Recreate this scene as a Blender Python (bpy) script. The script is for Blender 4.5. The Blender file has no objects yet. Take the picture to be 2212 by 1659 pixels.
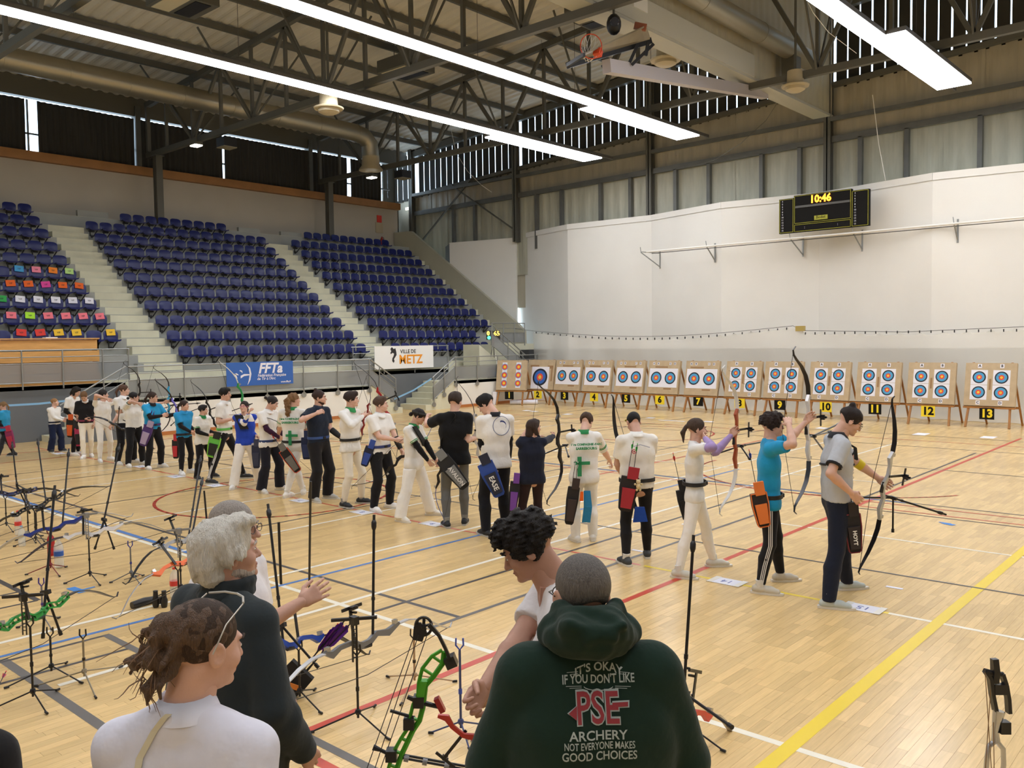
import bpy, math, random
import numpy as np
from mathutils import Vector, Matrix, Quaternion
from mathutils.bvhtree import BVHTree
random.seed(4); rng = np.random.default_rng(4)
S = bpy.context.scene
COL = S.collection
# ------------------------------------------------------------ camera, world, exposure
CF, PITCH, ROLL, YAW, CH = 1863.25, .0505495, -.0129245, .7304405, 2.5
F_ = np.array([-math.sin(YAW)*math.cos(PITCH), math.cos(YAW)*math.cos(PITCH), -math.sin(PITCH)])
R0 = np.array([math.cos(YAW), math.sin(YAW), 0.0]); U0 = np.cross(R0, F_)
R_ = math.cos(ROLL)*R0 + math.sin(ROLL)*U0; U_ = -math.sin(ROLL)*R0 + math.cos(ROLL)*U0
cd = bpy.data.cameras.new('camera'); cam = bpy.data.objects.new('camera', cd); COL.objects.link(cam)
cd.sensor_width = 36; cd.lens = CF/2212*36; cd.clip_start = .05; cd.clip_end = 300
m = Matrix((( R_[0], U_[0], -F_[0], 0), (R_[1], U_[1], -F_[1], 0), (R_[2], U_[2], -F_[2], CH), (0, 0, 0, 1)))
cam.matrix_world = m; S.camera = cam
S.view_settings.view_transform = 'Standard'; S.view_settings.look = 'None'
S.view_settings.gamma = 1; S.view_settings.use_curve_mapping = False
S.view_settings.exposure = 0.0
S.cycles.max_bounces = 6; S.cycles.diffuse_bounces = 4; S.cycles.glossy_bounces = 3
S.cycles.transmission_bounces = 4; S.cycles.transparent_max_bounces = 10
S.cycles.caustics_reflective = False; S.cycles.caustics_refractive = False
S.cycles.sample_clamp_indirect = 6
W = bpy.data.worlds.new('world'); S.world = W; W.use_nodes = True
bg = W.node_tree.nodes['Background']; bg.inputs[0].default_value = (.62, .80, 1, 1); bg.inputs[1].default_value = 5.0
LIGHT_E = 16.5      # brightness of the fluorescent diffusers

def ray(px, py):
    return F_ + R_*(px-1106)/CF - U_*(py-829.5)/CF
def at(px, py, depth):          # world point seen at px,py at a forward distance
    d = ray(px, py); return np.array([0, 0, CH]) + d*depth
def gnd(px, py, z=0.0):
    d = ray(px, py); t = (z-CH)/d[2]; return np.array([0, 0, CH]) + d*t
def onX(px, py, X): d = ray(px, py); return np.array([0, 0, CH]) + d*(X/d[0])
def onY(px, py, Y): d = ray(px, py); return np.array([0, 0, CH]) + d*(Y/d[1])
def depth_of(P): return float(np.dot(np.array(P)-np.array([0, 0, CH]), F_))

# ------------------------------------------------------------ materials
def lin(c):
    if isinstance(c, str): c = tuple(int(c[i:i+2], 16)/255 for i in (0, 2, 4))
    return tuple((x/12.92 if x <= .04045 else ((x+.055)/1.055)**2.4) for x in c)
MATS = {}
def mat(name, c, rough=.6, metal=0.0, bump=0.0, bscale=40.0, var=0.0, vscale=5.0, spec=.5, stretch=None, sheen=0.0):
    if name in MATS: return MATS[name]
    M = bpy.data.materials.new(name); M.use_nodes = True; nt = M.node_tree; b = nt.nodes['Principled BSDF']
    L = lin(c); b.inputs['Base Color'].default_value = (*L, 1); b.inputs['Roughness'].default_value = rough
    b.inputs['Metallic'].default_value = metal; b.inputs['Specular IOR Level'].default_value = spec
    if sheen: b.inputs['Sheen Weight'].default_value = sheen
    if var or bump:
        tc = nt.nodes.new('ShaderNodeTexCoord'); src = tc.outputs['Object']
        if stretch:
            mp = nt.nodes.new('ShaderNodeMapping'); mp.inputs['Scale'].default_value = stretch
            nt.links.new(src, mp.inputs[0]); src = mp.outputs[0]
    if var:
        n = nt.nodes.new('ShaderNodeTexNoise'); n.inputs['Scale'].default_value = vscale; n.inputs['Detail'].default_value = 4
        nt.links.new(src, n.inputs['Vector'])
        r = nt.nodes.new('ShaderNodeValToRGB'); r.color_ramp.elements[0].position = .3; r.color_ramp.elements[1].position = .7
        r.color_ramp.elements[0].color = (*[max(0, x*(1-var)) for x in L], 1); r.color_ramp.elements[1].color = (*[min(1, x*(1+var*.6)) for x in L], 1)
        nt.links.new(n.outputs[0], r.inputs[0]); nt.links.new(r.outputs[0], b.inputs['Base Color'])
    if bump:
        n2 = nt.nodes.new('ShaderNodeTexNoise'); n2.inputs['Scale'].default_value = bscale; n2.inputs['Detail'].default_value = 3
        bp = nt.nodes.new('ShaderNodeBump'); bp.inputs['Strength'].default_value = bump; bp.inputs['Distance'].default_value = .01
        nt.links.new(src, n2.inputs['Vector']); nt.links.new(n2.outputs[0], bp.inputs['Height']); nt.links.new(bp.outputs[0], b.inputs['Normal'])
    MATS[name] = M; return M
def emat(name, c, e):
    if name in MATS: return MATS[name]
    M = bpy.data.materials.new(name); M.use_nodes = True; nt = M.node_tree; b = nt.nodes['Principled BSDF']
    b.inputs['Base Color'].default_value = (*lin(c), 1); b.inputs['Emission Color'].default_value = (*lin(c), 1); b.inputs['Emission Strength'].default_value = e
    MATS[name] = M; return M
def seethrough(name, c, alpha, rough=.5, grid=None):
    M = bpy.data.materials.new(name); M.use_nodes = True; nt = M.node_tree; b = nt.nodes['Principled BSDF']
    b.inputs['Base Color'].default_value = (*lin(c), 1); b.inputs['Roughness'].default_value = rough
    b.inputs['Alpha'].default_value = alpha
    MATS[name] = M; return M
def randcol(name, c, spread, rough=.5, attr=False, grain=None, spec=.5, bump=0):
    """colour varies from piece to piece (per object, or per face attribute 'shade')"""
    M = bpy.data.materials.new(name); M.use_nodes = True; nt = M.node_tree; b = nt.nodes['Principled BSDF']
    if attr:
        a = nt.nodes.new('ShaderNodeAttribute'); a.attribute_name = 'shade'; out = a.outputs['Fac']
    else:
        a = nt.nodes.new('ShaderNodeObjectInfo'); out = a.outputs['Random']
    L = lin(c); r = nt.nodes.new('ShaderNodeValToRGB')
    r.color_ramp.elements[0].color = (*[x*(1-spread) for x in L], 1); r.color_ramp.elements[1].color = (*[min(1, x*(1+spread)) for x in L], 1)
    nt.links.new(out, r.inputs[0]); col = r.outputs[0]
    if grain:
        geo = nt.nodes.new('ShaderNodeNewGeometry'); mp = nt.nodes.new('ShaderNodeMapping'); mp.inputs['Scale'].default_value = grain
        n = nt.nodes.new('ShaderNodeTexNoise'); n.inputs['Scale'].default_value = 1; n.inputs['Detail'].default_value = 5
        nt.links.new(geo.outputs['Position'], mp.inputs[0]); nt.links.new(mp.outputs[0], n.inputs['Vector'])
        rr = nt.nodes.new('ShaderNodeMapRange'); rr.inputs[1].default_value = .3; rr.inputs[2].default_value = .75; rr.inputs[3].default_value = .9; rr.inputs[4].default_value = 1.06
        nt.links.new(n.outputs[0], rr.inputs[0])
        n3 = nt.nodes.new('ShaderNodeTexNoise'); n3.inputs['Scale'].default_value = .55; n3.inputs['Detail'].default_value = 3
        nt.links.new(geo.outputs['Position'], n3.inputs['Vector'])
        r3 = nt.nodes.new('ShaderNodeMapRange'); r3.inputs[1].default_value = .35; r3.inputs[2].default_value = .7; r3.inputs[3].default_value = .93; r3.inputs[4].default_value = 1.04
        nt.links.new(n3.outputs[0], r3.inputs[0])
        mm = nt.nodes.new('ShaderNodeMath'); mm.operation = 'MULTIPLY'; nt.links.new(rr.outputs[0], mm.inputs[0]); nt.links.new(r3.outputs[0], mm.inputs[1])
        mx = nt.nodes.new('ShaderNodeVectorMath'); mx.operation = 'SCALE'; nt.links.new(col, mx.inputs[0]); nt.links.new(mm.outputs[0], mx.inputs['Scale']); col = mx.outputs[0]
        rg = nt.nodes.new('ShaderNodeMapRange'); rg.inputs[1].default_value = .3; rg.inputs[2].default_value = .7; rg.inputs[3].default_value = rough*.92; rg.inputs[4].default_value = rough*1.12
        nt.links.new(n3.outputs[0], rg.inputs[0]); nt.links.new(rg.outputs[0], b.inputs['Roughness'])
    else: b.inputs['Roughness'].default_value = rough
    nt.links.new(col, b.inputs['Base Color']); b.inputs['Specular IOR Level'].default_value = spec
    MATS[name] = M; return M

# ------------------------------------------------------------ mesh building
def V(*a): return np.array(a, float)
def unit(v): v = np.asarray(v, float); n = np.linalg.norm(v); return v/n if n > 1e-9 else v
def frame(d, up=(0, 0, 1)):
    d = unit(d); u = np.asarray(up, float)
    if abs(np.dot(d, u)) > .985: u = np.array([1., 0, 0])
    s = unit(np.cross(d, u)); return s, unit(np.cross(s, d))
class MB:
    def __init__(s): s.v = []; s.f = []; s.n = 0; s.shade = []
    def add(s, vs, fs, sh=None):
        vs = np.asarray(vs, float); s.v.append(vs); n = s.n
        s.f += [tuple(i+n for i in f) for f in fs]; s.n += len(vs)
        if sh is not None: s.shade += [sh]*len(fs)
        return s
    def box(s, c, size, ax=None, sh=None, bottom=True):
        c = np.asarray(c, float); h = np.asarray(size, float)/2
        A = np.eye(3) if ax is None else np.array(ax)
        vs = [c + A[0]*h[0]*i + A[1]*h[1]*j + A[2]*h[2]*k for i in (-1, 1) for j in (-1, 1) for k in (-1, 1)]
        fs = [(0, 1, 3, 2), (4, 6, 7, 5), (0, 4, 5, 1), (2, 3, 7, 6), (1, 5, 7, 3)]
        if bottom: fs.append((0, 2, 6, 4))
        return s.add(vs, fs, sh)
    def bb(s, a, b): a = np.asarray(a, float); b = np.asarray(b, float); return s.box((a+b)/2, np.abs(b-a))
    def bar(s, a, b, w, h, up=(0, 0, 1)):          # rectangular bar from a to b, w sideways, h along up
        a = np.asarray(a, float); b = np.asarray(b, float); d = unit(b-a); sd, u = frame(d, up)
        return s.box((a+b)/2, (np.linalg.norm(b-a), w, h), (d, sd, u))
    def tube(s, pts, r, n=8, caps=True, flat=None, up=(0, 0, 1)):
        P = [np.asarray(p, float) for p in pts]; k = len(P); rs = r if hasattr(r, '__len__') else [r]*k
        vs = []
        prev = None
        for i in range(k):
            d = unit(P[min(i+1, k-1)]-P[max(i-1, 0)])
            if prev is None: sd, u = frame(d, up)
            else:
                sd = unit(prev - d*np.dot(prev, d)); u = np.cross(sd, d)
            prev = sd
            q = rs[i]; ra, rb = (q if hasattr(q, '__len__') else (q, q))
            for j in range(n):
                t = 2*math.pi*j/n; vs.append(P[i] + sd*math.cos(t)*ra + u*math.sin(t)*rb)
        fs = [(i*n+j, i*n+(j+1) % n, (i+1)*n+(j+1) % n, (i+1)*n+j) for i in range(k-1) for j in range(n)]
        if caps: fs += [tuple(range(n))[::-1], tuple((k-1)*n+j for j in range(n))]
        return s.add(vs, fs)
    def ribbon(s, pts, w, t, up):                  # flat strip with thickness; w may vary; up = width direction
        P = [np.asarray(p, float) for p in pts]; k = len(P); ws = w if hasattr(w, '__len__') else [w]*k; ts = t if hasattr(t, '__len__') else [t]*k
        u = unit(up); vs = []
        for i in range(k):
            d = unit(P[min(i+1, k-1)]-P[max(i-1, 0)]); nn = unit(np.cross(d, u))
            for a, b in ((-1, -1), (1, -1), (1, 1), (-1, 1)): vs.append(P[i] + u*a*ws[i]/2 + nn*b*ts[i]/2)
        fs = [(i*4+j, i*4+(j+1) % 4, (i+1)*4+(j+1) % 4, (i+1)*4+j) for i in range(k-1) for j in range(4)] + [(3, 2, 1, 0), tuple((k-1)*4+j for j in range(4))]
        return s.add(vs, fs)
    def lathe(s, c, prof, axis=(0, 0, 1), n=16):   # prof: [(r, h)]
        c = np.asarray(c, float); a = unit(axis); sd, u = frame(a); vs = []
        for r, h in prof:
            for j in range(n):
                t = 2*math.pi*j/n; vs.append(c + a*h + (sd*math.cos(t)+u*math.sin(t))*r)
        k = len(prof)
        fs = [(i*n+j, i*n+(j+1) % n, (i+1)*n+(j+1) % n, (i+1)*n+j) for i in range(k-1) for j in range(n)]
        fs += [tuple(range(n))[::-1], tuple((k-1)*n+j for j in range(n))]
        return s.add(vs, fs)
    def ball(s, c, r, n=10, ax=None):
        c = np.asarray(c, float); r = np.ones(3)*r if not hasattr(r, '__len__') else np.asarray(r, float)
        A = np.eye(3) if ax is None else np.array(ax); vs = []; m = max(4, n//2)
        for i in range(m+1):
            ph = math.pi*i/m
            for j in range(n):
                t = 2*math.pi*j/n; q = (math.sin(ph)*math.cos(t)*r[0], math.sin(ph)*math.sin(t)*r[1], math.cos(ph)*r[2])
                vs.append(c + A[0]*q[0]+A[1]*q[1]+A[2]*q[2])
        return s.add(vs, [(i*n+j, i*n+(j+1) % n, (i+1)*n+(j+1) % n, (i+1)*n+j) for i in range(m) for j in range(n)])
    def poly(s, outline, thick, ax):               # extruded outline in plane ax=(u,v,n) about origin ax[3]
        u, v, nn, o = [np.asarray(q, float) for q in ax]; k = len(outline)
        a = [o+u*x+v*y-nn*thick/2 for x, y in outline]; b = [o+u*x+v*y+nn*thick/2 for x, y in outline]
        return s.add(a+b, [tuple(range(k))[::-1], tuple(range(k, 2*k))] + [(i, (i+1) % k, k+(i+1) % k, k+i) for i in range(k)])
    def quad(s, a, b, c, d): return s.add([a, b, c, d], [(0, 1, 2, 3)])
    def build(s, name, m, parent=None, smooth=False, kind=None):
        me = bpy.data.meshes.new(name); vs = np.concatenate(s.v) if s.v else np.zeros((0, 3))
        if parent is not None: vs = vs - wl(parent)
        me.from_pydata(vs.tolist(), [], s.f)
        if s.shade and len(s.shade) == len(s.f):
            at_ = me.attributes.new('shade', 'FLOAT', 'FACE'); at_.data.foreach_set('value', s.shade)
        me.materials.append(m)
        if smooth:
            me.polygons.foreach_set('use_smooth', [True]*len(me.polygons))
            if smooth != 'all':
                try: me.set_sharp_from_angle(angle=math.radians(40))
                except Exception: pass
        me.update()
        o = bpy.data.objects.new(name, me); COL.objects.link(o)
        if parent is not None: o.parent = parent
        if kind: o['kind'] = kind
        return o
def wl(o):
    p = np.zeros(3)
    while o is not None: p += np.array(o.location); o = o.parent
    return p
def thing(name, label, cat, loc=(0, 0, 0), group=None):
    o = bpy.data.objects.new(name, None); COL.objects.link(o); o.location = Vector([float(x) for x in loc]); o.empty_display_size = .1
    o['label'] = label; o['category'] = cat
    if group: o['group'] = group
    return o
def tag(o, label, cat, group=None):
    o['label'] = label; o['category'] = cat
    if group: o['group'] = group
    return o
def struct(o, label=None):
    o['kind'] = 'structure'
    if label: o['label'] = label; 
    return o
def sroot(name, loc=(0, 0, 0), label=None):
    o = bpy.data.objects.new(name, None); COL.objects.link(o); o.location = loc; return struct(o, label)
def copytree(o, parent=None):
    c = o.copy(); COL.objects.link(c); c.parent = parent
    for ch in list(o.children): copytree(ch, c)
    return c
def text(name, s_, size, org, u, v, m, parent, ext=.002, off=0.0, align='CENTER', sx=1.0, shear=0.0, warp=None, res=2):
    cu = bpy.data.curves.new('t', 'FONT'); cu.body = s_; cu.size = size; cu.extrude = ext; cu.offset = off; cu.align_x = align; cu.align_y = 'CENTER'
    cu.shear = shear; cu.resolution_u = res
    ob = bpy.data.objects.new('t', cu); COL.objects.link(ob); bpy.context.view_layer.update()
    me = bpy.data.meshes.new_from_object(ob.evaluated_get(bpy.context.evaluated_depsgraph_get()))
    bpy.data.objects.remove(ob); bpy.data.curves.remove(cu)
    k = len(me.vertices); co = np.zeros(k*3); me.vertices.foreach_get('co', co); co = co.reshape(-1, 3)
    u = unit(u); v = unit(v); n = np.cross(u, v); org = np.asarray(org, float)
    x = co[:, 0]*sx; y = co[:, 1].copy()
    if warp: x, y = warp(x, y)
    P = org + np.outer(x, u) + np.outer(y, v) + np.outer(co[:, 2], n)
    if parent is not None: P = P - wl(parent)
    me.vertices.foreach_set('co', P.ravel()); me.update(); me.name = name; me.materials.clear(); me.materials.append(m)
    for p_ in me.polygons: p_.material_index = 0
    o = bpy.data.objects.new(name, me); COL.objects.link(o)
    if parent is not None: o.parent = parent
    return o
# ============================================================ STRUCTURE
M_steel = mat('galvanised_steel', '6b6c68', .55, .35, bump=.1, bscale=8, var=.15, vscale=2)
M_steeld = mat('dark_steel', '63625a', .6, .2)
M_deck = mat('roof_deck', 'd8d2c2', .5, .15, var=.08, vscale=.6)
M_conc = mat('painted_concrete', 'd6d4bc', .85, bump=.15, bscale=15, var=.1, vscale=1.2)
M_riser = mat('grey_riser_paint', 'a2a49f', .8, var=.08, vscale=1.0)
M_white = mat('white_wall', 'e9e7e0', .85, bump=.1, bscale=30, var=.04, vscale=.5)
M_cream = mat('cream_wall', 'bcb5a8', .85, bump=.1, bscale=20, var=.05, vscale=.7)
M_grey = mat('grey_wall', '7b7e80', .75, var=.06, vscale=.8)
M_dgrey = mat('dark_grey_wall', '6a6d70', .6, var=.08, vscale=.8)
M_clad = mat('cladding_lower', 'b5b4a2', .55, .0, var=.16, vscale=1.2, stretch=(3, 3, .5))
M_cladu = mat('cladding_upper', 'b3ac98', .55, .0, var=.12, vscale=1.0, stretch=(3, 3, .5))
M_ledge = mat('wooden_ledge', 'a87848', .6, var=.12, vscale=2)
M_curt = mat('black_curtain', '3b3a37', .95, var=.2, vscale=2, stretch=(6, 6, .3))
M_rail = mat('railing_metal', '9b9d9b', .4, .6)
M_black = mat('black_plastic', '17171a', .45)
M_ora = mat('orange_skirting', 'b5713a', .6)
M_pw = mat('pale_wood', 'e0a860', .5, var=.12, vscale=3, stretch=(1, 1, 8))
# ---- floor: hardwood strips
floor = sroot('floor')
b = MB(); b.quad((-25.2, -6, -.012), (9, -6, -.012), (9, 31, -.012), (-25.2, 31, -.012)); b.build('subfloor', mat('subfloor', '7d5f38', .8), floor)
WOOD = 'e6c488'
M_wa = randcol('strip_wood_all', WOOD, .1, .24, attr=True, grain=(60, 4, 1), spec=.5)
M_wo = randcol('strip_wood_near', WOOD, .1, .24, grain=(60, 4, 1), spec=.5)
PW, PL = .072, .48
big = MB(); near = []
for ix in range(int(34.2/PW)):
    x = -25.1 + ix*PW; y = -6 - rng.random()*PL
    while y < 30.6:
        L = PL*(.7+.6*rng.random()); cx_, cy_ = x+PW/2, y+L/2
        c = V(cx_, cy_, 0); d = c - V(0, 0, CH); z = d@F_
        vis = False
        if z > .5:
            px_, py_ = 1106+CF*(d@R_)/z, 829.5-CF*(d@U_)/z
            vis = -40 < px_ < 2250 and 780 < py_ < 1700
        if vis and z < 5.2: near.append((z, x, y, L))
        elif z > 7 or vis or True:
            if cy_ > 9 or cx_ < -12:       # far strips: plain faces
                big.add([(x+.0006, y, 0), (x+PW-.0006, y, 0), (x+PW-.0006, y+L-.001, 0), (x+.0006, y+L-.001, 0)], [(0, 1, 2, 3)], float(rng.random()))
            else: big.box((cx_, cy_, -.003), (PW-.0012, L-.0012, .006), sh=float(rng.random()), bottom=False)
        y += L
near.sort(); base_m = None
MB().box((0, 0, -.003), (1, 1, .006))
pm = bpy.data.meshes.new('strip'); tmp = MB().box((0, 0, -.003), (1, 1, .006)); pm.from_pydata(np.concatenate(tmp.v).tolist(), [], tmp.f); pm.materials.append(M_wo)
for z, x, y, L in near[:300]:
    o = bpy.data.objects.new('floor_strip', pm); COL.objects.link(o); o.parent = floor
    o.location = (x+PW/2, y+L/2, 0); o.scale = (PW-.0012, L-.0012, 1)
for z, x, y, L in near[300:]: big.box((x+PW/2, y+L/2, -.003), (PW-.0012, L-.0012, .006), sh=float(rng.random()), bottom=False)
big.build('floor_strips', M_wa, floor, kind='stuff')
# ---- painted court lines
LN = {'white': mat('line_white', 'f1ead6', .35), 'red': mat('line_red', 'c9472f', .35), 'blue': mat('line_blue', '4f7fc0', .35), 'yellow': mat('line_yellow', 'f0d22c', .35),
      'black': mat('line_black', '4b4643', .4), 'grey': mat('line_grey', '6a6560', .4)}
lz = [.001]
def line(col, pts, w=.05, closed=False):
    b = MB(); lz[0] += .00004; z = lz[0]
    P = [V(p[0], p[1]) for p in pts]
    if closed: P.append(P[0])
    for a, c in zip(P, P[1:]):
        d = unit(c-a); n = V(-d[1], d[0])*w/2; e = d*(w/2 if len(P) > 2 and not closed else 0)
        b.add([(*(a-n-e), z), (*(c-n+e), z), (*(c+n+e), z), (*(a+n-e), z)], [(0, 1, 2, 3)])
    o = b.build('court_line', LN[col], floor); o['label'] = col+' court line'
H = 2.5
line('red', [(-23, 7.95), (-5.25, 7.95)], .04); line('yellow', [(-5.2, 7.95), (-2.55, 7.95)], .05); line('white', [(-2.6, 7.95), (6, 7.95)], .05)
line('white', [(-4.95*1.02, 10.92), (6, 10.92)], .045); line('white', [(-22, 4.945), (6, 4.945)], .06); line('blue', [(-22, 5.03), (-8.1, 5.03)], .07)
line('black', [(-22, 5.4), (-5.5, 5.4)], .05); line('grey', [(-2.75, 2.315), (-7.6, 2.315)], .075); line('black', [(-10.4, 3.11), (-9.1, 3.11)], .06)
line('black', [(-7.53, 2.0), (-7.53, 3.14)], .04); line('black', [(-7.05, 2.0), (-7.05, 3.11)], .04); line('black', [(-9.1, 2.2), (-9.1, 3.11)], .04); line('black', [(-9.57, 2.2), (-9.57, 3.11)], .04); line('red', [(-4.45, 2.96), (-3.0, 2.96)], .07)
line('grey', [(-7.53, 3.11), (-1.5, 3.11)], .065)
line('red', [(-4.64, 1.5), (-4.64, 23.4)], .07); line('yellow', [(-2.19, 2), (-2.19, 25)], .1)
line('grey', [(-5.5, 5.0), (-5.5, 12.1)], .05); line('black', [(-6.24, 5.0), (-6.24, 13)], .045)
line('white', [(-6.68, 2.4), (-6.68, 20.9)], .055); line('white', [(-8.03, 2), (-8.03, 21.2)], .055); line('blue', [(-7.67, 2), (-7.67, 15)], .05)
for gx in (-10.4, -13.9, -17.0): line('black', [(gx, 4.9), (gx, 24)], .04)
line('white', [(-9.9, 5), (-9.9, 17)], .05); line('white', [(-12.2, 4.9), (-12.2, 17)], .05); line('white', [(-15.85, 4.9), (-15.85, 20)], .05); line('white', [(-17.6, 4.9), (-17.6, 20)], .05)
for gy, c in ((9.3, 'black'), (12.6, 'black'), (13.45, 'black'), (12.77, 'red'), (17.1, 'black'), (20.4, 'black'), (13.2, 'red'), (21.6, 'red'), (22.7, 'black')): line(c, [(-20 if gy not in (12.77, 12.6) else -4.8, gy), (3, gy)], .04)
line('red', [(-9.4, 12.4), (-9.4, 22)], .05); line('black', [(-4.8, 12.2), (-4.8, 20)], .045)
line('black', [(-18.5, 4), (-18.5, 25)], .04); line('red', [(-20.5, 4), (-20.5, 23)], .04); line('red', [(-22.1, 4), (-22.1, 12)], .05); line('blue', [(-12.9, 13.4), (-4, 13.4)], .04); line('white', [(-16, 15), (-5, 15)], .045)
def circ(col, c, r, w=.05, a0=0, a1=360, n=64):
    pts = [(c[0]+r*math.cos(math.radians(a0+(a1-a0)*i/n)), c[1]+r*math.sin(math.radians(a0+(a1-a0)*i/n))) for i in range(n+1)]; line(col, pts, w)
circ('red', (-12.35, 7.9), 1.85, .05); circ('red', (-12.6, 19.3), 1.8, .05); circ('yellow', (-14, 22.6), 1.2, .05, 120, 300)
circ('red', (-6.0, 15.8), 2.6, .045, 180, 330)
def blue_T(p, q, a, b_):
    bb_ = MB(); z = .0035; 
    for s_, e_, w in ((p, q, .045), (a, b_, .018)):
        s_ = gnd(*s_)[:2]; e_ = gnd(*e_)[:2]; d = unit(e_-s_); n = V(-d[1], d[0])*w; bb_.add([(*(s_-n), z), (*(e_-n), z), (*(e_+n), z), (*(s_+n), z)], [(0, 1, 2, 3)]); z += .0004
    o = bb_.build('tape_mark', mat('blue_tape', '3f86d2', .5)); return o
tag(blue_T((152, 1270), (180, 1280), (172, 1276), (205, 1268)), 'blue tape mark stuck on the floor beside the binoculars', 'tape mark')
tag(blue_T((2036, 1130), (2061, 1135), (2028, 1128), (2055, 1132)), 'small blue tape mark on the open floor right of the grey polo archer', 'tape mark')

# ---- walls
M_floorb = None
def slab(name, a, b_, m, parent=None, label=None, smooth=False):
    o = MB().bb(a, b_).build(name, m, parent)
    if parent is None: struct(o, label)
    return o
wr = sroot('wall_right')
MB().bb((9, -6, 0), (9.2, 30.5, 15)).build('wall_panel', M_cream, wr)
wb = sroot('wall_back'); MB().bb((-36, -6.2, 0), (9.2, -6, 15)).build('wall_panel', M_cream, wb)
# left wall above the stand: masonry to 9.2, then curtained window band to 11.4
wlft = sroot('wall_left')
XB = -33.95
MB().bb((XB-.3, -6, 0), (XB, 29.3, 9.2)).build('wall_panel', M_cream, wlft)
b = MB(); b.bb((XB-.3, -6, 9.2), (XB+.25, 29.3, 9.52)); b.build('ledge', M_ledge, wlft)
b = MB(); b.bb((XB-.3, -6, 11.5), (XB-.02, 30, 12.3)); b.build('eave_panel', M_steeld, wlft)
for k, y in enumerate((7.9, 15.95, 24.05)):
    MB().bb((XB-.3, y-.1, 9.5), (XB+.06, y+.1, 11.9)).build('pilaster', M_steel, wlft)
# curtains: pleated mesh panels with light gaps
def curtain(name, x, y0, y1, z0, z1, amp, per, m, parent=None, ax='Y', ph=0):
    n = max(8, int((y1-y0)/per*6)); nz = 5; vs = []; fs = []
    for i in range(n+1):
        t = y0+(y1-y0)*i/n
        for k in range(nz+1):
            z = z0+(z1-z0)*k/nz; f = 1+.6*math.sin(k*1.3+i*.21)*.3
            o_ = amp*f*math.sin(2*math.pi*(t-y0)/per+ph) + amp*.5*math.sin(t*3.1+k*.5)
            vs.append((x+o_, t, z) if ax == 'Y' else (t, x+o_, z))
    for i in range(n):
        for k in range(nz): q = i*(nz+1)+k; fs.append((q, q+nz+1, q+nz+2, q+1))
    o = MB().add(vs, fs).build(name, m, parent, smooth='all'); return o
gaps = [(-5.6, 2.2), (2.4, 7.7), (8.1, 11.86), (12.28, 15.82), (16.08, 19.62), (19.72, 23.95), (24.12, 26.2), (26.42, 28.35)]
for i, (a, c) in enumerate(gaps):
    o = curtain('blackout_curtain', XB-.08, a, c, 9.5, 11.42, .035, .22, M_curt)
    nm = ['far behind the spectators out of shot', 'near end of the window band', 'left of the wide daylight gap', 'between the daylight gap and first pilaster', 'right of the first pilaster', 'left of the second pilaster', 'right of the second pilaster', 'beside the hall corner'][i]
    tag(o, 'dark pleated blackout curtain '+nm, 'curtain', 'blackout curtains on the stand wall')
win = sroot('window_1'); b = MB(); 
for y in np.arange(-4, 29, 2.0): b.bb((XB-.28, y-.03, 9.5), (XB-.2, y+.03, 11.45))
b.bb((XB-.28, -6, 10.2), (XB-.2, 29, 10.26)); b.build('window_frame', M_steel, win)
gm = bpy.data.materials.new('window_glass'); gm.use_nodes = True; nt = gm.node_tree; nt.nodes.remove(nt.nodes['Principled BSDF'])
tr = nt.nodes.new('ShaderNodeBsdfTransparent'); gl = nt.nodes.new('ShaderNodeBsdfGlossy'); gl.inputs[1].default_value = .05; mx = nt.nodes.new('ShaderNodeMixShader'); mx.inputs[0].default_value = .06
nt.links.new(tr.outputs[0], mx.inputs[1]); nt.links.new(gl.outputs[0], mx.inputs[2]); nt.links.new(mx.outputs[0], nt.nodes['Material Output'].inputs[0])
b = MB(); b.quad((XB-.24, -6, 9.5), (XB-.24, 29.3, 9.5), (XB-.24, 29.3, 11.45), (XB-.24, -6, 11.45)); b.build('pane', gm, win)
# corner piece beyond the stand wall
b = MB(); b.bb((XB-.3, 29.3, 6.2), (XB+.02, 29.35, 9.2)); b.bb((XB-1.2, 29.3, 6), (XB-1.1, 30.2, 14)); b.build('corner_panel', mat('niche_dark', '4a463b', .8), wlft)
MB().bb((XB-1.0, 29.35, 6.9), (XB-.2, 29.45, 9.2)).build('dark_panel', MATS['niche_dark'], wlft)

# ---- end wall: steel columns, girts, studs, ribbed cladding, slatted louvre band
we = sroot('wall_end')
YE = 30.0
def zt(x): return 11.95+.08*(x+33)       # underside of roof beam at the end wall
def zl(x): return 9.95+.056*(x+33)       # bottom of the louvre band
def ribbed(x0, x1, zf0, zf1, m, nm):
    n = max(4, int((x1-x0)/.11)); vs = []; fs = []
    for i in range(n+1):
        x = x0+(x1-x0)*i/n; y = YE+.06+(.02 if (i//1) % 4 in (0, 1) else 0)
        vs += [(x, y, zf0(x)), (x, y, zf1(x))]
    for i in range(n): fs.append((2*i, 2*i+2, 2*i+3, 2*i+1))
    MB().add(vs, fs).build(nm, m, we)
def zg(x): return 8.98+.012*(x+33)
cols = [-33.45, -26.35, -19.15, -11.92, -4.7, 2.5, 9.0]
for a, c in zip(cols, cols[1:]):
    k = 6; 
    for i in range(k):
        xa, xc = a+(c-a)*i/k-.012, a+(c-a)*(i+1)/k+.012
        ribbed(xa+.004, xc-.004, lambda x: 5.5, lambda x: zg(x), M_clad, 'cladding_panel')
        ribbed(xa+.004, xc-.004, lambda x: zg(x), lambda x: zl(x), M_cladu, 'cladding_panel')
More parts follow.
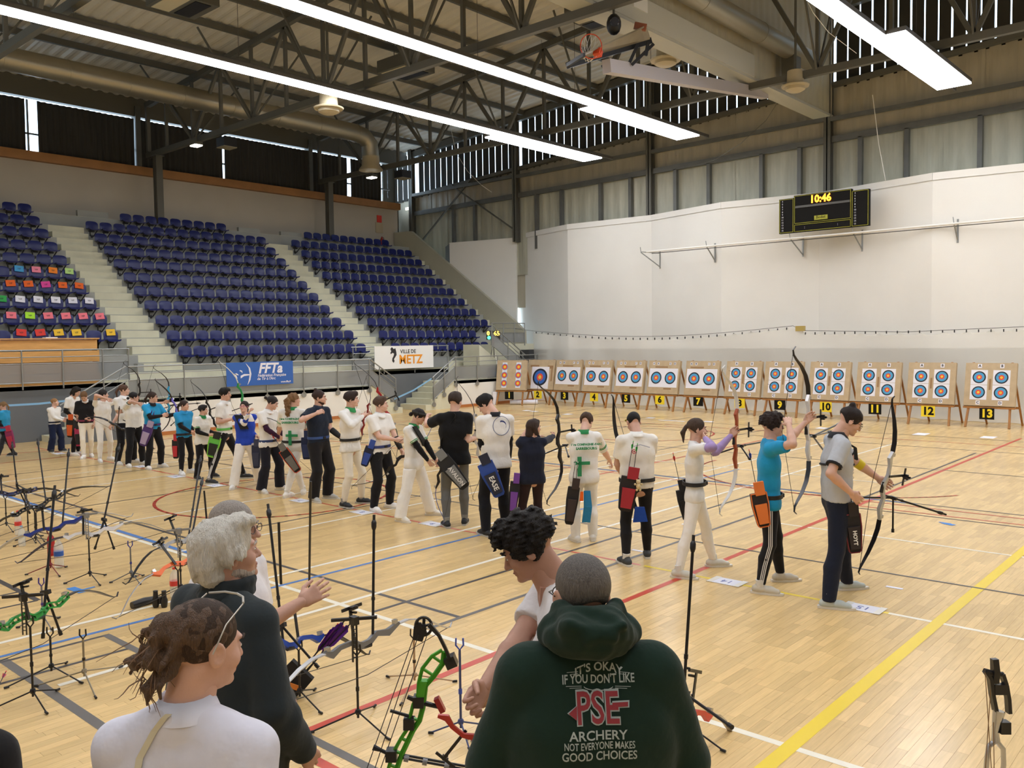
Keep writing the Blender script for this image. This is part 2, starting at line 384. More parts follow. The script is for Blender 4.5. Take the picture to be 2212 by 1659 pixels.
for x in cols[:-1]:
    b = MB(); zb = 7.0 if x > -30 else 6.2; b.bb((x-.12, YE-.28, zb), (x+.12, YE-.25, 13.8)); b.bb((x-.02, YE-.28, zb), (x+.02, YE, 13.8)); b.bb((x-.12, YE-.03, zb), (x+.12, YE, 13.8)); b.build('column', M_steeld, we)
for x in (-30.49, -29.03, -25.17, -23.74, -21.64, -20.13, -18.01, -16.55, -14.4, -12.96, -10.84, -9.34, -7.18, -5.9, -3.2, -1.6, .2, 1.4):
    MB().bb((x-.07, YE-.16, 6.6), (x+.07, YE, zg(x)-.02)).build('stud', M_steel, we)
for a, c in zip(cols, cols[1:]):
    MB().bar((a+.12, YE-.08, zg(a)+.05), (c-.12, YE-.08, zg(c)+.05), .16, .2).build('girt', M_steel, we)
    MB().bar((a+.12, YE-.06, zl(a)), (c-.12, YE-.06, zl(c)), .2, .16).build('girt', M_steeld, we)
    MB().bar((a+.12, YE-.06, zt(a)+.1), (c-.12, YE-.06, zt(c)+.1), .24, .3).build('girt', M_steeld, we)
    MB().bar((a+.12, YE-.2, 9.95), (c-.12, YE-.2, 9.98), .14, .14).build('girt', M_steel, we)
for p, q in (((1023, 380), (912, 520)), ((971, 398), (1118, 501))):
    A, B = onY(*p, YE-.22), onY(*q, YE-.22); MB().bar(A, B, .05, .09, (0, 1, 0)).build('brace', M_steeld, we)
M_slat = mat('louvre_slat', '353430', .85)
k = 0; x = -35.2
while x < 8.8:
    w = .362+.012*math.sin(k*2.1)
    if not any(abs(x+.2-c) < .16 for c in cols):
        o = MB(); o.add([(x, YE+.08, zl(x)-.1), (x+w, YE+.08, zl(x)-.1), (x+w, YE+.08, zt(x)+.25), (x, YE+.08, zt(x)+.25), (x, YE+.1, zl(x)-.1), (x+w, YE+.1, zl(x)-.1), (x+w, YE+.1, zt(x)+.25), (x, YE+.1, zt(x)+.25)],
              [(0, 1, 2, 3), (7, 6, 5, 4), (0, 3, 7, 4), (1, 5, 6, 2)]); o.build('louvre_slat', M_slat, we)
    x += .4115; k += 1
b = MB()
for a, c in zip([-36]+cols, cols): b.add([(a, YE+.14, 4), (c, YE+.14, 4), (c, YE+.14, zl(c)+.02), (a, YE+.14, zl(a)+.02)], [(0, 1, 2, 3)])
b.build('backing_sheet', M_cladu, we)
MB().bb((-36, YE+.05, zt(-33)+3.2), (9.2, YE+.12, 16)).build('gable_panel', M_cladu, we)
o = MB(); 
for a, c in zip(cols, cols[1:]): o.add([(a, YE+.07, zt(a)+.2), (c, YE+.07, zt(c)+.2), (c, YE+.07, zt(c)+3.4), (a, YE+.07, zt(a)+3.4)], [(0, 1, 2, 3)])
o.build('gable_panel', M_cladu, we)

# ---- folded white wall behind the targets
wt = sroot('wall_target')
ZW = 7.18
fold = [(-26.68, 30.31), (-22.87, 29.2), (-18.87, 29.5), (-15.34, 28.62), (-11.94, 29.17), (-8.06, 28.22), (-4.2, 28.85), (-.4, 27.9), (3.5, 28.55), (9, 27.6)]
panels = [((-30.03, 29.15), (-26.49, 29.96))] + list(zip(fold, fold[1:]))
M_band = mat('grey_wall_band', 'bdbcb6', .8, var=.03, vscale=.6)
for i, (p, q) in enumerate(panels):
    p = V(*p); q = V(*q); d = unit(q-p); n = V(d[1], -d[0])
    def fac(z0, z1, off, m, nm, th=.12):
        b = MB(); a0 = p+n*off; c0 = q+n*off; a1 = a0-n*th; c1 = c0-n*th
        b.add([(*a0, z0), (*c0, z0), (*c0, z1), (*a0, z1), (*a1, z0), (*c1, z0), (*c1, z1), (*a1, z1)], [(0, 1, 2, 3), (5, 4, 7, 6), (4, 0, 3, 7), (1, 5, 6, 2), (3, 2, 6, 7)]); b.build(nm, m, wt)
    fac(2.1 if i else 2.1, ZW, 0, M_white, 'wall_panel'); fac(0, 2.1, .004, M_band if i else M_white, 'wall_panel')
    if i: fac(ZW, ZW+.22, .03, M_white, 'coping', .35)
    else: fac(ZW, ZW+.04, .02, M_white, 'coping', .16)
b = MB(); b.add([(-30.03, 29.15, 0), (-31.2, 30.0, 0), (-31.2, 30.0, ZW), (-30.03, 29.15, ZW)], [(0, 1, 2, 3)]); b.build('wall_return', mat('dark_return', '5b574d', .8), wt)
# ---- roof deck (corrugated), purlins
ceil = sroot('ceiling')
def zr(x): return 12.35+.08*(x+32)
n = int((9.4+35)/.6); 
deck_n = 0
for y0 in np.arange(-6, 30.4, 6.1):
    y1 = min(y0+6.1, 30.4); vs = []; fs = []; ny = int((y1-y0)/.1)
    for j in range(ny+1):
        y = y0+(y1-y0)*j/ny; dz = (0, 0, .05, .05)[j % 4]
        vs += [(-35, y, zr(-35)+dz), (9.3, y, zr(9.3)+dz)]
    for j in range(ny): fs.append((2*j, 2*j+1, 2*j+3, 2*j+2))
    MB().add(vs, fs).build('roof_sheet', M_deck, ceil)
for x in np.arange(-32, 9, 2.05):
    MB().bb((x-.06, -6, zr(x)-.22), (x+.06, 30, zr(x)-.02)).build('purlin', M_steeld, ceil)
MB().bb((-35, -6, 15.2), (9.3, 30.5, 15.3)).build('roof_cover', M_deck, ceil)
# ---- trusses (things, every one)
def truss(y, nm, x0=-33.6, x1=9.0, posts=()):
    t = thing('roof_truss', nm, 'roof truss', (x0, y, 9.95), 'steel roof trusses'); zt_ = lambda x: zr(x)-.33
    def bars(a, b_, w, h, nm_): MB().bar(a, b_, w, h).build(nm_, M_steeld, t)
    bars((x0, y, 9.95), (x1, y, 9.95), .16, .2, 'bottom_chord'); bars((x0, y, zt_(x0)), (x1, y, zt_(x1)), .16, .2, 'top_chord')
    xs = np.arange(-32, x1, 4.0)
    MB().bar((x0+.1, y, 9.95), (x0+.1, y, zt_(x0)), .14, .14).build('post', M_steeld, t)
    for x in xs:
        bars((x, y, 9.95), (x, y, zt_(x)), .1, .1, 'post')
        if x+2 < x1: bars((x+2, y, 9.95), (x+2, y, zt_(x+2)), .1, .1, 'post')
        bars((x, y, zt_(x)-.05), (x+1.95, y, 10.05), .1, .12, 'diagonal_brace')
        if x-2 > x0: bars((x, y, zt_(x)-.05), (x-1.95, y, 10.05), .1, .12, 'diagonal_brace')
        # lateral braces down from the purlins
    for x in xs[::1]:
        bars((x+2, y+1.9, zr(x+2)-.25), (x+2, y+.05, 10.0), .05, .05, 'knee_brace'); bars((x+2, y-1.9, zr(x+2)-.25), (x+2, y-.05, 10.0), .05, .05, 'knee_brace')
    return t
truss(-.1, 'steel roof truss overhead behind the spectators'); truss(8.0, 'nearest visible steel roof truss above the shooting line')
tA = truss(16.15, 'steel roof truss resting on the left stand column'); tB = truss(24.25, 'steel roof truss closest to the target wall')
for y, l in ((16.6-.4, 'grey steel column standing among the left seats'), (24.3, 'grey steel column rising between the middle and right seats')):
    c = thing('stand_column', l, 'column', (-32.9, y, 7.0))
    b = MB(); b.bb((-33.04, y-.13, 6.9), (-33.0, y+.13, 9.85)); b.bb((-32.8, y-.13, 6.9), (-32.76, y+.13, 9.85)); b.bb((-33.0, y-.1, 6.9), (-32.8, y+.1, 9.85)); b.build('shaft', M_steeld, c)
    MB().bb((-33.1, y-.18, 9.83), (-32.7, y+.18, 9.86)).build('cap_plate', M_steel, c); MB().bb((-33.1, y-.18, 6.88), (-32.7, y+.18, 6.91)).build('base_plate', M_steel, c)
# roof stays
for i, (a, c) in enumerate((((150, 100), (500, 145)), )): pass
# ---- fascia drop between hall bays
fa = sroot('partition_1')
for k in range(40):
    y = -2+k*.8; 
    vs = []; 
    for j in range(9): yy = y+.8*j/8; dx = (0, .02)[(j//2) % 2]; vs += [(-11.85+dx, yy, 10.12), (-11.85+dx, yy, zr(-11.9))]
    MB().add(vs, [(2*j, 2*j+2, 2*j+3, 2*j+1) for j in range(8)]).build('cladding_panel', mat('fascia', 'b9b29a', .55, var=.06, vscale=.8), fa)
MB().bb((-12.4, -2, 10.04), (-11.8, 30, 10.12)).build('bottom_trim', mat('fascia_trim', 'b8b7ab', .5), fa)
b = MB(); b.quad((-12.38, -2, 10.1), (-12.38, 30, 10.1), (-12.38, 30, 13.9), (-12.38, -2, 13.9)); b.build('back_panel', MATS['fascia'], fa)
MB().bb((-11.86, -2, 10.12), (-11.78, 24.0, 10.75)).build('lower_band', mat('fascia_band', 'c4c2b4', .5), fa)
# ---- tribune (stepped stand)
tr_ = sroot('trim_1', label='stepped concrete grandstand')
tr_.name = 'tribune'; tr_['kind'] = 'structure'
X0, TR, RS, Z0 = -25.5, .72, .5, 1.7
YL0, YR1 = 2.0, 28.95
MB().bb((-25.0, YL0, 0), (-24.7, 29.0, 1.0)).build('stand_front', M_conc, tr_)
MB().bb((-25.5, YL0, 1.0), (-25.0, YR1, 1.7)).build('stand_front', M_conc, tr_)
for i in range(11):
    xf = X0-TR*i; MB().bb((XB, YL0, 1.7+RS*i if i else 0), (xf, YR1, 1.7+RS*(i+1))).build('seating_step', M_riser, tr_)
    MB().bb((xf-TR, YL0, 1.7+RS*(i+1)), (xf, YR1, 1.705+RS*(i+1))).build('tread', M_conc, tr_)
aisles = [(11.75, 12.95), (20.3, 21.4)]
for a, c in aisles + [(28.25 if False else 27.75, 28.3)]:
    for i in range(10 if a < 27 else 0):
        xf = X0-TR*i
        MB().bb((xf, a, 1.705+RS*i), (xf+.36, c, 1.7+RS*i+.25)).build('aisle_step', M_conc, tr_)
        for q_, z_ in ((xf+.362, 1.7+RS*i+.03), (xf+.006, 1.7+RS*i+.28)): MB().bb((q_-.002, a, z_-.025), (q_+.004, c, z_)).build('painted_step_shade', M_riser, tr_)  # thin grey strips paint a shade line along the foot of each step
        MB().bb((xf-.02, a, 1.705+RS*(i)), (xf+.004, c, 1.7+RS*(i+1)+.002)).build('aisle_step', M_conc, tr_)
    if a < 27:
        MB().bb((-25.0, a, 1.0), (-24.65, c, 1.35)).build('aisle_step', M_conc, tr_)
        MB().bb((-25.36, a-.2, 1.7), (-25.1, a-.02, 1.95)).build('kerb_block', M_riser, tr_)
    for i in range(10 if a < 27 else 0):
        MB().bb((X0-TR*i+.02, c, 1.7+RS*i), (X0-TR*i+.2, c+.14, 1.7+RS*i+.2)).build('kerb_block', M_riser, tr_)
# parapet at the target end of the stand
b = MB(); y0, y1 = 29.0, 29.14
pr = [(-25.2, 0), (-25.2, 2.9), (-25.6, 3.25), (-32.6, 8.0), (-33.9, 8.05), (-33.9, 0)]
b.poly(pr, .16, (V(1, 0, 0), V(0, 0, 1), V(0, 1, 0), V(0, 29.07, 0))); b.build('parapet', mat('parapet', 'b9b6a2', .8, var=.06, vscale=.7), tr_)
for i in range(10):
    xf = X0-TR*i; MB().bb((xf, 28.55 if i > 1 else 27.5, 1.705+RS*i), (xf+.36, 28.98, 1.95+RS*i)).build('aisle_step', M_conc, tr_)
# landings on top row
for y0, y1, zz in ((6.5, 10.3, 7.5), (13.1, 14.2, 7.45), (19.6, 20.6, 7.4), (21.65, 22.7, 7.4)):
    MB().bb((-33.0, y0, 7.2), (-32.85, y1, zz)).build('landing_block', M_riser, tr_)
# front of the walkway
fr = sroot('wall_front')
def wall_x(y0, y1, z0, z1, x, m, nm='wall_panel', th=.15): return MB().bb((x-th, y0, z0), (x, y1, z1)).build(nm, m, fr)
wall_x(10.35, 18.6, 0, 1.0, -23.1, M_white); wall_x(22.55, 28.5, 0, 1.0, -23.1, M_white)
wall_x(-6, 10.9, 0, 1.45, -24.5, M_dgrey); wall_x(19.0, 23.7, 0, 1.42, -24.6, M_dgrey)
MB().bb((-25.0, 10.35, .9), (-23.1, 18.6, 1.0)).build('walkway', M_conc, fr); MB().bb((-25, 22.55, .9), (-23.1, 28.5, 1.0)).build('walkway', M_conc, fr)
MB().bb((-25.0, -6, 1.35), (-24.5, 10.9, 1.45)).build('walkway', M_conc, fr); MB().bb((-25.0, 19.0, 1.3), (-24.6, 23.7, 1.42)).build('walkway', M_conc, fr)
for y0, y1 in ((10.4, 18.6), (22.6, 28.4)): MB().bb((-23.1, y0, 0), (-23.06, y1, .1)).build('skirting', M_ora, fr)
for y0, y1 in ((13.2, 16.2), (17.2, 19.9)): pass
def stairs(ya, yb, x0, x1, n, nm):
    for i in range(n):
        z = 1.0*(n-i)/n; a = ya+(yb-ya)*i/n; c = ya+(yb-ya)*(i+1)/n
        MB().bb((x0, min(a, c), 0), (x1, max(a, c), z-.002)).build('stair_step', M_conc, fr)
stairs(18.6, 20.0, -24.5, -23.1, 5, ''); stairs(22.55, 21.1, -24.5, -23.1, 5, ''); stairs(10.35, 8.6, -24.4, -23.1, 6, ''); MB().poly([(8.3, 0), (10.35, 0), (10.35, 1.2), (8.3, .2)], .04, (V(0, 1, 0), V(0, 0, 1), V(1, 0, 0), V(-23.06, 0, 0))).build('stair_side', M_dgrey, fr)
stairs_up = [(28.2, 3.2)]
for i in range(8): MB().bb((-24.4, 24.9+i*.27, 1.0), (-23.3, 25.17+i*.27, 2.5-i*.17)).build('stair_step', M_conc, fr) if False else None
# railings
M_mesh = seethrough('perforated_panel', '85888a', .82)
def railing(label, pts, floorz, top, rails, panel, posts, X):
    """pts: [(y,z_floor)] run along Y at x=X"""
    t = thing('railing', label, 'railing', (X, pts[0][0], pts[0][1]))
    for dz in rails: MB().tube([(X, y, z+dz) for y, z in pts], .022 if dz == top else .014, 6).build('rail', M_rail, t, smooth=True)
    b = MB(); vs = []
    for y, z in pts: vs += [(X, y, z+panel[0]), (X, y, z+panel[1])]
    MB().add(vs, [(2*i, 2*i+2, 2*i+3, 2*i+1) for i in range(len(pts)-1)]).build('infill_panel', M_mesh, t)
    for y in posts:
        z = np.interp(y, sorted(p[0] for p in pts), [p[1] for p in sorted(pts)])
        b = MB(); b.tube([(X+.03, y, z-.12), (X+.03, y, z+top)], .02, 6); b.build('post', M_rail, t, smooth=True)
        if panel[0] > -.01 and X > -23.3: MB().lathe((X+.02, y, z-.13), [(.001, 0), (.09, 0), (.09, .02), (.001, .02)], (1, 0, 0), 12).build('base_disc', M_rail, t)
    return t
railing('grey railing along the low white wall below the middle seats', [(10.35, 1.0), (18.6, 1.0)], 1, .93, (.93, .74, .56, .06), (.08, .56), list(np.arange(10.6, 18.7, 1.32)), -23.08)
railing('grey railing along the low white wall beside target one', [(22.55, 1.0), (28.2, 1.0)], 1, .9, (.9, .72, .56, .06), (.08, .54), list(np.arange(22.6, 28.3, 1.15)), -23.08)
railing('sloping stair railing left of the banner recess', [(18.6, 1.0), (19.7, .3)], 1, .9, (.9, .72, .56, .06), (.08, .54), [18.95, 19.66], -23.08)
railing('sloping stair railing right of the banner recess', [(22.55, 1.0), (21.43, .3)], 1, .88, (.88, .7, .54, .06), (.08, .52), [21.47, 22.0], -23.08)
railing('upper railing behind the white town banner', [(18.95, 1.45), (23.7, 1.45)], 1, .88, (.88, .65, .45, .05), (.06, .44), [19.0, 20.4, 21.9, 23.65], -24.58)
railing('upper railing in front of the wooden desk', [(2, 1.5), (10.95, 1.5)], 1, .9, (.9, .72, .55, .05), (.06, .54), [2.1, 4.0, 5.9, 7.2, 8.15, 9.15, 10.2, 10.92], -24.3)
railing('long sloping handrail of the left stairs', [(10.32, 1.05), (8.6, .1)], 1, .9, (.9, .7, .5), (.02, .04), [9.7], -23.1)
railing('sloping railing of the stairs at the far end of the stand', [(25.0, 2.3), (27.1, 1.0)], 1, .88, (.88, .7, .56, .06), (.08, .54), [25.05, 26.0, 26.9], -23.5)
railing('high landing railing at the far end of the stand', [(25.9, 2.4), (28.0, 2.4)], 1, .82, (.82, .6, .42, .02), (.02, .42), [25.95, 26.6, 27.3, 27.95], -24.3)
b = MB(); b.poly([(24.6, 1.0), (26.8, 1.0), (24.6, 2.35)], .9, (V(0, 1, 0), V(0, 0, 1), V(1, 0, 0), V(-24.2, 0, 0))); b.build('stair_side', M_conc, fr)
MB().bb((-24.9, 25.9, 1.0), (-24.3, 28.6, 2.35)).build('landing', M_conc, fr)
MB().bb((-23.9, 27.2, 1.0), (-23.4, 28.4, 2.1)).build('dark_door', mat('dark_opening', '3a3b3c', .8), fr)
# ============================================================ LIGHTS, DUCTS
M_lamp = emat('lamp_diffuser', 'f5f8ff', LIGHT_E)
M_lampb = mat('lamp_housing', '55524d', .5)
def strip(X, ys, ye, side, label, ext=5.6):
    t = thing('ceiling_light', label, 'ceiling light', (X, ye, 9.45), 'long fluorescent light rows')
    w = .42; L = 1.47; y = ye
    MB().bb((X-w/2-.03, ys, 9.46), (X+w/2+.03, ye+.05, 9.56)).build('housing', M_lampb, t)
    MB().bb((X-.03, ys, 9.56), (X+.03, ye+1.0, 9.66)).build('cable_tray', M_lampb, t)
    k = 0
    while y > ys+.2:
        MB().bb((X-w/2, max(ys, y-L+.02), 9.42), (X+w/2, y, 9.46)).build('diffuser', M_lamp, t); y -= L; k += 1
    MB().bb((X+side*.02 if side < 0 else X+w/2, 0, 0), (X, 0, 0)) if False else None
    xa, xb = (X-w/2-.46, X-w/2-.02) if side < 0 else (X+w/2+.02, X+w/2+.46)
    y = ye
    MB().bb((xa-.02, ye-ext, 9.46), (xb+.02, ye, 9.56)).build('housing', M_lampb, t)
    for _ in range(4): MB().bb((xa, y-1.4+.02, 9.42), (xb, y, 9.46)).build('diffuser', M_lamp, t); y -= 1.4
    for y in np.arange(ys+1, ye, 4): MB().tube([(X, y, 9.6), (X, y, zr(X)-.2)], .008, 4).build('suspension_wire', M_lampb, t)
    return t
strip(-19.88, -5, 27.3, -1, 'long glowing light row nearest the left stand')
strip(-15.35, -5, 26.7, -1, 'long glowing light row in the middle of the ceiling')
strip(-7.3, -5, 26.6, 1, 'light row hanging at upper right, beyond the cladding drop')
strip(-2.8, -5, 26.6, 1, 'light row over the right side of the hall, out of shot')
strip(2.5, -5, 26.6, 1, 'light row beside the far side wall, out of shot')
M_duct = mat('spiral_duct', 'a69f8c', .38, .75, bump=.25, bscale=3, stretch=(1, 40, 1))
def duct(label, pts, r, seams, bands=True):
    t = thing('air_duct', label, 'air duct', pts[0])
    MB().tube(pts, r, 20).build('pipe', M_duct, t, smooth=True)
    for s in seams:
        a, c = s; MB().tube([a, c], r*1.03, 20).build('coupling', M_duct, t, smooth=True)
    return t
zx = 11.2
d1 = duct('silver spiral duct running over the left seats', [(-29, -5, zx), (-29, 22.7, zx), (-29, 23.25, zx-.08), (-29, 23.55, zx-.35), (-29, 23.6, zx-.9)], .36, [((-29, y, zx), (-29, y+.06, zx)) for y in np.arange(9.5, 23, 1.9)])
MB().lathe((-29, 23.6, zx-1.45), [(.5, 0), (.5, .05), (.38, .2), (.36, .6)], (0, 0, 1), 20).build('diffuser', mat('diffuser_cream', 'b9ad90', .5), d1, smooth=True)
d2 = duct('spiral duct fixed high beside the cladding drop', [(-11.4, 4, 11.2), (-11.4, 27.2, 11.2)], .29, [((-11.4, y, 11.2), (-11.4, y+.08, 11.2)) for y in np.arange(7, 24, 3.3)])
MB().bb((-11.6, 25.4, 10.2), (-11.2, 25.9, 11.0)).build('drop_duct', M_steeld, d2)
def nozzle(P, label, r=.33, col='diffuser_cream'):
    t = thing('air_diffuser', label, 'air diffuser', P)
    MB().lathe(P, [(r*1.25, 0), (r*1.3, .04), (r*.8, .1), (r*.75, .45)], (0, 0, 1), 20).build('dish', MATS[col], t, smooth=True)
    MB().lathe(V(*P)-V(0, 0, .14), [(r*.55, 0), (r*.9, .06), (r*.9, .16)], (0, 0, 1), 20).build('cone', MATS[col], t, smooth=True)
    MB().tube([V(*P)+V(0, 0, .4), V(P[0], P[1], zr(P[0])-.1)], r*.12, 8).build('neck', M_steeld, t, smooth=True)
nozzle(onY(710, 236, 15.2), 'cream round air diffuser hanging over the left seats'); nozzle(onY(1438, 132, 21.0), 'cream round air diffuser left of the cladding drop')
nozzle(onY(1718, 188, 24.2), 'flat round air diffuser under the end of the right duct', .3)
# heater boxes on the ceiling
def heater(px, py, Y, label, s=1.0):
    P = onY(px, py, Y); t = thing('radiant_heater', label, 'ceiling heater', P)
    c = P; MB().bb(c+V(-.7*s, -.7*s, 0), c+V(.7*s, .7*s, .4)).build('casing', M_steeld, t)
    MB().bb(c+V(-.6*s, -.6*s, -.02), c+V(.6*s, -.1*s, .0)).build('reflector', mat('heater_panel', 'c9bfa0', .4), t)
    MB().bb(c+V(-.6*s, .05*s, -.02), c+V(.6*s, .5*s, .0)).build('grille', M_black, t)
    for dx in (-.6, .6): MB().tube([c+V(dx*s, 0, .4), V(c[0]+dx*s, c[1], zr(c[0])-.2)], .015, 5).build('rod', M_steeld, t)
heater(395, 14, 12.0, 'grey square heater hanging at the top left of the ceiling'); heater(877, 158, 20.2, 'grey square heater between the two long light rows'); heater(1290, 42, 21.4, 'grey ceiling heater beside the cladding drop')
def flood(px, py, Y, label):
    P = onY(px, py, Y); t = thing('flood_lamp', label, 'flood lamp', P)
    MB().bb(P+V(-.2, -.15, .04), P+V(.2, .15, .14)).build('casing', M_steeld, t); MB().bb(P+V(-.19, -.14, 0), P+V(.19, .14, .04)).build('lens', emat('flood_lens', 'fff4e0', 9), t)
    MB().bar(P+V(0, 0, .14), P+V(0, 0, .5), .04, .04).build('bracket', M_steeld, t)
flood(424, 316, 15.9, 'lit flood lamp under the truss by the first stand column'); flood(803, 385, 24.0, 'lit flood lamp under the truss by the second stand column')
P = onY(881, 451, 29.9); t = thing('wall_lamp', 'tiny lit emergency lamp in the corner above the stand', 'wall lamp', P)
MB().bb(P+V(-.12, -.06, -.06), P+V(.12, 0, .06)).build('lens', emat('flood_lens2', 'fff4e0', 6), t)
for (px, py, Y, lab) in ((490, 318, 16.15, 'dark square hatch lamp under the nearer truss'), (870, 385, 24.25, 'dark square hatch lamp under the farther truss')):
    P = onY(px, py, Y); t = thing('ceiling_speaker', lab, 'loudspeaker', P)
    MB().bb(P+V(-.25, -.25, 0), P+V(.25, .25, .3)).build('box', M_black, t); MB().bb(P+V(-.25, -.25, -.03), P+V(.25, .25, -.005)).build('front_grille', mat('speaker_grille', '8f8873', .7), t)

# ============================================================ SEATS
M_seat = mat('blue_seat', '1b2462', .32, spec=.4); M_br = mat('seat_bracket', '2b2a2b', .5)
def seat_proto():
    # origin: middle of the seat mounting line on the riser, facing +X
    t = thing('stadium_seat', 'x', 'seat')
    prof = [(-.03, .27), (.0, .285), (.02, .24), (.03, .11), (.05, .01), (.1, -.03), (.2, -.025), (.27, -.01), (.31, -.02), (.305, -.045)]
    vs = []; fs = []; n = 8; wid = [.19, .2, .215, .215, .21, .21, .215, .21, .2, .195]
    for (x, z), w in zip(prof, wid):
        for j in range(n+1):
            u = -1+2*j/n; zz = z + (.03*(abs(u)**3) if x > .05 else 0) - (.05*(abs(u)**4) if z > .2 else 0); xx = x + (.03*u*u if z > .02 else 0)
            vs.append((xx, u*w, zz))
    k = len(prof); m1 = n+1
    for i in range(k-1):
        for j in range(n): q = i*m1+j; fs.append((q, q+1, q+m1+1, q+m1))
    off = len(vs); vs2 = [(x-.012 if z > .05 else x, y, z-.014) for x, y, z in vs]
    fs += [tuple(q+off for q in f[::-1]) for f in fs]
    for i in range(k-1):
        for j in (0, n): q = i*m1+j; fs.append((q, q+m1, q+m1+off, q+off))
    for j in range(n): fs.append((j, j+1, j+1+off, j+off)); q = (k-1)*m1+j; fs.append((q, q+1, q+1+off, q+off))
    MB().add(vs+vs2, fs).build('shell', M_seat, t, smooth=True)
    b = MB(); b.tube([(.22, -.14, -.02), (.16, -.12, -.08), (.03, -.06, -.24), (.02, 0, -.27), (.03, .06, -.24), (.16, .12, -.08), (.22, .14, -.02)], .02, 6)
    b.bb((.0, -.1, -.1), (.03, .1, -.05)); b.bb((.0, -.04, -.3), (.02, .04, -.2)); b.build('bracket', M_br, t, smooth=True)
    return t
ORD = ['first', 'second', 'third', 'fourth', 'fifth', 'sixth', 'seventh', 'eighth', 'ninth', 'tenth', 'eleventh', 'twelfth', 'thirteenth', 'fourteenth', 'fifteenth']
ROWN = ['bottom row', 'second row up', 'third row up', 'fourth row up', 'fifth row up', 'sixth row up', 'seventh row up', 'eighth row up', 'ninth row up', 'tenth row up', 'top row']
proto = seat_proto(); first_used = [False]
slots = []
for i in range(11):
    x = -25.48-.72*i; z = 2.17+.5*i
    if i <= 9: ys = [13.2+.49*k for k in range(15)]
    else: ys = [14.75+.49*k for k in range(9)]
    slots += [('middle block', i, k, x, y, z) for k, y in enumerate(ys)]
    if i < 2: ys = [21.72+.495*k for k in range(11)]
    elif i < 10: ys = [21.75+.495*k for k in range(14)]
    else: ys = [22.9+.495*k for k in range(10)]
    slots += [('right block', i, k, x, y, z) for k, y in enumerate(ys)]
    y = 11.25 if i else 8.6; k = 0
    if i == 0: continue
    while True:
        q = V(x, y, z)-V(0, 0, CH); dd = q@F_
        if 1106+CF*(q@R_)/dd < -30: break
        slots.append(('left block', i, k, x, y, z)); y -= .49; k += 1
slots.sort(key=lambda s: np.linalg.norm(V(s[3], s[4], s[5])))
seat_pos = {}
stuff = MB()
for n_, (blk, i, k, x, y, z) in enumerate(slots):
    seat_pos[(blk, i, k)] = V(x, y, z)
    if n_ < 300:
        if not first_used[0]: o = proto; first_used[0] = True
        else: o = copytree(proto)
        o.location = (x, y, z); o.rotation_euler = (0, 0, math.radians(((i*7+k*3) % 5-2)*.4))
        w = {'middle block': 'from its left aisle', 'right block': 'from its left aisle', 'left block': 'from its right aisle'}[blk]
        o['label'] = 'blue seat, %s, %s, %s %s' % (blk, ROWN[i], ORD[k], w); o['group'] = 'blue stadium seats on the stand'
    else:
        for ch in proto.children:
            me = ch.data; stuff.add([(v.co.x+x, v.co.y+y, v.co.z+z) for v in me.vertices], [tuple(p.vertices) for p in me.polygons]) if ch.name.startswith('shell') else None
so = stuff.build('stadium_seats', M_seat, None, smooth=True, kind='stuff'); tag(so, 'remaining blue stadium seats in the highest rows of the stand', 'seats')
# coloured reservation papers on left block seats
PC = {'blue': '4aa0d8', 'pink': 'f08aa0', 'orange': 'ee6a25', 'lorange': 'f58a2a', 'lgreen': 'b9e08a', 'magenta': 'e24a9e', 'green': '35a852', 'white': 'e8e8f2', 'lime': 'b4f03c', 'salmon': 'f77f8c', 'red': 'ea4338', 'yellow': 'f8c93a'}
used_ = set()
papers = {5: [(85, 'x'), (171, 'lgreen'), (138, 'lorange'), (63, 'pink'), (22, 'blue')], 4: [(158, 'orange'), (120, 'orange'), (82, 'magenta'), (43, 'orange'), (5, 'orange')],
          3: [(215, 'white'), (179, 'white'), (143, 'white'), (106, 'white'), (66, 'white'), (25, 'green')], 2: [(236, 'salmon'), (166, 'salmon'), (125, 'salmon'), (85, 'salmon'), (45, 'lime'), (6, 'salmon')],
          1: [(261, 'yellow'), (150, 'yellow'), (109, 'yellow'), (68, 'red'), (25, 'red')]}
for row, L in papers.items():
    for px, c in L:
        if c == 'x': continue
        best = None
        for (blk, i, k), P in seat_pos.items():
            if blk == 'left block' and i == row and (row, k) not in used_:
                q = P-V(0, 0, CH); xx = 1106+CF*(q@R_)/(q@F_)
                if best is None or abs(xx-px) < best[0]: best = (abs(xx-px), k, P)
        _, k, P = best; used_.add((row, k)); tl = random.uniform(-.12, .12)
        t = thing('reserved_paper', '%s reservation sheet on the seat in the %s, %s from the aisle' % ({'salmon': 'pink', 'lorange': 'light orange', 'lgreen': 'pale green', 'blue': 'sky blue'}.get(c, c), ROWN[i if False else row], ORD[k]), 'paper', P+V(.03, 0, .3), 'coloured reservation sheets on seats')
        u = unit(V(0, 1, tl)); v = unit(np.cross(V(1, 0, 0), u)); o_ = P+V(.06, 0, .22)
        vv = unit(V(-.25, 0, 1)-u*np.dot(V(-.25, 0, 1), u)); MB().poly([(-.13, -.09), (.13, -.09), (.13, .1), (-.13, .1)], .004, (u, vv, np.cross(u, vv), o_)).build('sheet', mat('paper_'+c, PC[c], .8), t)
        text('printing', 'VIP', .07, o_+V(.006, 0, 0), u, vv, M_black, t, .001)

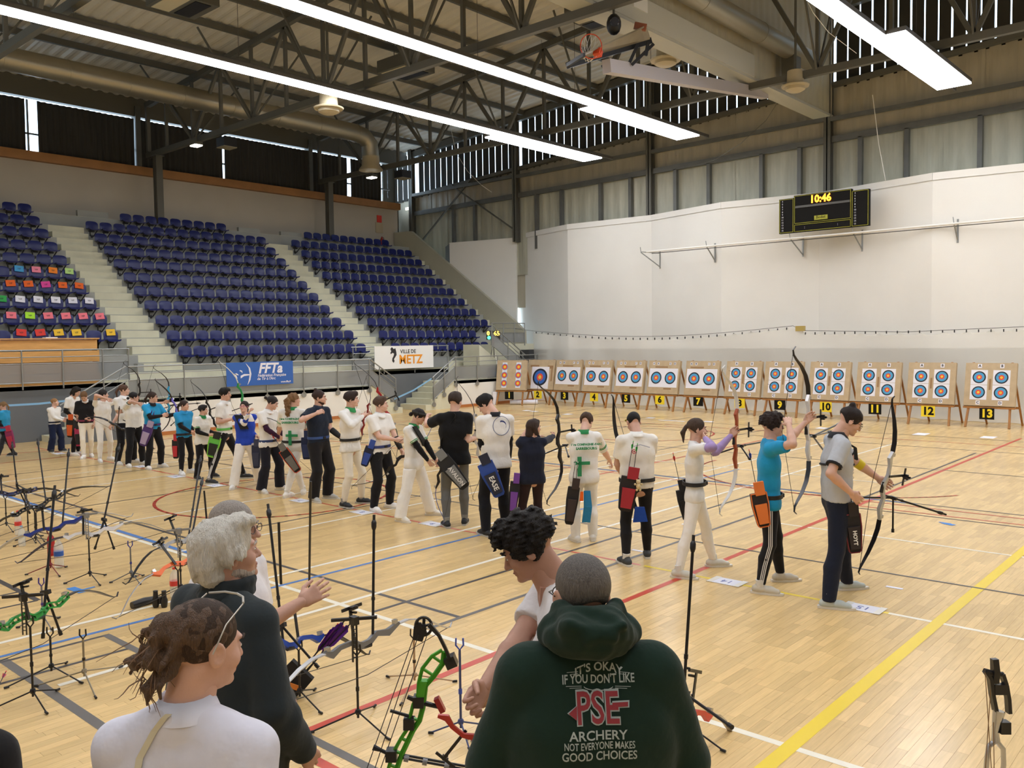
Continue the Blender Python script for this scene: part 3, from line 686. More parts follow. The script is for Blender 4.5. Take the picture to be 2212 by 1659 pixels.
# ============================================================ TARGET STANDS
M_board = mat('foam_board', 'bfab8c', .85, bump=.4, bscale=60, var=.1, vscale=6)
M_ez = mat('easel_wood', 'a8743c', .55, var=.15, vscale=3, stretch=(6, 6, .6))
M_paper = mat('paper_white', 'f2efe8', .8); RC = {'gold': mat('ring_gold', 'f6cf3a', .7), 'red': mat('ring_red', 'e0503c', .7), 'blue': mat('ring_blue', '4f9fce', .7), 'dblue': mat('ring_deep_blue', '3468b8', .7), 'black': mat('ring_black', '1f2433', .7)}
M_yel = mat('card_yellow', 'f4dc2a', .6); M_blk = mat('card_black', '171615', .8, spec=.2); M_tape = mat('brown_patch', '9c7b57', .8)
def ring_face(c, r, u, v, n, scheme, parent, name):
    """printed rings: concentric flat discs"""
    cols_ = [('black', 1.0), ('blue', .8), ('red', .42), ('gold', .2)] if scheme == 'full' else ([('black', 1.0), ('dblue', .78), ('red', .42), ('gold', .2)] if scheme == 'big' else [('blue', 1.0), ('red', .82), ('gold', .42)])
    for i, (cn, f) in enumerate(cols_):
        b = MB(); k = 24; a = [c+(u*math.cos(2*math.pi*j/k)+v*math.sin(2*math.pi*j/k))*r*f + n*(.003+.0015*i) for j in range(k)]
        b.add(a+[c+n*(.003+.0015*i)], [(j, (j+1) % k, k) for j in range(k)]); b.build(name, RC[cn], parent)
    b = MB(); b.box(c+n*.011, (r*.1, r*.02, .001), (u, v, n)); b.box(c+n*.011, (r*.02, r*.1, .001), (u, v, n)); b.build('centre_cross', M_black, parent)
NUM = 'zero one two three four five six seven eight nine ten eleven twelve thirteen fourteen fifteen'.split()
def target(k, X, Yf, style, legs=25.4):
    """stand number k; board centre foot at X, board face plane around Yf, leaning back"""
    t = thing('target_stand', 'easel target stand with %s card numbered %s' % ('black' if k % 2 else 'yellow', NUM[k]), 'archery target', (X, Yf, 0), 'target stands along the end wall')
    yaw = math.radians({1: 20, 2: 6}.get(k, 0)+(k*37 % 5-2)*.5); u = V(math.cos(yaw), math.sin(yaw), 0); back = V(-math.sin(yaw), math.cos(yaw), 0)
    lean = math.radians(11); v = unit(V(0, 0, math.cos(lean))+back*math.sin(lean)); n = np.cross(u, v); n = n if n[1] < 0 else -n
    bw, bh = 1.24, 1.17; bc = V(X, Yf, 0)+V(0, 0, 1.14); top = 1.14
    jit = (k*53 % 7-3)*.004
    MB().box(bc, (bw, bh, .12), (u, v, n)).build('board', M_board, t)
    # easel
    for s in (-1, 1):
        foot = V(X, Yf, 0)+u*s*.53-back*.32; topp = bc+u*s*.47+v*.6+back*.1
        MB().bar(foot, bc+u*s*.5-v*.6+back*.0, .05, .06, back).build('front_leg', M_ez, t)
        MB().bar(bc+u*s*.5-v*.6+back*.1, topp, .05, .05, back).build('upright', M_ez, t)
        MB().bar(topp, V(X, Yf, 0)+u*s*(.62 if s > 0 else .25)+back*.75, .045, .045, back).build('rear_leg', M_ez, t)
    a = bc-v*.62-u*.62-back*.02; MB().bar(a, a+u*1.24, .12, .05).build('lower_shelf', M_ez, t)
    a = V(X, Yf, .5)-u*.45+back*.5; MB().bar(a, a+u*1.05, .03, .06).build('rear_crossbar', M_ez, t)
    f = bc+n*.063
    def sheet(cx_, cy_, w, h, nm='target_sheet'):
        c = f+u*cx_+v*cy_; MB().box(c, (w, h, .004), (u, v, n)).build(nm, M_paper, t); return c
    def letter(ch, x, y, s=.09):
        c = f+u*x+v*y; MB().box(c, (s, s*1.1, .004), (u, v, n)).build('letter_tag', M_paper, t)
        text('letter', ch, s*.95, c+n*.004, u, v, M_black, t, .0005, .003)
    if style == 'triple':
        for sx in (-.29, .29):
            sheet(sx, 0, .2, 1.0)
            for j in (-1, 0, 1): ring_face(f+u*sx+v*j*.32+n*.002, .1*1.3, u, v, n, 'spot', t, 'ring')
    elif style == 'single':
        sheet(-.02, -.12, .8, .86); ring_face(f-u*.02-v*.1+n*.002, .34, u, v, n, 'big', t, 'ring')
        for (x, y, w, h) in ((-.3, .34, .4, .08), (.42, .3, .25, .12), (.5, 0, .06, .5)): MB().box(f+u*x+v*y, (w, h, .003), (u, v, n)).build('worn_patch', M_tape, t)
    elif style == 'double':
        sheet(.0, -.02, 1.13, .66)
        for sx in (-.28, .28): ring_face(f+u*sx+v*(-.02)+n*.002, .215, u, v, n, 'full', t, 'ring')
        for ch, x in zip('ABCD', (-.42, -.24, .24, .42)): letter(ch, x, .48, .08)
        for (x, y, w, h) in ((-.1+jit*8, .36, .5, .05), (.2, -.4, .3, .05)): MB().box(f+u*x+v*y, (w, h, .003), (u, v, n)).build('worn_patch', M_tape, t)
    else:
        for sx, a_, c_ in ((-.27, 'A', 'C'), (.27, 'B', 'D')):
            for sy in (.19, -.22):
                sheet(sx-.0, sy, .41, .4); ring_face(f+u*sx+v*sy+n*.002, .165, u, v, n, 'full', t, 'ring')
                MB().tube([f+u*(sx-.05)+v*(sy+.02)+n*.01, f+u*(sx-.07)+v*(sy+.03)+n*.35], .004, 4).build('stuck_arrow', M_black, t) if (k+int(sx > 0)+int(sy > 0)) % 3 == 0 else None
            letter(a_, sx, .5, .1); letter(c_, sx, -.5, .1)
        MB().box(f+V(0, 0, 0)+v*.0+u*.0, (.05, .3, .003), (u, v, n)).build('worn_patch', M_tape, t)
    cc = bc-v*.8-n*-.1+u*(-.02); MB().box(cc, (.36, .3, .01), (u, V(0, 0, 1), V(0, -1, 0))).build('number_card', M_blk if k % 2 else M_yel, t)
    text('number', str(k), .3, cc+V(0, -.008, 0), u, V(0, 0, 1), M_yel if k % 2 else M_blk, t, .001, .012)
    return t
styles = ['triple', 'single', 'double', 'double', 'double', 'double', 'double', 'quad', 'quad', 'quad', 'quad', 'quad', 'quad']
TX = [-22.95, -21.6, -20.25, -18.87, -17.45, -16.05, -14.56, -13.05, -11.69, -10.23, -8.79, -7.35, -5.87]
for k in range(1, 13): target(k+1, TX[k], 25.85, styles[k])
target(1, onY(1106, 825, 25.0)[0], 25.0, styles[0])
# guy lines between stands
b = MB(); pts = [(TX[k]+.62, 26.1, 1.12) for k in range(12)]
# ---- white safety net behind the targets
M_net = seethrough('safety_net', 'eceae0', .5, .9)
net = thing('safety_net', 'white draped safety net hanging behind the target stands', 'net', (-12, 27.4, 0))
n = 220; nz = 9; vs = []; fs = []
for i in range(n+1):
    x = -23.35+(23.35+3.5)*i/n; t_ = i/n
    zt_ = 2.86-.36*math.sin(min(1, max(0, (x+23.35)/11.5))*math.pi) if x < -11.85 else 2.66-.1*math.sin((x+11.85)/6.5*math.pi if x < -5.35 else 0)
    for k in range(nz+1):
        f = k/nz; z = .0+f*(zt_-.06*(1 if i % 5 else 0)); y = 27.45+.05*math.sin(x*5)*(1-f*.3)+.07*math.sin(x*1.3+f*3) - (.35*(1-f*6)**2*(1+.4*math.sin(x*7)) if f < .16 else 0)
        vs.append((x, y, z+(.02 if k == 0 else 0)))
for i in range(n):
    for k in range(nz): q = i*(nz+1)+k; fs.append((q, q+nz+1, q+nz+2, q+1))
MB().add(vs, fs).build('net_cloth', M_net, net, smooth='all')
b = MB(); b.tube([(-24.5, 27.45, 3.0)]+[(x, 27.45, 2.88-.3*math.sin(min(1, (x+23.35)/11.5)*math.pi)) for x in np.arange(-23.3, -11.9, .8)]+[(-11.85, 27.45, 2.7), (-8.6, 27.45, 2.6), (-5.3, 27.45, 2.7), (-1, 27.45, 2.66), (3.5, 27.45, 2.7)], .008, 4).build('top_wire', M_steeld, net)
b = MB()
for x in np.arange(-23.2, 3.4, .32): z = 2.83-.32*math.sin(min(1, (x+23.35)/11.5)*math.pi) if x < -11.85 else 2.62; b.bb((x-.012, 27.43, z-.06), (x+.012, 27.47, z+.02))
b.build('clips', M_black, net, kind='stuff')
MB().bb((-11.98, 27.35, 2.68), (-11.7, 27.5, 2.85)).build('wire_bracket', mat('brass_block', 'b9a25a', .5), net)
MB().tube([(-11.8, 27.5, 2.7), (-11.75, 27.52, 2.2), (-11.72, 27.5, 1.0)], .02, 6).build('hanging_cord', M_net, net)
# paper sheets on the lane floor
i = 0
for px, py, w, h in ((1990, 938, .3, .5), (2135, 945, .3, .45), (1845, 930, .25, .35), (1775, 925, .25, .3), (1450, 909, .9, .1), (1530, 911, .3, .2), (1226, 895, .25, .3), (1138, 887, .25, .25), (1154, 889, .25, .25), (1405, 903, .25, .2)):
    P = gnd(px, py); o = MB().box(P+V(0, 0, .004), (w, h, .004)).build('lane_paper', M_paper); i += 1
    tag(o, ['white sheet lying on the floor before stand twelve', 'white sheet lying on the floor before stand thirteen', 'white sheet on the floor before stand eleven', 'white sheet on the floor before stand ten', 'long white strip on the floor before stand six', 'white sheet on the floor before stand seven', 'white sheet on the floor before stand three', 'white sheet on the floor left of lane two', 'white sheet on the floor before stand two', 'small white sheet on the floor before stand five'][i-1], 'paper')
# white tube rolls by stand one
o = MB().lathe((-22.95, 24.6, 0), [(.09, 0), (.09, .5)], n=14).build('paper_roll', M_paper, None, smooth=True); tag(o, 'white roll standing upright left of stand one', 'roll')
o = MB().tube([(-22.5, 25.0, .09), (-21.6, 25.6, .09)], .09, 12).build('paper_roll', M_paper, None, smooth=True); tag(o, 'white paper roll lying under stand one', 'roll')
# archery position papers taped on the shooting line
for px, py, s_, yaw_ in ((1865, 1314, '15', 0), (1571, 1257, '14', 0), (935, 1132, '9', 0), (783, 1107, '8', 0), (650, 1082, '7', 0), (465, 1049, '5', 0), (380, 1030, '4', 0), (305, 1008, '3', 0), (128, 980, '1', 0)):
    P = gnd(px, py); t = thing('lane_marker', 'white taped paper marker reading %s on the shooting line' % NUM[int(s_)], 'paper', P)
    MB().box(P+V(0, 0, .003), (.3, .21, .003)).build('sheet', M_paper, t); 
    for sx in (-1, 1): MB().box(P+V(sx*.15, 0, .006), (.06, .23, .002)).build('tape', mat('clear_tape', 'e9e6de', .3), t)
    text('number', s_, .13, P+V(0, 0, .006), (-1, 0, 0), (0, -1, 0), mat('print_blue', '6d78b0', .7), t, .0005)
i = 0
for px, py in ((1932, 1270), (1485, 1134), (1190, 1138), (1378, 1190), (1285, 1000)):
    P = gnd(px, py); o = MB().box(P+V(0, 0, .003), (.16, .05, .003)).build('tape_scrap', M_paper); i += 1
    tag(o, ['white tape scrap on the floor right of the grey polo archer', 'white tape scrap between the two archers in white trousers', 'white tape scrap in front of the navy sweater archer', 'white tape scrap behind the red quiver archer', 'white tape scrap beyond the shooting line in lane ten'][i-1], 'tape scrap')

# ============================================================ WALL ITEMS
# scoreboard
sb = thing('scoreboard', 'black electronic scoreboard showing 10:46 on the end wall', 'scoreboard', (-11.36, 28.1, 6.6))
u, v, nf = V(1, 0, 0), V(0, 0, 1), V(0, -1, 0)
M_sy = mat('score_yellow_trim', 'a8a830', .5); M_dig = emat('amber_digit', 'ff9424', 3.2); M_dig.node_tree.nodes['Principled BSDF'].inputs['Base Color'].default_value = (*lin('ffb43c'), 1)
def sp(x0, x1, z0, z1, y, m, nm): return MB().bb((x0, y, z0), (x1, y+.14 if m is M_blk else y+.02, z1)).build(nm, m, sb)
def frm(x0, x1, z0, z1, nm):
    sp(x0, x1, z0, z1, 28.0, M_blk, nm)
    for a in ((x0+.02, x1-.02, z1-.032, z1-.02), (x0+.02, x1-.02, z0+.02, z0+.032), (x0+.02, x0+.032, z0+.02, z1-.02), (x1-.032, x1-.02, z0+.02, z1-.02)): sp(*a, 27.985, M_sy, 'trim_line')
frm(-12.85, -12.33, 5.98, 7.13, 'side_panel'); frm(-12.33, -10.42, 6.25, 7.2, 'main_panel'); frm(-12.33, -10.42, 5.98, 6.25, 'lower_panel'); frm(-10.42, -9.87, 5.98, 7.13, 'side_panel')
sp(-12.28, -10.47, 6.78, 6.85, 27.98, mat('score_bar', '5a5a58', .5), 'divider')
text('clock_digits', '10:46', .34, (-11.42, 27.97, 7.0), u, v, M_dig, sb, .002, .012, sx=.95)
MB().bb((-11.62, 27.96, 6.32), (-11.18, 27.98, 6.46)).build('name_plate', M_sy, sb); text('name', 'Bodet', .13, (-11.4, 27.955, 6.4), u, v, M_blk, sb, .001)
for x in (-12.72, -10.3):
    for j in range(12): text('player_number', str(4+j), .075, (x, 27.975, 7.04-j*.088), u, v, M_paper, sb, .001)
for x in (-11.95, -10.85): text('dots', ':', .12, (x, 27.975, 6.12), u, v, M_paper, sb, .001)
# white pipe rail
pr = thing('wall_pipe', 'long white pipe rail on brackets below the scoreboard', 'pipe', (-12, 27.3, 5.67))
MB().tube([(-18.2, 28.1, 5.8), (3, 28.1, 5.8)], .035, 8).build('pipe', M_white, pr, smooth=True); MB().tube([(-18.0, 28.15, 5.73), (3, 28.15, 5.73)], .015, 6).build('pipe', M_steel, pr)
for x, yw in ((-18.45, 29.4), (-15.65, 28.66), (-12.5, 29.05), (-10.4, 28.8), (-7.42, 28.34), (-4, 28.8)):
    b = MB(); b.bar((x, 28.1, 5.82), (x+.05, yw, 5.85), .03, .03); b.bar((x, 28.1, 5.8), (x+.05, yw, 5.3), .03, .03); b.bar((x+.05, yw-.02, 5.25), (x+.05, yw-.02, 5.95), .05, .03, (0, 1, 0)); b.bar((x, 28.1, 5.8), (x-.03, 28.1, 6.0), .02, .02); b.build('bracket', M_rail, pr)
# basketball hoop folded under the roof
A, B = at(1310, 143, 19.6), at(1652, 203, 26.9)
hp_ = thing('basketball_hoop', 'folded ceiling basketball hoop beside the cladding drop', 'basketball hoop', A)
MB().bar(A, B, .22, .3).build('beam', mat('beam_lilac', 'b5b0b4', .5), hp_); 
u1 = unit(at(1392, 62, 20.6)-at(1224, 147, 18.9)); c = at(1312, 106, 19.6)
vv = unit(at(1395, 100, 19.0)-at(1385, 62, 20.6)); vv = unit(vv-u1*np.dot(vv, u1)); nn = np.cross(u1, vv)
pa = [at(1226, 141, 19.3), at(1262, 118, 18.6), at(1396, 58, 19.9), at(1405, 88, 20.6)]
b = MB(); th = V(0, 0, .04); b.add([p for p in pa]+[p+th for p in pa], [(0, 1, 2, 3), (7, 6, 5, 4)]+[(i, (i+1) % 4, 4+(i+1) % 4, 4+i) for i in range(4)]); b.build('backboard', mat('backboard', '8f8672', .35, var=.1, vscale=3), hp_)
MB().bar(pa[0], pa[3], .1, .14).build('padding', M_black, hp_); MB().bar(pa[1], pa[0], .06, .08).build('padding', M_black, hp_)
MB().bar(at(1370, 55, 19.9), at(1396, 60, 19.9), .1, .14).build('padding', mat('red_frame', '9a5a40', .5), hp_)
M_hoop = mat('hoop_orange', 'd9502c', .45)
rc = at(1277, 100, 18.9); ru, rv = R_*.235, (U_*.31+F_*.1); b = MB(); pts = [rc+ru*math.cos(a)+rv*math.sin(a) for a in np.linspace(0, 2*math.pi, 25)]; b.tube(pts, .012, 6, caps=False); b.build('rim', M_hoop, hp_, smooth=True)
MB().bar(at(1290, 120, 18.9), at(1293, 108, 18.95), .16, .14).build('rim_plate', M_hoop, hp_)
b = MB(); rb = at(1270, 122, 19.1)
for j in range(12):
    a0, a1 = 2*math.pi*j/12, 2*math.pi*(j+.5)/12; a2 = 2*math.pi*(j+1)/12
    q0 = rc+ru*math.cos(a0)+rv*math.sin(a0); q1 = rc*.5+rb*.5+(ru*math.cos(a1)+rv*math.sin(a1))*.7; q2 = rb+(ru*math.cos(a2)+rv*math.sin(a2))*.45; b.tube([q0, q1, q2], .006, 4)
    q3 = rc+ru*math.cos(a2)+rv*math.sin(a2); b.tube([q3, q1, rb+(ru*math.cos(a0)+rv*math.sin(a0))*.45], .006, 4)
b.build('hoop_net', M_white, hp_)
for p, q in (((1395, 120), (1455, 98)), ((1360, 135), (1378, 95)), ((1365, 140), (1412, 95)), ((1300, 145), (1318, 130))): MB().bar(at(*p, 20.2), at(*q, 20.2) if q != (1455, 98) else at(1400, 92, 20.2), .05, .07).build('strut', M_black, hp_)
P = at(1326, 53, 19.5); o = thing('stage_lamp', 'round black lamp hanging above the basketball hoop', 'lamp', P)
MB().ball(P, (.17, .17, .24), 14).build('body', M_black, o, smooth=True); MB().lathe(P-F_*.15, [(.11, 0), (.09, .05)], -F_, 14).build('lens', mat('lens_dark', '3a4050', .15), o); MB().bar(P+V(0, 0, .2), P+V(0, 0, .6), .04, .04).build('hook', M_steeld, o)
o = thing('ceiling_projector', 'white ceiling unit with black fittings above the hoop', 'projector', at(1360, 25, 21)); P = at(1362, 28, 21)
MB().bb(P+V(-.3, -.3, 0), P+V(.3, .3, .3)).build('case', M_white, o); MB().bb(P+V(-.2, -.35, .05), P+V(.0, -.3, .2)).build('lens', M_black, o); MB().bar(P+V(0, 0, .3), P+V(0, 0, .9), .05, .05).build('pole', M_black, o)
# thin hanging ropes
for pts, Y, lab in (((((1190, 55), (1230, 135)), ((0, 0),)), 0, ''),): pass
def cordy(label, pts, r=.01, m=None):
    o = MB().tube(pts, r, 5).build('hanging_cord', m or M_white); tag(o, label, 'cord')
cordy('thin white cord hanging in front of the right cladding', [onY(1885, 205, 28.5), onY(1898, 310, 28.5), onY(1913, 390, 28.5)], .012)
cordy('slack cable swagged across the upper cladding', [onY(1690, 205, 27), onY(1655, 260, 27.3), onY(1600, 310, 27.6), onY(1545, 345, 28), onY(1500, 358, 29), onY(1482, 362, 29.7)], .009, M_steeld)
cordy('pale rope hanging from the truss by the middle light row', [onY(972, 268, 27), onY(985, 330, 27.3), onY(1010, 370, 27.6), onY(1040, 400, 28), onY(1062, 415, 29)], .009)
cordy('loose cord dropping from the right light row', [at(1745, 5, 20), at(1757, 28, 20), at(1790, 70, 21), at(1850, 115, 22)], .007)
# LED timer on tripod
P = V(-23.75, 25.2, 1.0); t = thing('timer_display', 'led countdown timer on a tripod showing 65', 'timer', P)
u = unit(V(1, 1, 0)); c = V(*onX(1065.5, 724, -23.7)); d = F_.copy(); uu = R_; vv = V(0, 0, 1); nn = -unit(V(F_[0], F_[1], 0)); uu = unit(np.cross(vv, nn))
MB().box(c, (.56, .36, .08), (uu, vv, nn)).build('display_case', M_black, t)
text('time_digits', '65', .26, c+uu*.14+vv*.06+nn*.045, uu, vv, emat('amber_led', 'ffd85a', 2.6), t, .002, .006)
text('turn_letter', '0', .22, c-uu*.2+vv*.07+nn*.045, uu, vv, MATS['amber_led'], t, .002, .01)
MB().lathe(c-uu*.17-vv*.1+nn*.045, [(.001, 0), (.07, 0), (.07, .01), (.001, .01)], nn, 14).build('green_light', emat('green_led', '4dffb0', 3), t)
MB().tube([c-vv*.18, c-vv*.32], .03, 6).build('head', mat('tripod_orange', 'd2502c', .5), t)
for a in (0, 120, 240): MB().tube([c-vv*.3, V(c[0]+.3*math.cos(math.radians(a)), c[1]+.3*math.sin(math.radians(a)), 1.0)], .015, 5).build('leg', M_white if a == 0 else M_steel, t)
P = onX(1056, 782, -23.9); t = thing('equipment_case', 'dark equipment case under the led timer', 'case', (P[0], P[1], 1.0)); MB().bb((P[0]-.2, P[1]-.25, 1.0), (P[0]+.2, P[1]+.25, 1.42)).build('case', mat('case_dark', '22252c', .5), t)
MB().bb((P[0]+.2, P[1]+.0, 1.1), (P[0]+.205, P[1]+.2, 1.25)).build('sticker', mat('case_label', '4f8fc4', .5), t)
# blue federation banner
M_bn = mat('banner_blue', '2f62b4', .5); x = -23.0
a = onX(488, 783, x); c = onX(632, 780, x); d = onX(631, 828, x); e = onX(489, 836, x)
t = thing('blue_banner', 'blue federation banner hanging on the grey railing', 'banner', ((a+c)/2)); z1, z0 = (a[2]+c[2])/2, (d[2]+e[2])/2
MB().bb((x, a[1], z0), (x+.012, c[1], z1)).build('cloth', M_bn, t); L = c[1]-a[1]; u, v = V(0, 1, 0), V(0, 0, 1); xo = x+.016
def bt(s_, y, z, size, off=0, nm='lettering', sh=.2, m=M_paper, al='LEFT', sx=1): return text(nm, s_, size, (xo, a[1]+L*y, z0+(z1-z0)*z), u, v, m, t, .001, off, al, sx, sh)
bt('FFTa', .46, .7, .42, .014, sh=.25, sx=1.0); bt('Fédération Française', .45, .41, .118, .002); bt('de Tir à l\'Arc', .44, .27, .118, .002); bt('www.ffta.fr', .8, .1, .08, .002)
b = MB(); cy = a[1]+L*.3; cz = (z0+z1)/2; H_ = (z1-z0)
b.ribbon([(xo, a[1]+L*.28, z0+H_*.95), (xo, a[1]+L*.33, z0+H_*.75), (xo, a[1]+L*.345, z0+H_*.5), (xo, a[1]+L*.33, z0+H_*.25), (xo, a[1]+L*.3, z0+H_*.05)], [.01, .05, .06, .05, .01], .002, (0, 1, 0)); b.build('bow_mark', M_paper, t)
b = MB(); b.ribbon([(xo, a[1]+L*.2, z0+H_*.38), (xo, a[1]+L*.25, z0+H_*.46), (xo, a[1]+L*.34, z0+H_*.47)], [.08, .06, .03], .002, (0, 0, 1)); b.ribbon([(xo, a[1]+L*.1, z0+H_*.5), (xo, a[1]+L*.14, z0+H_*.52), (xo, a[1]+L*.17, z0+H_*.47)], [.02, .05, .02], .002, (0, 0, 1)); b.ribbon([(xo, a[1]+L*.12, z0+H_*.52), (xo, a[1]+L*.15, z0+H_*.33)], [.05, .02], .002, (0, 1, .3)); b.ribbon([(xo, a[1]+L*.19, z0+H_*.66), (xo, a[1]+L*.22, z0+H_*.62), (xo, a[1]+L*.225, z0+H_*.55)], [.03, .04, .02], .002, (0, .6, 1)); b.build('archer_mark', M_paper, t)
# white town banner
x = -24.5; a = onX(808, 748, x); c = onX(935, 748, x); d = onX(935, 793, x)
t = thing('white_banner', 'white town banner with orange lettering above the dark recess', 'banner', ((a+c)/2)); z1, z0 = a[2], d[2]; L = c[1]-a[1]; xo = x+.024; H_ = z1-z0
MB().bb((x, a[1], z0), (x+.02, c[1], z1)).build('board', mat('banner_white', 'f4f3ef', .5), t)
M_oz = mat('town_orange', 'f09a28', .5); M_dk = mat('town_dark', '2e2b2c', .5)
text('lettering', 'VILLE DE', .2, (xo, a[1]+L*.555, z0+H_*.74), u, v, M_dk, t, .001, .004); text('lettering', 'METZ', .46, (xo, a[1]+L*.6, z0+H_*.38), u, v, M_oz, t, .001, .012, sx=1.0)
drag = [(.275, .88), (.3, .95), (.33, .86), (.355, .9), (.37, .75), (.375, .6), (.35, .5), (.33, .42), (.34, .34), (.325, .26), (.3, .34), (.305, .46), (.325, .56), (.335, .66), (.31, .7), (.28, .64), (.272, .7), (.29, .78), (.28, .8)]
MB().poly([(p*L-.05, q*H_) for p, q in drag], .003, (V(0, 1, 0), V(0, 0, 1), V(1, 0, 0), V(xo, a[1], z0))).build('dragon_mark', M_dk, t)
# wooden desk on the upper walkway, signs, extinguisher
t = thing('officials_desk', 'long pale wooden officials desk in front of the left seats', 'desk', (-24.9, 9, 1.45))
for j in range(4): MB().bb((-25.0, 4.0, 1.45+.31*j), (-24.96-.02*(j % 2), 10.4, 1.745+.31*j)).build('front_plank', M_pw, t)
MB().bb((-25.35, 4.0, 2.69), (-24.9, 10.4, 2.72)).build('desk_top', M_pw, t); MB().bb((-25.35, 10.36, 1.7), (-24.98, 10.4, 2.69)).build('end_panel', M_pw, t)
o = MB().bb((-25.2, 9.0, 2.72), (-24.95, 9.3, 2.75)).build('paper_stack', M_paper); tag(o, 'white paper stack on the wooden desk', 'papers')
P = V(-25.6, 10.55, 2.0); o = MB().box(P, (.02, .3, .1)).build('dropped_paper', MATS['paper_yellow']); tag(o, 'yellow sheet slipped under the left block seats', 'paper')
t = thing('bare_stool', 'dark metal stool frame at the head of the left stairs', 'stool', (-24.2, 11.6, 1.0))
for y in (11.45, 11.8):
    for xx in (-24.3, -24.0): MB().tube([(xx, y, 1.0), (xx-.03, y+(.06 if y < 11.6 else -.06), 1.5)], .012, 5).build('leg', M_black, t)
MB().bb((-24.35, 11.45, 1.48), (-24.0, 11.8, 1.52)).build('seat', M_black, t)
for px, py, w, h, c, lab in ((819, 473, .3, .35, 'e0453a', 'small red fire sign on the wall above the right seats'), (819, 492, .45, .5, 'b8ac92', 'beige notice on the wall above the right seats')):
    P = onX(px, py, XB+.02); o = MB().bb(P+V(0, -w/2, -h/2), P+V(.02, w/2, h/2)).build('wall_sign', mat('sign_'+c, c, .6)); tag(o, lab, 'sign')
P = V(-33.6, 27.35, 7.25); P = onX(825, 520, -33.5); t = thing('fire_extinguisher', 'red fire extinguisher at the top of the right seats', 'fire extinguisher', P-V(0, 0, .3))
MB().lathe(P-V(0, 0, .35), [(.02, 0), (.09, .02), (.09, .4), (.04, .5), (.02, .55)], n=12).build('cylinder', mat('ext_red', '9c2f2a', .4), t, smooth=True); MB().tube([P+V(0, 0, .2), P+V(0, .12, .15), P+V(0, .14, -.2)], .015, 5).build('hose', M_black, t)
# barrier tape
M_tp = mat('barrier_tape_blue', '86b8e0', .5); b = MB()
A = onX(932, 818, -23.0); B = onX(852, 862, -23.05)
o = MB().ribbon([A, (A+B)/2-V(0, 0, .06), B], .06, .003, (0, 0, 1)).build('barrier_tape', M_tp); tag(o, 'blue and white tape strung across the dark recess', 'tape')
A = onX(150, 865, -22.9); B = onX(15, 876, -23.2); o = MB().ribbon([A, (A+B)/2-V(0, 0, .02), B], .05, .003, (0, 0, 1)).build('barrier_tape', M_tp); tag(o, 'blue and white tape along the dark left wall', 'tape')
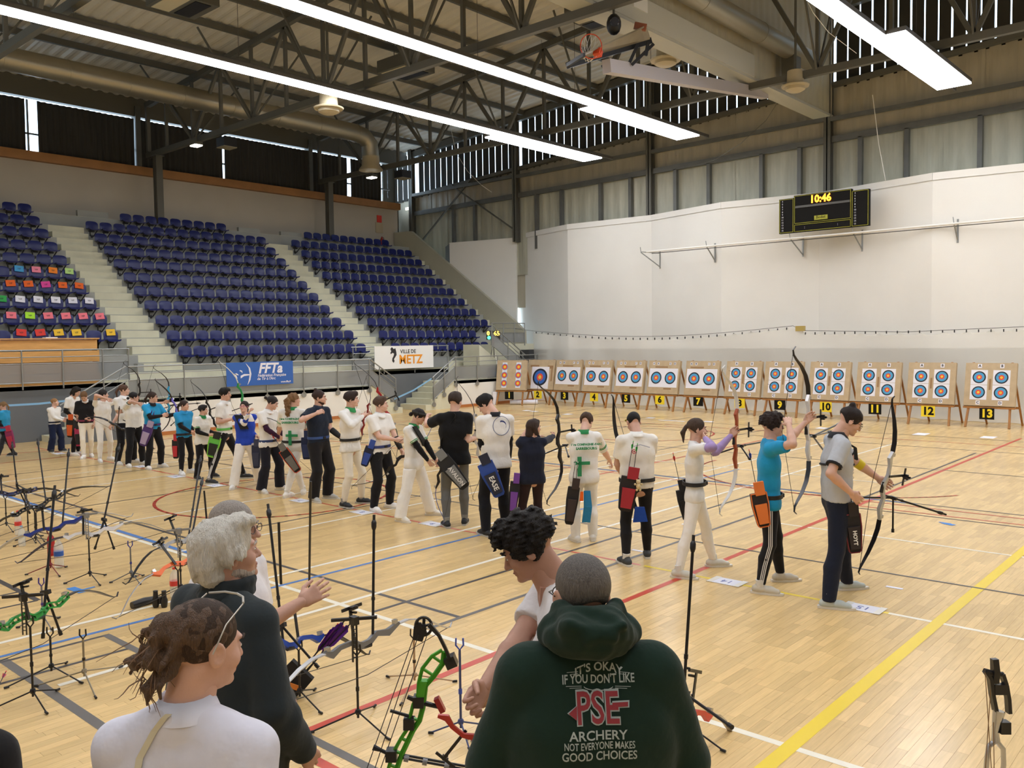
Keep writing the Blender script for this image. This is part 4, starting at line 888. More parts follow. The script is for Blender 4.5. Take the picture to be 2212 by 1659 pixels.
# ============================================================ PEOPLE: signed-distance bodies turned into smooth meshes
class SDF:
    """smooth union of tapered, optionally flattened capsules on a grid"""
    def __init__(s, lo, hi, h):
        s.lo = np.asarray(lo, float); s.h = h; s.n = np.maximum(4, np.ceil((np.asarray(hi)-s.lo)/h).astype(int)+1)
        s.D = np.full(s.n, .5, np.float32); s.ax = [s.lo[i]+h*np.arange(s.n[i]) for i in range(3)]
    def block(s, lo, hi):
        a = np.clip(np.floor((lo-s.lo)/s.h).astype(int), 0, s.n); b = np.clip(np.ceil((hi-s.lo)/s.h).astype(int)+1, 0, s.n)
        if (b <= a).any(): return None
        sl = tuple(slice(a[i], b[i]) for i in range(3)); X, Y, Z = np.meshgrid(*[s.ax[i][sl[i]] for i in range(3)], indexing='ij', copy=False)
        return sl, X, Y, Z
    def blend(s, sl, d, k, op='add'):
        o = s.D[sl]
        if op == 'add':
            hh = np.maximum(k-np.abs(o-d), 0)/k; s.D[sl] = np.minimum(o, d)-hh*hh*k*.25
        elif op == 'sub':
            d = -d; hh = np.maximum(k-np.abs(o-d), 0)/k; s.D[sl] = np.maximum(o, d)+hh*hh*k*.25
    def cap(s, a, b, ra, rb, k=.03, side=None, flat=1.0, op='add'):
        """round cone a->b; flat<1 squeezes it along the axis side"""
        a = np.asarray(a, float); b = np.asarray(b, float); m = max(ra, rb)+k+s.h*2+.02
        q = s.block(np.minimum(a, b)-m, np.maximum(a, b)+m)
        if q is None: return s
        sl, X, Y, Z = q; X, Y, Z = X-a[0], Y-a[1], Z-a[2]; d = b-a; L2 = max(float(d@d), 1e-8)
        t = np.clip((X*d[0]+Y*d[1]+Z*d[2])/L2, 0, 1); X = X-t*d[0]; Y = Y-t*d[1]; Z = Z-t*d[2]
        if side is not None:
            w = X*side[0]+Y*side[1]+Z*side[2]; f = 1/flat-1; X = X+w*f*side[0]; Y = Y+w*f*side[1]; Z = Z+w*f*side[2]
        r = ra+(rb-ra)*t; L = np.sqrt(X*X+Y*Y+Z*Z); dd = (L-r)*(1 if side is None else np.minimum(1, flat*1.0+.0))
        s.blend(sl, dd.astype(np.float32), k, op); return s
    def ell(s, c, ax, r, k=.02, op='add'):
        c = np.asarray(c, float); m = max(r)+k+s.h*2+.01; q = s.block(c-m, c+m)
        if q is None: return s
        sl, X, Y, Z = q; X, Y, Z = X-c[0], Y-c[1], Z-c[2]
        P = [(X*A[0]+Y*A[1]+Z*A[2]) for A in ax]
        k0 = np.sqrt(sum((P[i]/r[i])**2 for i in range(3))); k1 = np.sqrt(sum((P[i]/r[i]**2)**2 for i in range(3)))+1e-9
        s.blend(sl, (k0*(k0-1)/k1).astype(np.float32), k, op); return s
    def cut(s, p, n):      # remove the half space in front of plane (p, n)
        X, Y, Z = s.ax[0][:, None, None], s.ax[1][None, :, None], s.ax[2][None, None, :]
        s.D = np.maximum(s.D, ((X-p[0])*n[0]+(Y-p[1])*n[1]+(Z-p[2])*n[2]).astype(np.float32)); return s
    def noise(s, amp, f, seed=0, stretch=(1, 1, 1)):
        r = np.random.default_rng(seed); X, Y, Z = [a*f*st for a, st in zip(s.ax, stretch)]; out = 0
        for i in range(7):
            w = r.normal(size=3)*(1+.35*i); ph = r.random()*6.28
            out = out+np.sin(w[0]*X[:, None, None]+w[1]*Y[None, :, None]+w[2]*Z[None, None, :]+ph)/(1+.35*i)
        s.D = s.D+(out*amp/2.5).astype(np.float32); return s
    def mesh(s, name, m, parent, smooth=True):
        D = s.D; D = D.copy(); D[0] = D[-1] = .5; D[:, 0] = D[:, -1] = .5; D[:, :, 0] = D[:, :, -1] = .5
        ins = D < 0; n = D.shape
        c = ins[:-1, :-1, :-1].astype(np.int8)
        tot = sum(ins[i:n[0]-1+i, j:n[1]-1+j, k:n[2]-1+k].astype(np.int8) for i in (0, 1) for j in (0, 1) for k in (0, 1))
        act = (tot > 0) & (tot < 8); idx = -np.ones(act.shape, np.int64); cells = np.argwhere(act); idx[act] = np.arange(len(cells))
        if len(cells) == 0: return None
        acc = np.zeros((len(cells), 3)); cnt = np.zeros(len(cells)); C = [(i, j, k) for i in (0, 1) for j in (0, 1) for k in (0, 1)]
        val = {c_: D[cells[:, 0]+c_[0], cells[:, 1]+c_[1], cells[:, 2]+c_[2]] for c_ in C}
        for a in C:
            for ax in range(3):
                if a[ax] == 0:
                    b = list(a); b[ax] = 1; b = tuple(b); va, vb = val[a], val[b]; x = (va < 0) != (vb < 0); t = np.where(x, va/np.where(x, va-vb, 1), 0)
                    p = np.array(a, float)[None]+np.zeros((len(cells), 1)); p[:, ax] += t; acc += p*x[:, None]; cnt += x
        P = s.lo+(cells+acc/np.maximum(cnt, 1)[:, None])*s.h
        F = []
        for ax in range(3):
            o1, o2 = [(1, 2), (2, 0), (0, 1)][ax]; sl0 = [slice(1, n[i]-1) for i in range(3)]; sl1 = list(sl0); sl0[ax] = slice(0, n[ax]-1); sl1[ax] = slice(1, n[ax])
            A = ins[tuple(sl0)]; B = ins[tuple(sl1)]; E = np.argwhere(A != B)
            if not len(E): continue
            base = E.copy(); 
            for i in range(3):
                if i != ax: base[:, i] += 1
            def ix(d1, d2): q = base.copy(); q[:, o1] -= d1; q[:, o2] -= d2; return idx[q[:, 0], q[:, 1], q[:, 2]]
            q = np.stack([ix(1, 1), ix(0, 1), ix(0, 0), ix(1, 0)], 1); fl = A[E[:, 0], E[:, 1], E[:, 2]]; q[~fl] = q[~fl][:, ::-1]; F.append(q)
        F = np.concatenate(F); F = F[(F >= 0).all(1)]
        if parent is not None: P = P-wl(parent)
        me = bpy.data.meshes.new(name); me.vertices.add(len(P)); me.vertices.foreach_set('co', P.ravel())
        me.loops.add(len(F)*4); me.loops.foreach_set('vertex_index', F.ravel()); me.polygons.add(len(F)); me.polygons.foreach_set('loop_start', np.arange(len(F))*4)
        try: me.polygons.foreach_set('loop_total', np.full(len(F), 4))
        except Exception: pass
        if smooth: me.polygons.foreach_set('use_smooth', np.ones(len(F), bool))
        me.update(calc_edges=True); me.validate(); me.materials.append(m)
        o = bpy.data.objects.new(name, me); COL.objects.link(o)
        if parent is not None: o.parent = parent
        return o
def skinmat(name, c):
    M = mat(name, c, .55, bump=.05, bscale=120, var=.06, vscale=14); b = M.node_tree.nodes['Principled BSDF']
    return M
SK = {'a': 'd4a893', 'b': 'c89c88', 'c': 'b88c78', 'd': 'dcb29f'}
def cloth(c, b=.6, v=.05): return mat('cloth_'+c, c, .9, bump=b, bscale=13, var=v, vscale=8, spec=.2, sheen=.1)
def hairmat(c): return mat('hair_'+c, c, .6, bump=.8, bscale=60, var=.35, vscale=30, spec=.35, stretch=(6, 6, 1))
def ik(a, b, l1, l2, hint):
    a = np.asarray(a, float); b = np.asarray(b, float); d = b-a; L = np.linalg.norm(d); L_ = min(L, (l1+l2)*.999); d = unit(d); b = a+d*L_
    x = (l1*l1-l2*l2+L_*L_)/(2*L_); h = math.sqrt(max(l1*l1-x*x, 0)); hv = unit(np.asarray(hint, float)-d*np.dot(hint, d)); return a+d*x+hv*h, b

def make_hand(t, sk, wrist, dirv, palm_n, side, Ht, curl=.5, fine=.004, grip=False, spread=.12, nm='hand', L=None):
    """palm and five separate bent fingers; dirv = pointing direction, palm_n = way the palm faces, side = +1/-1 thumb side"""
    s_ = (L or .108*Ht)/.19; d = unit(dirv); pn = unit(palm_n-d*np.dot(palm_n, d)); th = np.cross(d, pn)*side
    g = SDF(wrist-.16*s_*np.ones(3)+d*.07*s_, wrist+.16*s_*np.ones(3)+d*.07*s_, fine)
    g.cap(wrist-d*.035*s_, wrist+d*.02*s_, .026*s_, .027*s_, .01*s_, pn, .72)
    pc = wrist+d*.045*s_
    for k in (-1, -.35, .35, 1): g.cap(wrist+d*.018*s_+th*k*.018*s_, wrist+d*(.088-.006*abs(k))*s_+th*k*.03*s_, .0165*s_, .0125*s_, .012*s_, pn, .85)
    Ls = (.07, .082, .088, .078); 
    for i, (k, LL) in enumerate(zip((-1.05, -.38, .35, 1.02), (.062, .078, .084, .074))):
        a = wrist+d*(.09-.006*abs(k))*s_+th*k*.031*s_; dd = unit(d+th*k*spread); c = curl*(1.35 if grip else 1)+(.1 if i == 0 else 0); p = a; seg = (.45, .32, .23); r = .0095 if i else .0085
        ang = c*.5
        for q, f in enumerate(seg):
            v = dd*math.cos(ang)+pn*math.sin(ang); e = p+v*LL*f*s_; g.cap(p, e, (r-.0008*q)*s_, (r-.0008*(q+1))*s_, .003); p = e; ang += c*(1.05 if q == 0 else .8)
    a = wrist+d*.02*s_+th*.022*s_+pn*.006*s_; v1 = unit(d*.75+th*.75+pn*.35*(1+curl)); e1 = a+v1*.045*s_; v2 = unit(d*(1.0-.3*curl)+th*(.35-.5*curl)+pn*(.25+.5*curl)); e2 = e1+v2*.034*s_; v3 = unit(v2+d*.2-th*.25*curl); e3 = e2+v3*.026*s_
    g.cap(a, e1, .0155*s_, .0115*s_, .014*s_); g.cap(e1, e2, .011*s_, .0098*s_, .004); g.cap(e2, e3, .0098*s_, .008*s_, .003)
    g.D[:] = g.D
    return g.mesh(nm, sk, t)

def make_head(t, H, base, fwd, up, sk, h=.008, hair='short', hc='2c211c', nm='head', glasses=None, beard=None, look=0, size=1.0, hairseed=1, eyes=True, ear=1.0, brow='2c211c', facemask=None):
    """head centred on base (skull centre); returns frame"""
    s_ = H/1.75*size; f = unit(fwd); u = unit(up-f*np.dot(up, f)); r = np.cross(f, u)
    A = (r, f, u); P = lambda x, y, z: base+(r*x+f*y+u*z)*s_
    g = SDF(base-.19*s_, base+.19*s_, h*min(1, s_+.1)); k = .012*s_
    E = lambda c, rr, kk=.012, op='add': g.ell(P(*c), A, tuple(q*s_ for q in rr), kk*s_, op)
    E((0, -.012, .03), (.073, .092, .082)); E((0, .028, -.02), (.062, .066, .085), .02); E((0, .045, -.078), (.042, .043, .034), .025)
    E((0, .0, -.06), (.055, .06, .045), .02); E((0, .083, .022), (.045, .014, .01), .015)
    for x in (-1, 1): E((x*.032, .089, .0), (.017, .012, .012), .012, 'sub'); E((x*.04, .062, -.03), (.022, .022, .022), .02); E((x*.031, .079, .0), (.0135, .0125, .0115), .004)
    g.cap(P(0, .088, .008), P(0, .112, -.03), .008*s_, .0115*s_, .008*s_)
    for x in (-1, 1): g.cap(P(x*.008, .1, -.033), P(x*.012, .096, -.034), .008*s_, .007*s_, .005*s_)
    g.cap(P(-.016, .09, -.055), P(.016, .09, -.055), .0075*s_, .0075*s_, .004*s_); g.cap(P(-.015, .09, -.067), P(.015, .09, -.067), .008*s_, .008*s_, .004*s_)
    E((0, .082, -.092), (.02, .02, .017), .012)
    for x in (-1, 1):
        ra = unit(r*x*.9-f*.45); A2 = (ra, np.cross(u, ra), u); g.ell(P(x*.078, -.008, -.008), A2, (.009*s_, .021*s_, .033*s_*ear), .004*s_); g.ell(P(x*.086, -.006, -.005), A2, (.005*s_, .012*s_, .02*s_), .003*s_, 'sub')
    g.cap(P(0, -.02, -.06), P(0, -.03, -.16), .052*s_, .055*s_, .02*s_)
    hd = g.mesh(nm, sk, t)
    mw, mi = mat('eye_white', 'e2d8cf', .3), mat('eye_iris', '2f2019', .25)
    if eyes:
        for x in (-1, 1):
            e = MB().ball(P(x*.031, .0825, .001), (.0125*s_, .0105*s_, .0062*s_), 10, A).build('eye', mw, hd, smooth='all'); MB().ball(P(x*.031, .0905, .0005), (.0055*s_, .004*s_, .0055*s_), 8, A).build('iris', mi, hd, smooth='all')
            MB().tube([P(x*.014, .098, .02), P(x*.032, .097, .026), P(x*.05, .082, .02)], (.0035*s_, .0045*s_, .002*s_), 5).build('eyebrow', hairmat(brow), hd)
        MB().tube([P(-.021, .0945, -.0605), P(0, .1, -.061), P(.021, .0945, -.0605)], (.002*s_, .0045*s_, .002*s_), 6).build('lips', mat('lip', '9a5648', .5), hd, smooth=True)
    M_h = hairmat(hc) if hc else None
    def hairg(pad=.3): return SDF(base-pad*s_, base+.2*s_, h*min(1, s_+.1))
    if hair and hc and hair != 'bald':
        g = hairg(.2 if hair in ('short', 'crop', 'curly', 'fade', 'quiff') else .42); E = lambda c, rr, kk=.012, op='add': g.ell(P(*c), A, tuple(q*s_ for q in rr), kk*s_, op)
        th = {'crop': .004, 'fade': .005, 'short': .014, 'curly': .024, 'quiff': .016}.get(hair, .011)
        E((0, -.014, .034), (.074+th, .093+th, .083+th))
        if hair in ('short', 'curly', 'quiff'): E((0, .05, .085), (.05+th*.6, .035+th, .026+th), .03)
        if hair == 'quiff': E((0, .065, .1), (.045, .035, .03), .02)
        # remove face region and lower part
        E((0, .105, -.03), (.09, .062, .092), .006, 'sub')
        g.cut(P(0, 0, -.052 if hair in ('short', 'curly', 'quiff') else -.06), -unit(u*.9+f*.5) if hair in ('short', 'curly', 'quiff', 'crop', 'fade') else -unit(u*.8+f*.6))
        E((0, .035, -.05), (.085, .05, .052), .008, 'sub')
        if hair == 'bun' or hair == 'manbun':
            zz, yy = (.11, -.055) if hair == 'manbun' else (.03, -.135); E((0, yy, zz+.015), (.032, .03, .03), .012)
        if hair == 'lowbun': E((-.0, -.13, -.02), (.036, .034, .036), .012)
        if hair == 'pony':
            E((0, -.11, .03), (.022, .025, .022), .01); g.cap(P(0, -.12, .03), P(.005, -.16, -.04), .022*s_, .026*s_, .01*s_); g.cap(P(.005, -.16, -.04), P(0, -.15, -.15), .026*s_, .01*s_, .01*s_)
        if hair == 'pigbun': g.cap(P(0, -.1, .02), P(-.0, -.15, .04), .016*s_, .028*s_, .01*s_); g.cap(P(0, -.15, .04), P(-.01, -.175, .02), .022*s_, .006*s_, .01*s_)
        if hair == 'curlpony':
            for i_ in range(16): a_ = i_*.39; g.cap(P(.03*math.sin(a_*5), -.1-.02*(i_ % 3), .03-i_*.017), P(.035*math.cos(a_*3), -.115, .0-i_*.017), .034*s_, .03*s_, .01*s_)
        if hair == 'long':
            for x in (-1, 1): g.cap(P(x*.06, -.02, 0), P(x*.072, -.01, -.15), .033*s_, .028*s_, .02*s_)
            g.cap(P(0, -.07, 0), P(0, -.075, -.16), .06*s_, .055*s_, .03*s_)
        if hair == 'bob':
            for x in (-1, 1): g.cap(P(x*.06, -.01, 0), P(x*.07, .015, -.085), .034*s_, .03*s_, .02*s_)
            g.cap(P(0, -.06, 0), P(0, -.065, -.1), .064*s_, .06*s_, .03*s_); g.cap(P(.0, .06, .09), P(0, .03, .1), .03*s_, .03*s_, .03*s_)
        if hair == 'curly': g.noise(.011*s_, 95, hairseed); g.noise(.006*s_, 200, hairseed+3)
        elif hair == 'curlpony': g.noise(.01*s_, 110, hairseed)
        elif hair not in ('crop', 'fade'): g.noise(.0035*s_, 90, hairseed, (1, 1, .4))
        if hair in ('short', 'quiff'): g.noise(.003*s_, 150, hairseed+5)
        ho = g.mesh('hair', M_h, t)
    if beard:
        g = SDF(base-.2*s_, base+.17*s_, h); E = lambda c, rr, kk=.012, op='add': g.ell(P(*c), A, tuple(q*s_ for q in rr), kk*s_, op)
        E((0, .045, -.08), (.046, .047, .037), .02); E((0, .01, -.062), (.062, .063, .04), .02); E((0, .085, -.06), (.024, .01, .016), .005, 'sub'); g.cut(P(0, 0, -.045), unit(u)); g.noise(.002, 150, 3); g.mesh('beard', hairmat(beard), t)
    if glasses:
        mg = mat('glasses_'+glasses, glasses, .3); b = MB()
        for x in (-1, 1):
            pts = [P(x*.033+.024*math.cos(a), .106-.004*abs(math.cos(a)), .0+.017*math.sin(a)) for a in np.linspace(0, 2*math.pi, 13)]; b.tube(pts, .0018*s_, 5, caps=False)
            b.tube([P(x*.058, .1, .006), P(x*.082, .06, .008), P(x*.086, -.005, .004)], .002*s_, 5)
        b.tube([P(-.01, .108, .003), P(.01, .108, .003)], .0018*s_, 5); gl_ = b.build('eyeglasses', mg, t)
    return A, P, hd

def person(label, foot, H, face, feet=None, wR=None, wL=None, eR=(0, 0, -1), eL=(0, 0, -1), headyaw=0, headpitch=0, headroll=0, lean=0, side=0, top=None, bottom=None, shoes='e8e6e2', skin='a', hair='short', hc='2c211c', res=.013, hres=.0085,
           build=1.0, group='archers along the shooting line', headkw={}, curl=.8, cat='person', crouch=0, twist=0, nm='person', handsp=.1, headsize=1.0, legs=True, gripR=True, gripL=True, hipw=1.0, root_z=0.0, shdrop=0.0):
    """foot: ground point; face: heading of the chest in degrees; wR/wL: wrists in body frame (right, forward, up) metres or world with ('w', P)"""
    foot = np.asarray(foot, float); fa = math.radians(face); F = V(math.cos(fa), math.sin(fa), 0); Rr = V(F[1], -F[0], 0); Z = V(0, 0, 1)
    t = thing(nm, label, cat, (foot[0], foot[1], 0), group); sk = skinmat('skin_'+skin, SK[skin])
    B = lambda x, y, z: foot+Rr*x+F*y+Z*z
    w = build
    fR, fL = feet if feet else ((.14, .0), (-.14, .0))
    hipz = (.515-crouch)*H; ls = math.sin(lean); 
    pel = B((fR[0]+fL[0])/2+side*.3, (fR[1]+fL[1])/2-.02, hipz)
    up = unit(Z+F*math.sin(lean)+Rr*side); tw = math.radians(twist); Ft = F*math.cos(tw)+Rr*math.sin(tw); Rt = unit(np.cross(Ft, up)); Ft = np.cross(up, Rt)
    chest = pel+up*.2*H; neck = pel+up*.33*H; sh = .102*H*(.88+.12*w)
    sR = neck-up*(.036+shdrop)*H+Rt*sh; sL = neck-up*(.036+shdrop)*H-Rt*sh; hR = pel+Rr*.052*H-Z*.005; hL = pel-Rr*.052*H-Z*.005
    aR = B(fR[0], fR[1], .045*H); aL = B(fL[0], fL[1], .045*H)
    kR, aR2 = ik(hR, aR, .245*H, .235*H, F+Rr*.15); kL, aL2 = ik(hL, aL, .245*H, .235*H, F-Rr*.15)
    def wr(wp, s_):
        if wp is None: return (sR if s_ > 0 else sL)+Rt*s_*.06*H-Z*.315*H+F*.03*H
        if isinstance(wp, tuple) and wp[0] == 'w': return np.asarray(wp[1], float)
        return (sR if s_ > 0 else sL)+Rr*wp[0]+F*wp[1]+Z*wp[2]
    def el(e): return Rr*e[0]+F*e[1]+Z*e[2]
    oR, wR_ = ik(sR, wr(wR, 1), .168*H, .15*H, el(eR)+V(0, 0, -1e-3)-F*1e-3); oL, wL_ = ik(sL, wr(wL, -1), .168*H, .15*H, el(eL)+V(0, 0, -1e-3)-F*1e-3)
    hy = math.radians(headyaw); hp2 = math.radians(headpitch); hf = (Ft*math.cos(hy)+Rt*math.sin(hy)); hf = unit(hf*math.cos(hp2)+Z*math.sin(hp2)); hu = unit(np.cross(np.cross(hf, Z), hf)); hu = unit(hu+np.cross(hf, hu)*math.radians(headroll)/1.0)
    skull = neck+up*.026*H+hu*.061*H*headsize+unit(V(hf[0], hf[1], 0))*(.016+.03*max(0, -math.sin(hp2)))*H
    pts = np.array([pel, neck, sR, sL, oR, oL, wR_, wL_, kR, kL, aR, aL, skull]); lo = pts.min(0)-.2; hi = pts.max(0)+.2; lo[2] = root_z-.03
    rw = .5+.5*w
    def torso(g, e=0.0, k=.05, hem=None):
        if e > 0: g.cap(pel+up*.05*H-Rt*.033*H*rw, chest-Rt*.035*H*rw, .06*H*w+e*.8, .062*H*rw+e, k, Ft, .84); g.cap(pel+up*.05*H+Rt*.033*H*rw, chest+Rt*.035*H*rw, .06*H*w+e*.8, .062*H*rw+e, k, Ft, .84)
        g.cap(pel-up*.01*H-Rt*.035*H*hipw, pel-up*.01*H+Rt*.035*H*hipw, .068*H*rw+e, .068*H*rw+e, k, Ft, .78)
        g.cap(pel+up*.09*H-Rt*.03*H*rw, pel+up*.09*H+Rt*.03*H*rw, .058*H*w+e, .058*H*w+e, k, Ft, .82)
        g.cap(chest-Rt*.042*H, chest+Rt*.042*H, .065*H*rw+e, .065*H*rw+e, k, Ft, .8)
        g.cap(neck-up*.072*H-Rt*.05*H, neck-up*.072*H+Rt*.05*H, .047*H+e, .047*H+e, k*.8, Ft, .85)
        if w > 1.15: g.ell(pel+up*.08*H+Ft*.035*H, (Rt, Ft, up), (.085*H*w, .07*H*w, .08*H), .05)
        g.cap(neck-up*.012*H, sR-up*.003*H, .032*H+e*.5, .0275*H+e*.8, k*.8); g.cap(neck-up*.012*H, sL-up*.003*H, .032*H+e*.5, .0275*H+e*.8, k*.8)
    def arm(g, s_, o_, w_, e=0.0, k=.02, upto=1.0, fore=True, thick=1.0):
        g.cap(s_, o_, .0285*H*thick+e, .0225*H*thick+e, k)
        if fore: m_ = o_+(w_-o_)*.3; g.cap(o_, m_, .0225*H*thick+e, .0235*H*thick+e, k*.7); g.cap(m_, w_, .0235*H*thick+e, .0148*H+e, k*.7)
    def leg(g, h_, kn, an, e=0.0, k=.03, thick=1.0, flare=0.0):
        g.cap(h_-Z*.02, kn, .05*H*thick+e, .0315*H*thick+e+flare*.2, k); m_ = kn+(an-kn)*.35; b_ = -F*.008*H; g.cap(kn, m_+b_, .0315*H*thick+e+flare*.2, .033*H*thick+e+flare*.4, k*.6); g.cap(m_+b_, an, .033*H*thick+e+flare*.4, .021*H+e+flare, k*.6)
    # body: one continuous skin surface
    g = SDF(lo, hi, res); torso(g, -.004); g.cap(neck-up*.03*H, skull-hu*.04*H, .033*H*rw, .031*H, .03); g.ell(skull-hu*.01, (np.cross(hf, hu), hf, hu), (.035*H, .04*H, .045*H), .02)
    arm(g, sR, oR, wR_); arm(g, sL, oL, wL_)
    if legs: leg(g, hR, kR, aR); leg(g, hL, kL, aL)
    body = g.mesh('body', sk, t)
    for s_, o_, w_, gr, wp in ((1, oR, wR_, gripR, wR), (-1, oL, wL_, gripL, wL)):
        d = unit(w_-o_); pn = unit(-Rt*s_*1.0+ (F*.0)); 
        if abs(np.dot(pn, d)) > .9: pn = unit(F)
        make_hand(t, sk, w_, d, pn, -s_ if False else s_*(1 if True else 1), H, curl=curl if gr else .3, fine=.0055 if res > .01 else .0035)
    kw = dict(headkw)
    A, P, hd = make_head(t, H, skull, hf, hu, sk, hres, hair, hc, size=headsize, brow=hc or 'cfc8c0', **kw)
    info = dict(t=t, pel=pel, neck=neck, sR=sR, sL=sL, oR=oR, oL=oL, wR=wR_, wL=wL_, up=up, Rt=Rt, Ft=Ft, F=F, Rr=Rr, H=H, P=P, A=A, skull=skull, kR=kR, kL=kL, aR=aR, aL=aL, hR=hR, hL=hL, head=hd)
    # trousers
    if bottom and legs:
        bc, style = bottom[0], bottom[1]; fl = {'slim': 0, 'reg': .008, 'wide': .03, 'flare': .042}[style]; e = {'slim': .006, 'reg': .014, 'wide': .02, 'flare': .012}[style]
        g = SDF(lo, hi, res); g.cap(pel-Rt*.035*H*hipw, pel+Rt*.035*H*hipw, .068*H*rw+e*.5, .068*H*rw+e*.5, .035, Ft, .8); g.cap(pel+up*.05*H-Rt*.03*H, pel+up*.05*H+Rt*.03*H, .06*H*rw+.001, .06*H*rw+.001, .035, Ft, .82)
        leg(g, hR, kR, aR, e, .03, 1.0, fl); leg(g, hL, kL, aL, e, .03, 1.0, fl); g.noise(.0028 if style != 'slim' else .0018, 26, int(H*1000) % 97, (1, 1, .6)); g.cut(pel+up*min(.075, (top or {}).get('hem', .02)+.03)*H, up); g.cut(V(0, 0, .035*H if style in ('reg', 'wide', 'flare') else .05*H), V(0, 0, -1))
        tr = g.mesh('trousers', cloth(bc), t); info['trousers'] = tr
        if len(bottom) > 2:      # side stripes
            for h_, kn, an, s_ in ((hR, kR, aR, 1), (hL, kL, aL, -1)):
                for q in (-1, 0, 1):
                    off = Rr*s_*(.05*H+e+.004); o2 = Rr*s_*(.034*H+e+.006); o3 = Rr*s_*(.024*H+e+fl+.004); dF = F*q*.016
                    MB().ribbon([h_+off+dF-Z*.03, (h_+kn)/2+(off+o2)/2+dF, kn+o2+dF, (kn+an)/2+(o2+o3)/2+dF-F*.01, an+o3+dF+Z*.03], .008, .004, F).build('side_stripe', cloth(bottom[2]), t)
    if bottom and legs:
        for an, s_, ff in ((aR, 1, fR), (aL, -1, fL)):
            fo = unit(F+Rr*s_*.25); toe = an+fo*.108*H; g = SDF(an-V(.22, .22, .1), an+V(.22, .22, .12)+0, .006); z = .0
            g.cap(V(*(an[:2]-fo[:2]*.026*H), .045), V(*(an[:2]+fo[:2]*.055*H), .043), .041, .038, .02); g.cap(V(*(an[:2]+fo[:2]*.05*H), .038), V(*(toe[:2]-fo[:2]*.02*H), .03), .042, .034, .02, Z, .9); g.cap(an+V(0, 0, .02)-fo*.008, V(*(an[:2]), .05), .036, .041, .025); g.cut(V(0, 0, .02), V(0, 0, -1)); g.cut(an+Z*.035, Z)
            sh_ = g.mesh('shoe', mat('shoe_'+shoes, shoes, .6), t)
            MB().tube([V(an[0], an[1], .07), V(an[0], an[1], .115)-F*.002, V(an[0], an[1], .075*H+.01)-F*.006], .0225*H+.004, 12).build('sock', mat('sock_'+('w' if shoes != '23262a' else 'g'), 'dcdad6' if shoes != '23262a' else '8a8a88', .9), t, smooth=True)
            b = MB(); oc = [(V(an[0], an[1], 0)-fo*.055*H, .026), (V(an[0], an[1], 0), .037), (V(an[0], an[1], 0)+fo*.055*H, .041), (V(an[0], an[1], 0)+fo*.1*H, .034), (V(an[0], an[1], 0)+fo*.125*H, .016)]; sd = V(fo[1], -fo[0], 0)
            vs = []
            for z_ in (.001, .022): vs += [tuple((c_+sd*r_)[:2])+(z_,) for c_, r_ in oc]+[tuple((c_-sd*r_)[:2])+(z_,) for c_, r_ in oc[::-1]]
            b.add(vs, [tuple(range(10))[::-1], tuple(range(10, 20))]+[(i, (i+1) % 10, 10+(i+1) % 10, 10+i) for i in range(10)]); b.build('sole', mat('sole_white', 'dcd8d0', .6) if shoes != '23262a' else mat('sole_grey', 'b8b8b6', .6), sh_)
            MB().tube([an+fo*.035*H-Z*.005+sd*.02, an+fo*.045*H-Z*.012-sd*.02, an+fo*.055*H-Z*.015+sd*.02, an+fo*.065*H-Z*.022-sd*.018], .003, 4).build('laces', mat('laces', 'c9c5bd' if shoes == '23262a' else '8e8b86', .8), sh_)
    # shirt
    if top:
        tc, slv, hem = top['c'], top.get('slv', 'short'), top.get('hem', .02); e = top.get('e', .012)
        g = SDF(lo, hi, res); torso(g, e, .038)
        if hem < -.02: g.cap(pel-up*.03*H-Rt*.038*H, pel-up*.03*H+Rt*.038*H, .066*H*rw+e, .066*H*rw+e, .05, Ft, .82)
        f_ = {'none': 0, 'short': .72, 'long': 1.0, 'elbow': .95}[slv]
        if slv == 'long':
            arm(g, sR, oR, wR_, e*.8); arm(g, sL, oL, wL_, e*.8)
            for o_, w_ in ((oR, wR_), (oL, wL_)): pass
        elif f_:
            for s_, o_ in ((sR, oR), (sL, oL)): q = s_+(o_-s_)*f_; g.cap(s_, q, .029*H+e, .0265*H+e+.006, .03)
        g.noise(top.get('fold', .0035), top.get('ff', 24), int(foot[0]*100) % 89, (1, 1, .55))
        if slv == 'long':
            X = None
        elif f_:
            for s_, o_ in ((sR, oR), (sL, oL)):      # clean cuff: remove everything past the cuff plane near the arm
                q = s_+(o_-s_)*f_; dd = unit(o_-s_); blk = g.block(q+dd*.06-.11, q+dd*.06+.11)
                if blk:
                    sl, Xx, Yy, Zz = blk; pl = (Xx-q[0])*dd[0]+(Yy-q[1])*dd[1]+(Zz-q[2])*dd[2]; rad = np.sqrt(np.maximum((Xx-q[0])**2+(Yy-q[1])**2+(Zz-q[2])**2-pl**2, 0)); m_ = (pl > -.02) & (rad < .06*H/1.75+.01) & (pl < .08); g.D[sl] = np.where(m_, np.maximum(g.D[sl], pl.astype(np.float32)), g.D[sl])
        g.cut(pel+up*hem*H, -up); g.cap(neck+up*.02*H+Ft*.012*H, neck+up*.1*H+Ft*.03*H, .036*H, .045*H, .004, op='sub'); g.cut(neck+up*.018*H, up)
        info['shirt'] = g.mesh('shirt', cloth(tc), t)
        if slv == 'long' and top.get('cuff'): pass
